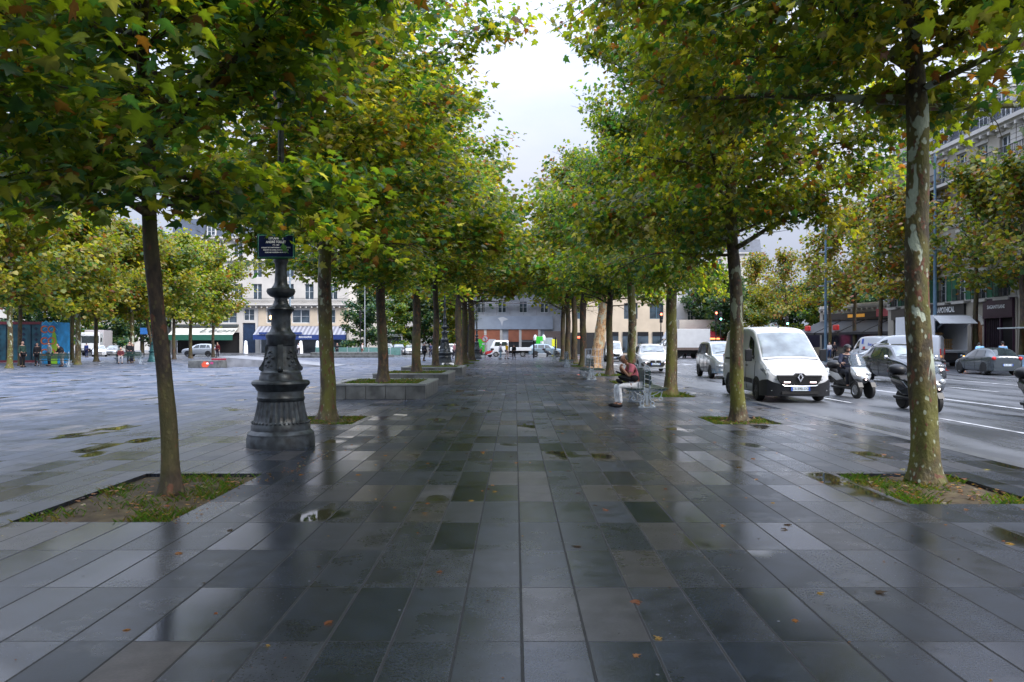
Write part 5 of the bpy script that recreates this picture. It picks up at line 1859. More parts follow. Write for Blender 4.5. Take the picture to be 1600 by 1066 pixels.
def person(label, loc, rz=0.0, pose=None, top=(.1, .1, .12), legs=(.05, .06, .1), shoes=(.02, .02, .02), skin='skin_pale', hair='hair', long_sleeve=True, h=1.0, face=(0, -1, 0), fat=1.0, curl=.5,
           helmet=None, bald=False, skirt=None, group=None, hands=True, grips=None, fingers=True):
    P = {k: Vector(v) for k, v in {**BASE, **(pose or {})}.items()}
    t = thing("person", label, "person", loc, rz, group)
    t.scale = (h, h, h)
    names = list(P)
    body = sub_skin(P, names, EDG, 0, M[skin], fat)
    me_mats = [M['hair'], pm('lips', (.25, .08, .07), .5)]
    for m_ in me_mats:
        body.materials.append(m_)
    # head: an egg with jaw, nose, brow, ears, eyes, mouth
    f = Vector(face).normalized()
    up = (P['head0'] - P['neck']).normalized() * .35 + Vector((0, 0, 1)) * .8
    up = (up - f * up.dot(f)).normalized()
    sd = f.cross(up)
    c = P['head0'] + up * .075 + f * .018

    def hp(a, b, d):
        return c + sd * a + f * b + up * d
    hd = MB()

    def blob(ctr, r, n=12, m=9, mi=0, taper=0.0):
        hd.mi = mi
        vs, fs = [], []
        e = MB().ell((0, 0, 0), (1, 1, 1), n, m)
        for x, y, z in e.v:
            kx = 1 - taper * max(0, -z)
            vs.append(hp(ctr[0] + x * r[0] * kx, ctr[1] + y * r[1] * kx + (taper * .3 * r[1] * max(0, -z)), ctr[2] + z * r[2]))
        hd.add(vs, e.f)
    blob((0, 0, 0), (.074, .092, .115), 18, 14, 0, .30)
    blob((0, .085, -.018), (.013, .022, .024), 8, 6)
    blob((0, .092, -.032), (.018, .014, .011), 8, 6)
    for s in (-1, 1):
        blob((s * .075, -.008, -.008), (.010, .020, .030), 8, 6)
        blob((s * .030, .083, .008), (.013, .008, .007), 8, 6, 1)
        blob((s * .030, .086, .030), (.019, .008, .005), 8, 5, 1)
    blob((0, .086, -.058), (.025, .010, .007), 10, 5, 2)
    if hands:
        for s in 'LR':
            w, hnd, e = P['wr' + s], P['ha' + s], P['el' + s]
            ax = (hnd - w).normalized()
            pn = grips[s] if grips and s in grips else Vector((1 if s == 'R' else -1, 0, 0))
            pn = (pn - ax * pn.dot(ax))
            pn = pn.normalized() if pn.length > 1e-3 else ax.orthogonal().normalized()
            wd = ax.cross(pn)
            if not fingers:
                continue
            hd.mi = 0
            for k, (o_, ln) in enumerate(((-.027, .072), (-.009, .082), (.010, .078), (.028, .062))):
                q0 = hnd + wd * o_ + ax * .012
                q1 = q0 + (ax * math.cos(curl * .5) + pn * math.sin(curl * .5)) * ln * .45
                q2 = q1 + (ax * math.cos(curl * 1.4) + pn * math.sin(curl * 1.4)) * ln * .32
                q3 = q2 + (ax * math.cos(curl * 2.1) + pn * math.sin(curl * 2.1)) * ln * .25
                hd.tube([q0 - ax * .02, q0, q1, q2, q3], [.0095, .0095, .009, .008, .006], 6)
            sgn = -1
            q0 = hnd + wd * (sgn * .028) - ax * .025
            q1 = q0 + (wd * sgn * .7 + ax * .6 + pn * .35).normalized() * .035
            q2 = q1 + (ax * .8 + pn * .6 + wd * sgn * .2).normalized() * .030
            hd.tube([q0 - wd * sgn * .012, q0, q1, q2], [.012, .012, .010, .007], 6)
    join_into(body, hd)
    link("body", body, t)
    # clothes
    cl = cloth(f"top_{top}", top)
    tn = ['pelvis', 'waist', 'chest', 'neck', 'shL', 'elL', 'shR', 'elR']
    Pt = dict(P)
    Pt['neck'] = P['chest'].lerp(P['neck'], .62)
    ed = [('pelvis', 'waist'), ('waist', 'chest'), ('chest', 'neck'), ('chest', 'shL'), ('shL', 'elL'), ('chest', 'shR'), ('shR', 'elR')]
    if long_sleeve:
        for s in 'LR':
            tn.append('wr' + s)
            ed.append(('el' + s, 'wr' + s))
    else:
        for s in 'LR':
            Pt['el' + s] = P['sh' + s].lerp(P['el' + s], .68)
    link("jacket" if long_sleeve else "shirt", sub_skin(Pt, tn, ed, .016, cl, fat, {'el': .066} if not long_sleeve else None), t)
    tr = cloth(f"legs_{legs}", legs)
    ln_ = ['pelvis', 'hiL', 'knL', 'anL', 'hiR', 'knR', 'anR']
    Pl = dict(P)
    link("trousers", sub_skin(Pl, ln_, [('pelvis', 'hiL'), ('hiL', 'knL'), ('knL', 'anL'), ('pelvis', 'hiR'), ('hiR', 'knR'), ('knR', 'anR')], .014, tr, fat), t)
    sh = cloth(f"shoe_{shoes}", shoes)
    for s in 'LR':
        a, b = P['an' + s], P['to' + s]
        d = (b - a); d.z = 0; d.normalize()
        mb = MB()
        ctr = a.lerp(b, .55)
        mb.ell((ctr.x, ctr.y, max(.042, min(a.z, b.z) + .012)), (.05, .145, .05), 12, 8, math.atan2(d.x, -d.y) if True else 0)
        mb.build("shoe", sh, t, smooth=True)
    if helmet:
        hm = MB()
        e = MB().ell((0, 0, 0), (1, 1, 1), 20, 14)
        vs = [hp(x * .125, y * .145 - .005, z * .14 + .025) for x, y, z in e.v]
        keep = []
        for fc in e.f:
            cy = sum(e.v[i][1] for i in fc) / len(fc); cz = sum(e.v[i][2] for i in fc) / len(fc)
            if cy > .55 and -.62 < cz < .22:
                continue
            if cz < -.82:
                continue
            keep.append(fc)
        hm.add(vs, keep)
        ho = link("helmet", hm.mesh("helmet", M[helmet], 'all'), t)
    elif hair:
        hm = MB()
        e = MB().ell((0, 0, 0), (1, 1, 1), 16, 12)
        vs = [hp(x * .081, y * .098 - .010, z * .120 + .008) for x, y, z in e.v]
        keep = []
        for fc in e.f:
            cy = sum(e.v[i][1] for i in fc) / len(fc); cz = sum(e.v[i][2] for i in fc) / len(fc)
            if cz < -.35 or (cy > .15 and cz < (.62 if not bald else .9)) or (bald and cz > .72 and cy > -.5) or (bald and cy > -.1 and cz > .45):
                continue
            keep.append(fc)
        hm.add(vs, keep)
        link("hair", hm.mesh("hair", M[hair], 'all'), t)
    return t


def sit(d=1.0):
    """seated pose facing local -y, seat height .47, origin under the hips"""
    p = dict(pelvis=(0, .02, .58), waist=(0, .03, .72), chest=(0, .0, .93), neck=(0, -.02, 1.08), head0=(0, -.06, 1.16),
             shL=(.17, 0, 1.03), shR=(-.17, 0, 1.03), elL=(.22, -.06, .78), elR=(-.22, -.06, .78), wrL=(.14, -.27, .70), wrR=(-.14, -.27, .70), haL=(.10, -.34, .68), haR=(-.10, -.34, .68),
             hiL=(.10, 0, .555), hiR=(-.10, 0, .555), knL=(.12, -.43, .53), knR=(-.12, -.43, .53), anL=(.12, -.40, .10), anR=(-.12, -.38, .10), toL=(.13, -.55, .035), toR=(-.13, -.53, .035))
    return p


# the man on the near bench: faces -x, leans forward, hand at his mouth
px_ = 3.13
man_pose = dict(pelvis=(0, 0, .59), waist=(0, -.01, .74), chest=(0, -.11, .96), neck=(0, -.20, 1.10), head0=(0, -.275, 1.165),
                shL=(.165, -.13, 1.06), shR=(-.165, -.13, 1.06),
                elL=(.20, -.22, .80), wrL=(.10, -.375, 1.00), haL=(.055, -.40, 1.075),
                elR=(-.19, -.24, .80), wrR=(-.07, -.38, .98), haR=(-.03, -.40, 1.05),
                hiL=(.10, -.02, .565), hiR=(-.10, -.02, .565), knL=(.11, -.47, .555), knR=(-.13, -.50, .55), anL=(.10, -.42, .10), anR=(-.14, -.46, .10), toL=(.11, -.58, .035), toR=(-.15, -.62, .035))
person("man in a faded red polo shirt and white trousers eating on the bench", (px_, 19.98, 0), heading(-1, -.12), man_pose, (.52, .15, .19), (.74, .76, .80), (.015, .015, .017), 'skin', 'hair', False, 1.0,
       (0, -1, -.12), .96, 1.1, bald=True, grips={'L': Vector((-.6, .6, 0)), 'R': Vector((.6, .6, 0))})
bg_ = thing("shoulder_bag", "black shoulder bag lying across the seated man's lap", "bag", (2.93, 19.96, .66), heading(-1, -.12))
mb = MB()
mb.ell((0, -.02, .075), (.20, .25, .085), 16, 10, 0, R(-14))
mb.ell((.14, .13, .09), (.10, .12, .09), 12, 8, .3)
mb.ell((-.02, -.22, .01), (.17, .10, .05), 12, 8, 0, R(-35))
mb.build("bag_body", cloth('bag_black', (.012, .013, .015)), bg_, smooth=True)
MB().tube([(.12, .08, .14), (.17, .16, .32), (.13, .13, .47), (.02, .02, .46), (-.10, .10, .42), (-.15, .20, .2), (-.02, .16, .08)], .013, 6).build("strap", cloth('bag_strap', (.03, .022, .02)), bg_, smooth=True)
um = MB().tube([(.02, -.02, .14), (.0, -.20, .22), (-.01, -.32, .265)], [.028, .026, .022], 8)
o = um.build("folded_umbrella", cloth('bag_black', (.012, .013, .015)), None, smooth=True, loc=(2.93, 19.96, .66))
o.rotation_euler = (0, 0, heading(-1, -.12))
tag(o, "black folded umbrella sticking out of the bag on the man's lap", "umbrella")

# scooter rider
rider = dict(sit())
rider.update(elL=(.30, -.14, .84), elR=(-.30, -.14, .84), wrL=(.34, -.36, .80), wrR=(-.34, -.36, .80), haL=(.34, -.42, .80), haR=(-.34, -.42, .80), knL=(.17, -.36, .50), knR=(-.17, -.36, .50), anL=(.15, -.34, .10), anR=(-.15, -.34, .10), toL=(.15, -.48, .05), toR=(-.15, -.48, .05))
rd_h = heading(.12, -1)
off = Matrix.Rotation(rd_h, 3, 'Z') @ Vector((0, .22, 0))
person("scooter rider in a dark helmet and navy jacket on the silver scooter", (SC1[0] + off.x, SC1[1] + off.y, .235), rd_h, rider, (.016, .02, .04), (.02, .022, .03), (.02, .02, .02), 'skin_pale', None, True, 1.0, (0, -1, 0), 1.05, 1.3, helmet='black_plastic')
off = Vector((gx(1069, 88), 88.0, 0))
person("rider in red seen from behind on the red scooter", (off.x, off.y - .2, .235), heading(.05, 1), rider, (.28, .03, .04), (.03, .03, .04), helmet='white_paint', fingers=False)

walk = dict(knL=(.10, -.10, .50), anL=(.10, -.02, .10), toL=(.11, -.18, .05), knR=(-.10, .02, .48), anR=(-.10, .20, .12), toR=(-.11, .06, .04), elL=(.23, .09, 1.14), wrL=(.22, .06, .90), haL=(.22, .03, .82), elR=(-.23, -.04, 1.14), wrR=(-.22, -.16, .93), haR=(-.22, -.20, .86))


def stander(label, px, Y, hx, hy, top, legs, h=1.0, pose=None, z=0.0, **k):
    k.setdefault('fingers', True)
    return person(label, (gx(px, Y), Y, z), heading(hx, hy), pose, top, legs, h=h, **k)


stander("man in black walking on the square with a shoulder bag", 663, 72, .6, .5, (.02, .022, .03), (.015, .016, .02), 1.02, walk, hair='hair_grey')
stander("pedestrian in white with pale trousers crossing at the end of the alley", 782, 80, .9, .3, (.62, .58, .62), (.30, .42, .52), .96, walk)
stander("pedestrian in a bright yellow jacket at the end of the alley", 792, 81, .8, -.4, (.75, .42, .01), (.55, .45, .45), .98, walk)
stander("pedestrian in black standing at the end of the alley", 803, 79, -.3, .9, (.012, .013, .016), (.012, .013, .02), .92, walk)
stander("man in dark clothes facing his companion on the square", 202, 64, .6, -.8, (.012, .013, .018), (.015, .016, .03), 1.05)
stander("companion in a long dark coat beside the man on the square", 207, 65.2, -.6, -.5, (.02, .02, .03), (.02, .022, .045), .99, hair='hair_grey')
stander("person in dark red standing by the silver estate car", 340, 90, -.2, -1, (.10, .015, .02), (.02, .012, .03), 1.03)
stander("person in blue on the square before the far road", 135, 92, .1, 1, (.015, .03, .12), (.01, .015, .05), 1.0)
stander("person in green and black at the bench end by the container", 35, 53.3, .9, -.3, (.03, .06, .05), (.012, .012, .016), 1.05)
stander("person in a dark cap standing behind the bench by the container", 58, 56.8, .3, -.9, (.025, .025, .03), (.015, .015, .02), .98)
stander("person in a grey top before the colourful container end", 77, 56.4, -.5, -.8, (.16, .2, .21), (.015, .015, .02), 1.0)
stander("person in a black padded coat bending by the bench end", 97, 55, -.5, -.6, (.012, .012, .016), (.3, .27, .28), 1.0, dict(chest=(0, -.14, 1.27), neck=(0, -.22, 1.40), head0=(0, -.28, 1.46), shL=(.17, -.15, 1.36), shR=(-.17, -.15, 1.36), elL=(.24, -.2, 1.12), elR=(-.24, -.2, 1.12), wrL=(.2, -.35, .98), wrR=(-.2, -.35, .98), haL=(.19, -.42, .95), haR=(-.19, -.42, .95)), fat=1.25)
person("bald man in dark red seated on the far bench of the square", (gx(191, 63), 62.75, 0), heading(.45, -1), sit(), (.10, .025, .035), (.28, .28, .32), skin='skin_pale', hair='hair', bald=True)
stander("pedestrian in a white top on the pavement by the blue mast", 1296, 80, -.3, -1, (.55, .55, .6), (.03, .05, .12), 1.0, walk, z=.05)
stander("pedestrian in black on the pavement right of the one in white", 1304, 80, -.2, -1, (.02, .02, .03), (.015, .015, .02), 1.02, walk, z=.05)
stander("person in a light blue top bending at the arched wooden door", 1532, 43.5, .3, 1, (.25, .48, .72), (.02, .03, .06), .98, dict(chest=(0, -.12, 1.27), neck=(0, -.2, 1.40), head0=(0, -.27, 1.45), shL=(.17, -.13, 1.36), shR=(-.17, -.13, 1.36)), z=.10)
stander("person in a light blue top seen from behind under the dark stall", 1567, 43, .2, 1, (.25, .46, .70), (.03, .05, .09), .97, z=.10)
stander("cyclist like figure in a white shirt near the glass railing", 566, 100, 1, 0, (.5, .45, .45), (.2, .12, .1), 1.0, walk)
stander("person in black beside the blue grey mast on the square", 527, 100, .3, -1, (.02, .02, .025), (.02, .02, .03), 1.0)
stander("waiter in white under the striped cafe awning", 467, 116, 0, -1, (.6, .58, .6), (.03, .03, .04), 1.0)
stander("pedestrian in pink beside the second ornate lamp", 710, 84, .7, -.6, (.45, .22, .24), (.05, .05, .07), 1.0, walk)
stander("person in navy behind the man with the shoulder bag", 673, 92, -.6, .3, (.02, .03, .08), (.02, .025, .05), 1.0, walk)


# ------------------------------------------------------------------ masts, signals, bollards, signs
def mast(label, px, Y, H, mat, r=.10, x=None, heads=True):
    t = thing("lamp_mast", label, "street lamp", ((gx(px, Y) if x is None else x), Y, 0), 0, "tall modern lamp masts")
    MB().tube([(0, 0, 0), (0, 0, 1.2), (0, 0, 1.22), (0, 0, H)], [r * 1.25, r * 1.25, r, r * .55], 12).build("pole", mat, t, smooth=True)
    if heads:
        for z in (H * .55, H * .78):
            mb = MB().box((.35, 0, z), (.5, .16, .12)).box((-.35, 0, z - .4), (.45, .16, .12)).tube([(-.4, 0, z - .4), (0, 0, z - .3), (.4, 0, z)], .03, 6)
            mb.build("lamp_head", M['grey_iron'], t, bevel=.02)
    return t


mblue = pm('mast_blue_grey', (.10, .17, .24), .4, .2, .15, 3)
mast("tall blue grey lamp mast across the road, left of the cafe awning", 1290, 68, 13, mblue, .13)
mast("tall blue grey lamp mast rising beside the patched near trunk", 1461, 54, 15, mblue, .14)
mast("slim pale blue mast on the square behind the mossy trunk", 453, 98, 18, pm('mast_pale', (.24, .31, .38), .4, .2, .1, 3), .13)
mast("slim mast with a white sign beside the corner tree", 570, 104, 14, pm('mast_grey', (.30, .33, .36), .4, .2, .1, 3), .08, heads=False)


def signal(label, px, Y, zl, lit, arm=0.0, mastx=None):
    t = thing("traffic_light", label, "traffic light", (gx(px, Y), Y, 0), 0, "traffic lights at the junction")
    MB().tube([(0, .12, 0), (0, .12, zl + .5)], .06, 8).build("pole", M['black_plastic'], t)
    MB().bx(-.16, .16, -.12, .06, zl - .75, zl + .35).build("housing", M['black_plastic'], t, bevel=.03)
    for k, c in enumerate(('red_on', 'amber', 'green_on')):
        on = lit == c
        z = zl + .15 - .33 * k
        MB().ell((0, -.125, z), (.12, .03, .12), 14, 8).build("lens", M[c] if on else M['dark'], t, smooth=True)
        MB().tube([(-.13, -.13, z + .06), (-.08, -.24, z + .12), (0, -.27, z + .14), (.08, -.24, z + .12), (.13, -.13, z + .06)], .012, 4).build("visor", M['black_plastic'], t)
    return t


signal("traffic light showing red right of the white box truck", 1033, 82, gz(492, 82) - .1, 'red_on')
signal("traffic light showing red above the red awning, beyond the silver car", 1119, 88, gz(490, 88) - .1, 'red_on')
signal("traffic light showing green by the mottled trunk", 1126, 94, gz(498, 94) + .45, 'green_on')
signal("traffic light showing green above the delivery van roof", 1230, 96, gz(505, 96) + .45, 'green_on')
signal("dark traffic light beside the slim mast on the square", 563, 100, 5.6, None)
signal("dark traffic light behind the couple standing on the square", 219, 96, 5.0, None)

ns = thing("no_turn_sign", "round red bordered no turn sign at the end of the alley", "sign", (gx(758, 88), 88, 0))
MB().tube([(0, 0, 0), (0, 0, 2.0)], .04, 8).build("pole", M['black_plastic'], ns)
dsc = MB().lathe([(.40, -.01), (.40, .01)], 28)
dsc.v = [(x, z, y + 2.2) for x, y, z in dsc.v]
dsc.build("sign_disc", pm('sign_red', (.55, .05, .05), .4), ns)
dsc = MB().lathe([(.30, -.012), (.30, .012)], 28)
dsc.v = [(x, z, y + 2.2) for x, y, z in dsc.v]
dsc.build("sign_face", M['white_dull'], ns)
mb = MB()
mb.box((0, -.016, 2.2), (.66, .006, .07), 0, 0, R(45))
mb.build("red_bar", MATS['sign_red'], ns)
MB().tube([(.06, -.02, 2.02), (.06, -.02, 2.22), (.02, -.02, 2.3), (-.10, -.02, 2.3)], .022, 4).build("arrow", M['text_dark'], ns)
MB().bx(-.34, .34, -.015, .01, 1.50, 1.72).build("text_plate", M['white_dull'], ns)

for px, Y, H, lab in ((834, 86, 2.0, "tall dark bollard post right of the pedestrians at the alley end"), (884, 88, 1.1, "short dark bollard by the farthest bench"), (868, 88, 2.4, "dark post between the farthest bench and the yellow box")):
    o = MB().tube([(0, 0, 0), (0, 0, H - .08), (0, 0, H - .05), (0, 0, H)], [.085, .085, .10, .08], 10).build("bollard", M['black_plastic'], None, smooth=True, loc=(gx(px, Y), Y, 0))
    tag(o, lab, "bollard", "bollards at the end of the alley")

co = thing("traffic_cone", "red and white traffic cone behind the sideways van", "cone", (gx(1475, 47.5), 47.5, -.03), 0)
MB().bx(-.2, .2, -.2, .2, 0, .04).build("base", pm('cone_red', (.6, .05, .03), .5), co, bevel=.01)
MB().lathe([(.15, .04), (.03, .62)], 16).build("cone_body", MATS['cone_red'], co, smooth=True)
MB().lathe([(.122, .22), (.088, .38)], 16).build("white_band", M['text_white'], co, smooth=True)

# skate block, ramp and low platform on the square
sb = thing("skate_block", "low dark concrete skate block with red and white graffiti", "skate block", (gx(318, 52), 52.6, 0), R(-4))
MB().bx(-1.0, 1.1, -.7, .7, 0, .50).build("block", M['stone'], sb, bevel=.02)
gr = pm('graffiti_red', (.65, .09, .04), .5, 0, .2, 6)
MB().prism([(.0, .06), (.35, .04), (.5, .2), (.42, .42), (.1, .45), (-.05, .25)], -.712, -.702, 'y').build("graffiti", gr, sb)
MB().prism([(.55, .28), (.75, .25), (.78, .40), (.6, .42)], -.713, -.703, 'y').build("graffiti", pm('graffiti_pink', (.4, .05, .16), .5), sb)
MB().ell((.36, -.712, .3), (.09, .012, .07), 10, 6).build("graffiti", M['text_white'], sb)
MB().bx(.2, 1.05, .2, .68, .502, .62).build("red_ledge", pm('ledge_red', (.25, .02, .04), .5), sb, bevel=.02)
rp = MB()
conc = pm('pale_concrete', (.2, .21, .235), .4, 0, .3, 1.5)
rp.prism([(0, 0), (8, 0), (8, .03), (4.0, .42), (0, .72)], 0, 5.0, 'y')
o = rp.build("skate_ramp", conc, None, loc=(gx(339, 54), 54, 0))
tag(o, "broad pale concrete wedge sloping down beside the graffiti block", "ramp")
pf = thing("stone_platform", "low stepped dark stone platform in front of the glass railing", "platform", (gx(545, 90), 92, 0))
MB().bx(-6, 4.5, -3, 3, 0, .30).build("lower_step", M['stone'], pf, bevel=.02)
MB().bx(-4.5, 3.8, -2, 2.8, .30, .62).build("upper_step", M['stone'], pf, bevel=.02)
gl = thing("glass_railing", "greenish glass railing behind the stone platform", "railing", (gx(560, 100), 100, 0))
for k in range(8):
    MB().bx(-5.6 + k * 1.4, -4.3 + k * 1.4, -.02, .02, .15, 1.15).build("panel", pm('green_glass', (.10, .20, .19), .1, 0, .2, 2), gl)
    MB().tube([(-4.25 + k * 1.4, 0, 0), (-4.25 + k * 1.4, 0, 1.25)], .035, 6).build("post", M['grey_iron'], gl)

# container with the painted end
cn = thing("shipping_container", "dark patterned container wall with red frame on the square", "container", (gx(66, 62), 62, 0), 0)
cx0 = -11.5
MB().bx(cx0, 0, 0, 2.4, .25, 3.2).build("side_wall", pm('container_teal', (.012, .075, .10), .5, 0, .6, 1.2), cn)
fr = MB()
fr.bx(cx0, .12, -.08, .1, 3.2, 3.42).bx(cx0, .12, -.08, .1, .1, .3)
fr.bx(-.02, .14, -.08, .1, .3, 3.2)
fr.build("red_frame", pm('container_red', (.17, .02, .025), .5), cn)
pat = pm('container_pattern', (.01, .02, .05), .6)
for k in range(11):
    mb = MB()
    x = -.5 - k
    mb.bx(x - .42, x - .38, -.05, .0, .35, 3.15)
    for j in range(6):
        z = .65 + j * .44
        mb.prism([(x - .15, z), (x, z + .14), (x + .15, z), (x, z - .14)], -.03, .0, 'y')
    mb.build("pattern_panel", pat, cn)
pe = thing("painted_kiosk", "bright blue and green painted kiosk end with red and yellow letters", "kiosk", (gx(78, 61), 61, 0))
MB().bx(-.66, .66, 0, 1.6, .05, 3.35).build("painted_wall", pm('kiosk_blue', (.02, .27, .58), .5, 0, .3, 1.5), pe)
zz = MB()
for k in range(7):
    z = .4 + k * .45
    zz.prism([(-.64, z), (-.3, z + .3), (0, z), (.3, z + .3), (.64, z), (.64, z + .1), (.3, z + .4), (0, z + .1), (-.3, z + .4), (-.64, z + .1)], -.012, 0, 'y')
zz.build("zigzag", pm('kiosk_pale_blue', (.10, .48, .72), .5), pe)
MB().prism([(.08, .05), (.6, .05), (.62, 1.4), (.5, 2.3), (.3, 2.9), (.2, 2.4), (.1, 1.2)], -.03, -.013, 'y').build("green_figure", pm('kiosk_green', (.12, .55, .03), .5, col2=(.5, .55, .02), scale=.8), pe)
for k, w_ in enumerate(("CO", "CO", "CO")):
    text("letters", w_, .80, pm('kiosk_red', (.6, .02, .06), .5), pe, (-.13, -.034, 2.75 - k * .92), bold=.016, extrude=.004)
    text("letters_fill", w_, .80, pm('kiosk_yellow', (.75, .40, .03), .5), pe, (-.13, -.042, 2.75 - k * .92), bold=-.02, extrude=.004)

# ------------------------------------------------------------------ buildings
STONE = pm('limestone', (.36, .33, .28), .8, 0, .14, .6, .1, detail=9)
STONE_W = pm('pale_limestone', (.50, .48, .45), .8, 0, .1, .5, .1, detail=9)
CREAM = pm('cream_stone', (.50, .42, .32), .8, 0, .1, .5)
SLATE = pm('slate_zinc', (.055, .07, .10), .45, .1, .25, 1.4)
RAIL = pm('balcony_iron', (.02, .024, .03), .5)
FRAME_W = pm('window_white', (.60, .63, .66), .5)
SHUT = pm('shutter_green', (.03, .14, .08), .6)


def wall_holes(name, parent, W, H, holes, mat, z0=0.0, reveal=.28, y=0.0):
    xs = sorted({0, W} | {v for h in holes for v in h[:2]})
    zs = sorted({z0, H} | {v for h in holes for v in h[2:]})
    mb = MB()
    for i in range(len(xs) - 1):
        for j in range(len(zs) - 1):
            cx, cz = (xs[i] + xs[i + 1]) / 2, (zs[j] + zs[j + 1]) / 2
            if any(h[0] < cx < h[1] and h[2] < cz < h[3] for h in holes):
                continue
            mb.add([(xs[i], y, zs[j]), (xs[i + 1], y, zs[j]), (xs[i + 1], y, zs[j + 1]), (xs[i], y, zs[j + 1])], [(0, 1, 2, 3)])
    for a, b, c, d in holes:
        e = y + reveal
        mb.add([(a, y, c), (b, y, c), (b, y, d), (a, y, d), (a, e, c), (b, e, c), (b, e, d), (a, e, d)], [(0, 4, 5, 1), (1, 5, 6, 2), (2, 6, 7, 3), (3, 7, 4, 0)])
    me = mb.mesh(name, mat, fix=False)
    return link(name, me, parent)


WIN = {}


def window(parent, x, z, w, h, frame=FRAME_W, y=.2, bars=2, shutter=False):
    """casement window, lower left corner at (x, z)"""
    key = (round(w, 2), round(h, 2), frame.name, bars)
    if key not in WIN:
        f = MB()
        t = .07
        f.bx(0, w, 0, .06, 0, t).bx(0, w, 0, .06, h - t, h).bx(0, t, 0, .06, t, h - t).bx(w - t, w, 0, .06, t, h - t).bx(w / 2 - .05, w / 2 + .05, -.01, .05, t, h - t)
        for k in range(1, bars + 1):
            zz = t + (h - 2 * t) * k / (bars + 1)
            f.bx(t, w / 2 - .05, .0, .04, zz - .02, zz + .02).bx(w / 2 + .05, w - t, .0, .04, zz - .02, zz + .02)
        g = MB().bx(.02, w - .02, .05, .07, .02, h - .02)
        WIN[key] = (f.mesh("window", frame), g.mesh("pane", M['win_glass']))
    o = link("window", WIN[key][0], parent, (x, y, z))
    link("pane", WIN[key][1], o)
    if shutter:
        for s in (-1, 1):
            xx = x - w * .5 - .02 if s < 0 else x + w + .02
            mb = MB().bx(0, w * .5, -.05, 0, 0, h)
            for k in range(int(h / .16)):
                mb.bx(.05, w * .5 - .05, -.06, -.05, .06 + k * .16, .12 + k * .16)
            mb.build("shutter", SHUT, o, loc=(xx - x, -y - .01, 0))
    return o


def railing(parent, x0, x1, y, z, h=.95, name="balcony"):
    mb = MB()
    mb.bx(x0, x1, y, y + .05, z + h - .05, z + h).bx(x0, x1, y, y + .04, z + .06, z + .10)
    n = max(3, int((x1 - x0) / .16))
    for k in range(n + 1):
        x = x0 + (x1 - x0) * k / n
        mb.bx(x - .014, x + .014, y + .008, y + .036, z + .10, z + h - .05)
        if k < n:
            mb.torus((x + .08, y + .022, z + h * .45), .06, .012, 'y', 8, 4)
    return mb.build(name, RAIL, parent)


def slab_cornice(parent, W, z, out, th, mat, name="cornice", dent=True, x0=0.0):
    mb = MB()
    mb.bx(x0 - .05, W + .05, -out, .02, z, z + th).bx(x0 - .03, W + .03, -out * .6, .021, z - th * .7, z - .001)
    if dent:
        n = int((W - x0) / .9)
        for k in range(n):
            x = x0 + .45 + (W - x0 - .9) * k / max(1, n - 1)
            mb.bx(x - .09, x + .09, -out * .85, .022, z - th * 1.5, z - th * .7 - .001)
    return mb.build(name, mat, parent)


def mansard(parent, W, D, z, h, dormers, dw=1.0, dh=1.7):
    mb = MB().add([(0, .05, z), (W, .05, z), (W, 1.1, z + h), (0, 1.1, z + h), (0, D, z), (W, D, z), (W, D - 1, z + h + .6), (0, D - 1, z + h + .6)],
                  [(0, 1, 2, 3), (3, 2, 6, 7), (1, 5, 6, 2), (4, 0, 3, 7), (5, 4, 7, 6)])
    r = mb.build("roof", SLATE, parent)
    for x in dormers:
        d = MB()
        d.bx(x - dw / 2 - .12, x + dw / 2 + .12, .12, 1.3, z + .25, z + .3 + dh).bx(x - dw / 2 - .2, x + dw / 2 + .2, .04, 1.3, z + .301 + dh, z + .42 + dh)
        o = d.build("dormer", STONE_W, r)
        window(o, x - dw / 2, z + .3, dw, dh - .1, y=.06)
    return r


def chimney(parent, x, y, z, w=1.6, h=2.0):
    mb = MB().bx(x - w / 2, x + w / 2, y, y + .6, z, z + h).bx(x - w / 2 - .06, x + w / 2 + .06, y - .06, y + .66, z + h, z + h + .12)
    o = mb.build("chimney", STONE_W, parent)
    pots = MB()
    for k in range(4):
        xx = x - w / 2 + w * (k + .5) / 4
        pots.lathe([(.12, z + h + .12), (.10, z + h + .7), (.13, z + h + .75)], 8, (xx, y + .3, 0))
    pots.build("chimney_pots", pm('terracotta', (.30, .10, .06), .7), o)
    return o


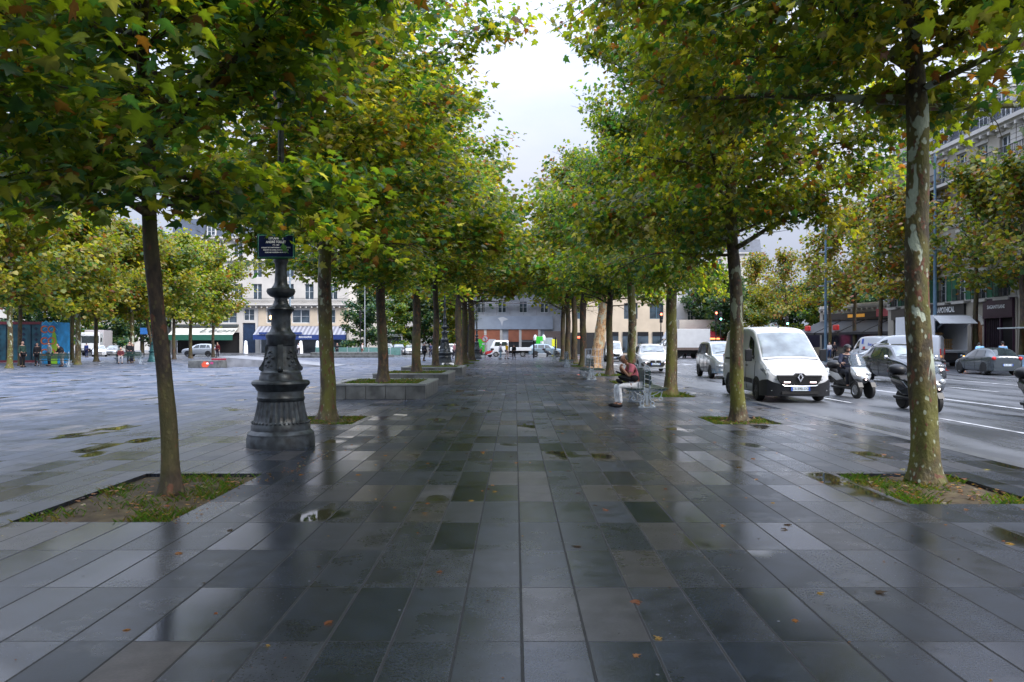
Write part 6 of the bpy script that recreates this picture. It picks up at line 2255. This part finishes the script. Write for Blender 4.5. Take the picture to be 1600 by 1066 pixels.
# --- stone apartment house across the road; local x runs towards the camera
def right_house(label, Y_far, Y_near, bays, shops):
    W = Y_far - Y_near
    t = thing("apartment_building", label, "building", (33.0, Y_far, .1), R(-90), "stone apartment houses across the road")
    levels = [(4.75, 1.9, 'rail'), (7.75, 2.05, 'rail'), (10.85, 2.0, 'rail'), (13.75, 1.85, 'long')]
    bw = W / bays
    holes, wins = [], []
    for (z, h, kind) in levels:
        for k in range(bays):
            x = bw * (k + .5)
            holes.append((x - .58, x + .58, z, z + h))
            wins.append((x - .58, z, 1.16, h))
    gh = [(a, b, 0, c) for a, b, c in shops]
    wall_holes("wall", t, W, 16.3, holes + gh, STONE, 0, .3)
    for i, (x, z, w, h) in enumerate(wins):
        window(t, x, z, w, h, shutter=(z < 5))
        MB().bx(x - .16, x + w + .16, -.06, .02, z + h + .02, z + h + .24).build("lintel", STONE_W, t)
    for (z, h, kind) in levels:
        if kind == 'long':
            MB().bx(0, W, -.75, -.001, z - .32, z - .12).build("balcony_slab", STONE_W, t)
            railing(t, 0.05, W - .05, -.72, z - .12)
        else:
            for k in range(bays):
                x = bw * (k + .5)
                railing(t, x - .75, x + .75, -.30, z - .08)
                MB().bx(x - .8, x + .8, -.34, -.001, z - .26, z - .08).build("balcony_slab", STONE_W, t)
    for xw in (0, W):
        MB().add([(xw, 0, 0), (xw, 11, 0), (xw, 11, 16.58), (xw, 0, 16.58)], [(0, 1, 2, 3)]).build("side_wall", STONE, t)
    MB().add([(0, 11, 0), (W, 11, 0), (W, 11, 16.58), (0, 11, 16.58)], [(0, 1, 2, 3)]).build("rear_wall", STONE, t)
    slab_cornice(t, W, 4.66, .25, .06, STONE_W, dent=False)
    slab_cornice(t, W, 10.35, .14, .12, STONE_W, dent=False)
    slab_cornice(t, W, 16.3, .6, .28, STONE_W)
    mansard(t, W, 11, 16.58, 2.9, [bw * (k + .5) for k in range(bays)], 1.0, 1.8)
    railing(t, .1, W - .1, -.45, 16.58, .8)
    for k in range(2):
        chimney(t, W * (.28 + .5 * k), 3.2, 19.4)
    for x in (0.0, W - .55):                          # rusticated pilasters at the ends
        rs = MB()
        for j in range(33):
            rs.bx(x, x + .55, -.09, -.001, 4.75 + j * .345, 4.75 + j * .345 + .315)
        rs.build("pilaster", STONE_W, t)
    return t, W


rh, W = right_house("tall stone apartment house with slate mansard, behind the autumn trees", 68, 50.5, 7, [(1.0, 11.7, 3.6), (12.45, 13.75, 3.3), (14.2, 17.2, 3.9)])
# shop with white letters on black, local x 1.0 .. 11.7
MB().bx(.9, 11.8, -.16, .02, 3.58, 4.50).build("shop_fascia", pm('fascia_black', (.012, .014, .018), .4), rh)
text("shop_lettering", "RAPOTHICAL", .56, M['text_white'], rh, (9.35, -.18, 4.10), bold=.016, sx=.74)
MB().bx(1.02, 11.68, .2, .25, .05, 3.54).build("shop_window", M['win_glass'], rh)
# arched wooden door
dr = MB().bx(12.46, 13.74, .16, .24, 0, 3.28)
o = dr.build("door", pm('door_wood', (.20, .085, .03), .5, 0, .25, 4), rh)
for sx in (12.55, 13.15):
    for z in (.3, 1.4, 2.3):
        MB().bx(sx, sx + .5, .13, .16, z, z + .75).build("door_panel", MATS['door_wood'], o, bevel=.02)
ar = MB()
pts = [(13.1 + .95 * math.cos(a), 2.9 + .75 * math.sin(a)) for a in [math.pi * k / 10 for k in range(11)]] + [(13.1 + .62 * math.cos(a), 2.85 + .42 * math.sin(a)) for a in [math.pi * (10 - k) / 10 for k in range(11)]]
ar.prism(pts, -.09, -.001, 'y')
ar.build("door_arch", STONE_W, rh)
# purple shop front
PUR = pm('shop_purple', (.035, .012, .03), .4, 0, .15, 2)
MB().bx(14.1, 17.3, -.2, .02, 3.3, 4.62).build("shop_fascia", PUR, rh)
text("shop_lettering", "SAGANTISANE", .34, M['text_white'], rh, (15.6, -.215, 4.05), bold=.006, sx=.86)
for k in range(7):
    MB().bx(14.22 + k * .22, 14.26 + k * .22, .05, .12, .1, 3.28).build("shutter_bar", pm('shutter_plum', (.05, .03, .05), .4), rh)
MB().bx(14.2, 17.2, .2, .24, .02, 3.29).build("shop_window", M['dark'], rh)
for x in (14.1, 15.85, 17.2):
    MB().bx(x, x + .12, -.12, .02, 0, 3.29).build("shop_post", PUR, rh)
rh2, W2 = right_house("next stone apartment house, only its edge at the far right of the picture", 50.4, 37.0, 5, [(.8, 6.0, 3.6), (7.2, 12.6, 3.6)])
MB().bx(.8, 12.6, .22, .26, 0, 3.58).build("shop_window", M['win_glass'], rh2)
MB().bx(.7, 12.7, -.1, .02, 3.5, 4.1).build("shop_fascia", M['black_plastic'], rh2)

# dark stall with a thin canopy at the right edge
stl = thing("market_stall", "dark stall with a thin pale canopy edge and small warm lamps at the right edge", "stall", (30.9, 43.2, .1), R(-90))
MB().bx(-4.6, 1.5, -.9, 1.2, 2.46, 2.54).build("canopy", pm('canopy_pale', (.34, .38, .38), .5), stl)
for x in (-4.4, 1.3):
    for y in (-.8, 1.1):
        MB().tube([(x, y, 0), (x, y, 2.46)], .03, 6).build("post", M['black_plastic'], stl)
MB().bx(-3.6, 1.2, .2, 1.0, 0, 1.0).build("counter", M['dark'], stl, bevel=.02)
MB().bx(-3.6, 1.3, 1.02, 1.1, 1.3, 2.2).build("back_board", M['dark'], stl)
for k in range(7):
    MB().ell((-3.2 + k * .65, .2, 2.05), (.07, .07, .07), 8, 6).build("lamp", pm('warm_lamp', (1.0, .62, .25), .4, emit=2.2), stl, smooth=True)
for k, (px, Y, c, lab) in enumerate(((1577, 43.4, (.12, .30, .22), "green tub under the dark stall"), (1589, 42.6, (.28, .45, .60), "pale blue tub under the dark stall"))):
    o = MB().lathe([(.20, 0), (.28, .8), (.30, .84), (.30, .9), (.26, .9), (.25, .82)], 14).build("storage_tub", pm(f'tub_{k}', c, .5), None, smooth=True, loc=(gx(px, Y) + .3, Y, .1))
    tag(o, lab, "tub", "tubs under the stall")

# cafe terrace with black awnings, kiosk dome
cf = thing("cafe_building", "corner cafe with black awnings, red lamps and a dark domed kiosk roof", "building", (36.5, 92, .1), R(-80))
MB().bx(0, 18, 0, 8, 0, 6.0).build("wall", STONE, cf)
slab_cornice(cf, 18, 5.6, .4, .25, STONE_W)
aw = MB()
for k in range(4):
    aw.prism([(-.0, 3.9), (-3.6, 2.5), (-3.6, 2.3), (-.0, 3.7)], k * 4.4 + .2, k * 4.4 + 4.3, 'x')
for k in range(4):
    MB().prism([(-.0, 4.2), (-3.4, 2.75), (-3.4, 2.5), (-.0, 3.9)], k * 4.4 + .2, k * 4.4 + 4.3, 'x').build("awning", pm('awning_black', (.012, .013, .017), .6), cf)
MB().bx(1, 16, -.25, .02, 4.3, 5.0).build("fascia", pm('fascia_dark', (.02, .016, .016), .5), cf)
MB().bx(6, 9.0, -.30, -.255, 4.45, 4.8).build("lit_sign", pm('sign_yellow', (.6, .28, .03), .4, emit=.15), cf)
MB().bx(11, 14.5, -.30, -.255, 4.4, 5.2).build("pink_sign", pm('sign_pink', (.5, .09, .12), .4), cf)
for x in (2.0, 7.6):
    MB().bx(x, x + .9, -3.2, -2.9, 3.0, 3.6).build("red_lamp", pm('red_lantern', (.4, .02, .02), .4, emit=.1), cf, bevel=.1)
MB().bx(.5, 17.5, -.05, -.001, .3, 3.4).build("shop_window", M['win_glass'], cf)
MB().lathe([(1.9, 6.0), (1.9, 7.0), (2.2, 7.1), (2.1, 7.5), (1.6, 8.3), (.8, 8.9), (.2, 9.1), (.06, 9.9)], 20, (14.5, 2.2, 0)).build("dome", pm('dome_slate', (.02, .04, .05), .4), cf, smooth=True)
ws_ = thing("terrace_wall", "low stone coloured terrace wall with a red and pink poster by the blue mast", "wall", (37.0, 93.0, .1), R(-8))
MB().bx(-9, 0, 0, .3, 0, 1.1).build("wall_body", CREAM, ws_)
MB().bx(-7, -5.5, -.06, -.001, 1.12, 3.0).build("poster", pm('poster_pink', (.5, .06, .16), .5, 0, .3, 2), ws_)
MB().bx(-9, 0, .05, .2, 1.1, 2.6).build("dark_hoarding", pm('hoarding_dark', (.03, .025, .05), .5), ws_)
ra = thing("red_awning_shop", "small shop with a red lit awning beyond the silver car", "building", (gx(1098, 125), 124, 0))
MB().bx(-4, 4, 0, 6, 0, 5.5).build("wall", STONE_W, ra)
MB().prism([(0, 3.8), (-2.4, 2.6), (-2.4, 2.3), (0, 3.5)], -3, 3, 'x').build("awning", pm('awning_red', (.40, .03, .05), .5), ra)
MB().bx(-2, 2, -2.42, -2.405, 2.3, 2.55).build("lit_strip", pm('strip_orange', (1, .3, .1), .4, emit=1.0), ra)
MB().bx(-3, 3, -.05, -.001, .3, 2.2).build("shop_window", M['dark'], ra)

# --- corner house across the square, facing the camera
LH_Y = 128.0
lx0, lx1 = gx(268, LH_Y), gx(545, LH_Y)
Wl = lx1 - lx0
lh = thing("corner_building", "pale stone corner house with cafe awnings across the square", "building", (lx0, LH_Y, .1), 0)


def lxp(px):
    return gx(px, LH_Y) - lx0


holes, wins = [], []
for px in (330, 372, 402, 452, 483, 520):
    x = lxp(px)
    for z, h in ((8.9, 2.6), (12.6, 2.5), (16.0, 2.3)):
        holes.append((x - .75, x + .75, z, z + h)); wins.append((x - .75, z, 1.5, h))
mez = [(336, 3.0), (357, 3.4), (430, 3.6), (470, 3.6), (510, 3.6)]
for px, w in mez:
    x = lxp(px)
    holes.append((x - w / 2 * .8, x + w / 2 * .8, 5.0, 7.2)); wins.append((x - w / 2 * .8, 5.0, w * .8, 2.2))
xd0, xd1 = lxp(379), lxp(399)
holes.append((xd0, xd1, 0, 5.0)); holes.append((xd0 + .2, xd1 - .2, 5.4, 7.3)); wins.append((xd0 + .2, 5.4, xd1 - xd0 - .4, 1.9))
holes.append((lxp(275), lxp(374), 0, 3.4)); holes.append((lxp(406), lxp(542), 0, 3.4))
wall_holes("wall", lh, Wl, 19.0, holes, STONE_W, 0, .35)
MB().add([(Wl, 0, 0), (Wl + 9, 9, 0), (Wl + 9, 9, 19), (Wl, 0, 19)], [(0, 1, 2, 3)]).build("side_wall", STONE_W, lh)
MB().add([(0, 0, 0), (-6, 9, 0), (-6, 9, 19), (0, 0, 19)], [(3, 2, 1, 0)]).build("side_wall", STONE_W, lh)
cm = MB()
xs_ = [lxp(404)] + [v for px, w in mez[2:] for v in (lxp(px) - w * .4 - .1, lxp(px) + w * .4 + .1)] + [Wl]
for a, b in zip(xs_[::2], xs_[1::2]):
    cm.bx(a, b, -.12, -.001, 3.4, 7.6)
cm.bx(lxp(404), Wl, -.14, -.001, 4.5, 4.9)
cm.build("cream_pier", CREAM, lh)
for (x, z, w, h) in wins:
    window(lh, x, z, w, h, y=.2, bars=1)
slab_cornice(lh, Wl, 7.9, .9, .28, STONE_W)
railing(lh, .1, Wl - .1, -.8, 8.18, .9)
slab_cornice(lh, Wl, 15.3, .35, .2, STONE_W, dent=False)
slab_cornice(lh, Wl, 19.0, .6, .3, STONE_W)
mansard(lh, Wl, 12, 19.3, 3.2, [lxp(p) for p in (330, 372, 402, 452, 483, 520)], 1.3, 2.0)
for p in (300, 425, 500):
    chimney(lh, lxp(p), 4, 22.4, 2.4, 2.2)
MB().bx(xd0, xd1, .2, .3, 0, 5.0).build("door", pm('door_navy', (.012, .03, .07), .4, 0, .2, 2), lh)
GRN = pm('awning_green', (.012, .09, .06), .6)
PAL_ = pm('awning_cream', (.46, .46, .42), .7, 0, .08, 1)
NAV = pm('awning_navy', (.012, .035, .16), .6)
a0, a1 = lxp(274), lxp(373)
aw1 = MB().prism([(0, 4.3), (-2.8, 3.0), (-2.8, 2.9), (0, 4.2)], a0, a1, 'x').build("awning", PAL_, lh)
MB().bx(a0, a1, -2.86, -2.81, 2.1, 2.98).build("valance", GRN, aw1)
MB().bx(a0, a1, -.5, -.001, 4.32, 4.75).build("awning_box", pm('box_dark', (.05, .06, .06), .5), aw1)
text("awning_lettering", "Léon", 1.9, pm('letter_grey', (.13, .15, .14), .6), lh, ((a0 + a1) / 2 + 2.2, -1.62, 3.72), (R(25), 0, 0), .01, shear=.35, sx=1.5)
a0, a1 = lxp(405), lxp(546)
aw2 = MB()
n = 44
for k in range(n):
    aw2.mi = k % 2
    xa, xb = a0 + (a1 - a0) * k / n, a0 + (a1 - a0) * (k + 1) / n
    aw2.prism([(0, 4.5), (-3.0, 3.0), (-3.0, 2.9), (0, 4.4)], xa, xb, 'x')
aw2o = aw2.build("awning", [pm('stripe_grey', (.28, .29, .33), .7), pm('stripe_dark', (.15, .155, .19), .7)], lh)
MB().bx(a0, a1, -3.06, -3.01, 2.2, 2.98).build("valance", NAV, aw2o)
text("valance_lettering", "BRASSERIE", .42, M['text_white'], lh, ((a0 + a1) / 2 + 1, -3.08, 2.6), sx=1.1)
MB().bx(a0 + 1, a0 + 8, -3.25, -3.07, 3.05, 3.4).build("awning_sign", NAV, aw2o)
MB().bx(lxp(276), lxp(373), .3, .34, 0, 3.38).build("shop_window", M['dark'], lh)
MB().bx(lxp(407), lxp(541), .3, .34, 0, 3.38).build("shop_window", M['win_glass'], lh)
MB().ell((lxp(423), .05, 5.9), (.25, .1, .35), 10, 8).build("lit_lamp", pm('warm_lamp', (1.0, .62, .25), .4, emit=2.2), lh, smooth=True)
for k, px in enumerate((384, 470, 496)):
    o = MB().lathe([(.35, 0), (.30, 1.1), (.22, 1.9), (.05, 2.0)], 10).build("closed_parasol", M['text_white'], None, smooth=True, loc=(gx(px, 118), 118, .1))
    tag(o, ["closed white parasol before the navy door", "closed white parasol at the left of the striped awning", "closed white parasol under the middle of the striped awning"][k], "parasol", "closed parasols")

# --- houses that close the street beyond the square


def block(name, label, px0, px1, Y, floors, fh, wall, roof_h=3.0, ww=1.3, wh=1.8, pitch=3.0, z1=4.2, frame=FRAME_W, depth=10):
    x0, x1 = gx(px0, Y), gx(px1, Y)
    W = x1 - x0
    t = thing(name, label, "building", (x0, Y, .05), 0, "houses beyond the square")
    n = max(1, int(W / pitch))
    holes, wn_ = [], []
    for f in range(floors):
        z = z1 + .6 + f * fh
        for k in range(n):
            x = W * (k + .5) / n
            holes.append((x - ww / 2, x + ww / 2, z, z + wh)); wn_.append((x - ww / 2, z, ww, wh))
    H = z1 + floors * fh + .2
    wall_holes("wall", t, W, H, holes, wall, 0, .25)
    for xw in (0, W):
        MB().add([(xw, 0, 0), (xw, depth, 0), (xw, depth, H), (xw, 0, H)], [(0, 1, 2, 3)]).build("side_wall", wall, t)
    for a in wn_:
        window(t, *a, frame=frame, y=.18, bars=1)
    slab_cornice(t, W, H, .4, .25, STONE_W, dent=False)
    if roof_h:
        mansard(t, W, depth, H + .25, roof_h, [], 1, 1)
        chimney(t, W * .3, 3, H + roof_h)
    return t, W, H


GREYW = pm('grey_render', (.34, .36, .39), .7, 0, .2, .6)
bk, Wb, Hb = block("shop_building", "grey building under scaffolding with an orange shop front closing the alley", 735, 900, 124, 3, 3.4, GREYW, 3.0, pitch=3.2, z1=6.0)
MB().bx(0, Wb * .78, -.5, -.001, 3.9, 6.0).build("fascia", pm('fascia_blue_grey', (.26, .30, .36), .5, 0, .1, .8), bk)
MB().prism([(Wb * .26, 5.7), (Wb * .31, 5.9), (Wb * .36, 5.5), (Wb * .31, 5.2), (Wb * .30, 4.4), (Wb * .285, 5.2)], -.55, -.505, 'y').build("fascia_emblem", M['white_dull'], bk)
ORG = pm('shop_orange', (.30, .10, .05), .5, 0, .15, 1)
for xa, xb, za in ((.02, .13, 0), (.15, .28, 1.0), (.36, .46, 1.9), (.48, .64, 2.2)):
    MB().bx(Wb * xa, Wb * xb, -.3, -.001, za, 3.88).build("shop_front", ORG, bk)
MB().bx(Wb * .15, Wb * .28, -.2, -.002, 0, .98).build("shop_window", M['win_glass'], bk)
for xa in (.13, .28, .46, .64):
    MB().bx(Wb * xa, Wb * xa + .4, -.34, -.001, 0, 3.89).build("shop_pier", STONE_W, bk)
MB().bx(Wb * .36, Wb * .66, -.2, -.002, 0, 1.88).build("shop_window", M['dark'], bk)
MB().bx(Wb * .7, Wb * .98, -.2, -.001, 0, 3.6).build("shop_front", pm('shop_brown', (.20, .15, .13), .5), bk)
for k in range(2):
    MB().bx(.9 + k * 1.8, 2.3 + k * 1.8, -.36, -.302, .3, 2.3).build("shop_poster", pm('poster_green', (.04, .42, .03), .4) if k == 0 else M['white_dull'], bk)
sc_ = MB()
for z in (8, 10.4, 12.8, 15.2):
    sc_.bx(-.2, Wb + .2, -1.6, -.5, z, z + .10)
    sc_.tube([(-.2, -1.6, z + 1.0), (Wb + .2, -1.6, z + 1.0)], .03, 4)
for k in range(9):
    sc_.tube([(Wb * k / 8, -1.6, 6.2), (Wb * k / 8, -1.6, 17)], .035, 4)
sc_.build("scaffolding", pm('scaffold', (.22, .21, .22), .5, .3, .2, .5), bk)
bk2, W2_, H2_ = block("dark_shop_building", "house with a dark shop front and small sign left of the orange one", 600, 733, 132, 5, 3.4, STONE_W, 3.2, pitch=3.2, z1=5.5)
MB().bx(W2_ * .58, W2_, -.3, -.001, 0, 5.4).build("shop_front", pm('shop_dark', (.03, .034, .042), .4), bk2)
MB().bx(W2_ * .74, W2_ * .86, -.36, -.302, 3.4, 3.9).build("shop_sign", M['plate'], bk2)
MB().bx(W2_ * .9, W2_ * .97, -.36, -.302, 2.5, 5.5).build("shop_banner", pm('banner_grey', (.35, .36, .4), .5), bk2)
bk3, W3_, H3_ = block("corner_block", "cream corner block with large blue windows behind the box truck", 885, 1046, 112, 5, 3.3, CREAM, 3.0, ww=2.0, wh=2.3, pitch=3.1, z1=4.6, frame=pm('frame_blue', (.06, .12, .17), .4))
MB().bx(.5, W3_ * .35, -.2, -.001, 0, 3.2).build("shop_window", M['dark'], bk3)
for k in range(4):
    xa = W3_ * (.40 + .145 * k)
    MB().bx(xa, xa + W3_ * .105, -.12, -.001, 0.3, 3.3).build("shop_window", M['win_glass'], bk3)
    MB().bx(xa, xa + W3_ * .105, -.14, -.121, 2.7, 3.3).build("shop_fascia", M['black_plastic'], bk3)
MB().ell((W3_ * .12, -.3, 2.5), (.3, .06, .16), 10, 6).build("red_neon", pm('neon_red', (1, .12, .06), .4, emit=1.2), bk3, smooth=True)
bk4, W4_, H4_ = block("white_house", "white house with small windows and a yellow shop front, right of the mottled trunks", 1040, 1092, 132, 4, 3.2, pm('white_render', (.62, .62, .64), .7, 0, .05, .5), 2.5, pitch=2.6, ww=1.0, wh=1.6, z1=5)
MB().bx(.3, W4_ - .3, -.15, -.001, 3.4, 4.6).build("fascia", pm('fascia_char', (.06, .07, .08), .5), bk4)
MB().bx(.6, 1.6, -.2, -.151, 3.7, 4.3).build("yellow_sign", pm('sign_lime', (.6, .6, .03), .4), bk4)
MB().bx(.8, W4_ * .5, -.2, -.001, .2, 2.6).build("shop_window", pm('shop_lime', (.45, .5, .08), .4), bk4)
block("far_house", "pale house behind the dark trees, right of the white house", 1110, 1190, 165, 5, 3.3, STONE_W, 3.0, pitch=3)
block("far_house", "pale house far beyond the second ornate lamp", 560, 640, 190, 5, 3.4, STONE_W, 3.2, pitch=3.2)
block("far_house", "pale house behind the yellow trees at the left edge", -60, 60, 150, 5, 3.3, STONE_W, 3.0, pitch=3)
block("far_house", "pale house between the trees left of the leaning near trunk", 95, 200, 175, 5, 3.3, STONE_W, 3.0, pitch=3.2)

# small things at the end of the alley
kb = thing("recycling_kiosk", "bright green recycling kiosk with white tops at the alley end", "kiosk", (gx(843, 100), 100, -.03))
MB().bx(-.45, .45, 0, .9, 0, 2.6).build("kiosk_body", pm('kiosk_lime', (.03, .40, .03), .4), kb, bevel=.05)
for s in (-.5, .5):
    MB().lathe([(.22, 2.1), (.25, 2.5), (.15, 2.75), (.02, 2.85)], 10, (s * 1.1, .2, 0)).build("white_top", M['white_dull'], kb, smooth=True)
MB().lathe([(.5, 0), (.28, .7), (.22, 1.4), (.22, 2.0)], 10, (.3, -.4, 0)).build("white_foot", M['white_dull'], kb, smooth=True)
for k, (px, Y, c, w_, h_, lab) in enumerate(((854, 101, (.30, .34, .40), 1.6, 2.4, "grey metal cabinet right of the green kiosk"), (866, 99, (.62, .62, .03), .6, 2.2, "yellow upright box near the farthest bench"),
                                             (847, 90, (.26, .28, .31), 1.0, .5, "low grey stone block before the green kiosk"))):
    o = MB().bx(-w_ / 2, w_ / 2, 0, .6, 0, h_).build("utility_cabinet", pm(f'cab_{k}', c, .5), None, bevel=.03, loc=(gx(px, Y), Y, 0))
    tag(o, lab, "cabinet", "cabinets at the alley end")
tg = thing("tree_guard", "wire guard round the foot of the peeled leaning tree", "tree guard", (5.35, 52, 0))
mb = MB()
for k in range(16):
    a = 2 * math.pi * k / 16
    mb.tube([(.62 * math.cos(a), .62 * math.sin(a), 0), (.62 * math.cos(a), .62 * math.sin(a), 1.3)], .012, 4)
for z in (.3, .8, 1.28):
    mb.torus((0, 0, z), .62, .014, 'z', 20, 4)
mb.build("wire_mesh", M['grey_iron'], tg)
ht = thing("direction_sign", "blue direction sign by the couple on the square", "sign", (gx(225, 95), 95, 0))
MB().tube([(0, 0, 0), (0, 0, 3.6)], .05, 6).build("pole", M['black_plastic'], ht)
MB().bx(-.45, .45, -.06, -.03, 2.8, 3.6).build("sign_face", pm('sign_blue', (.03, .16, .45), .4), ht)
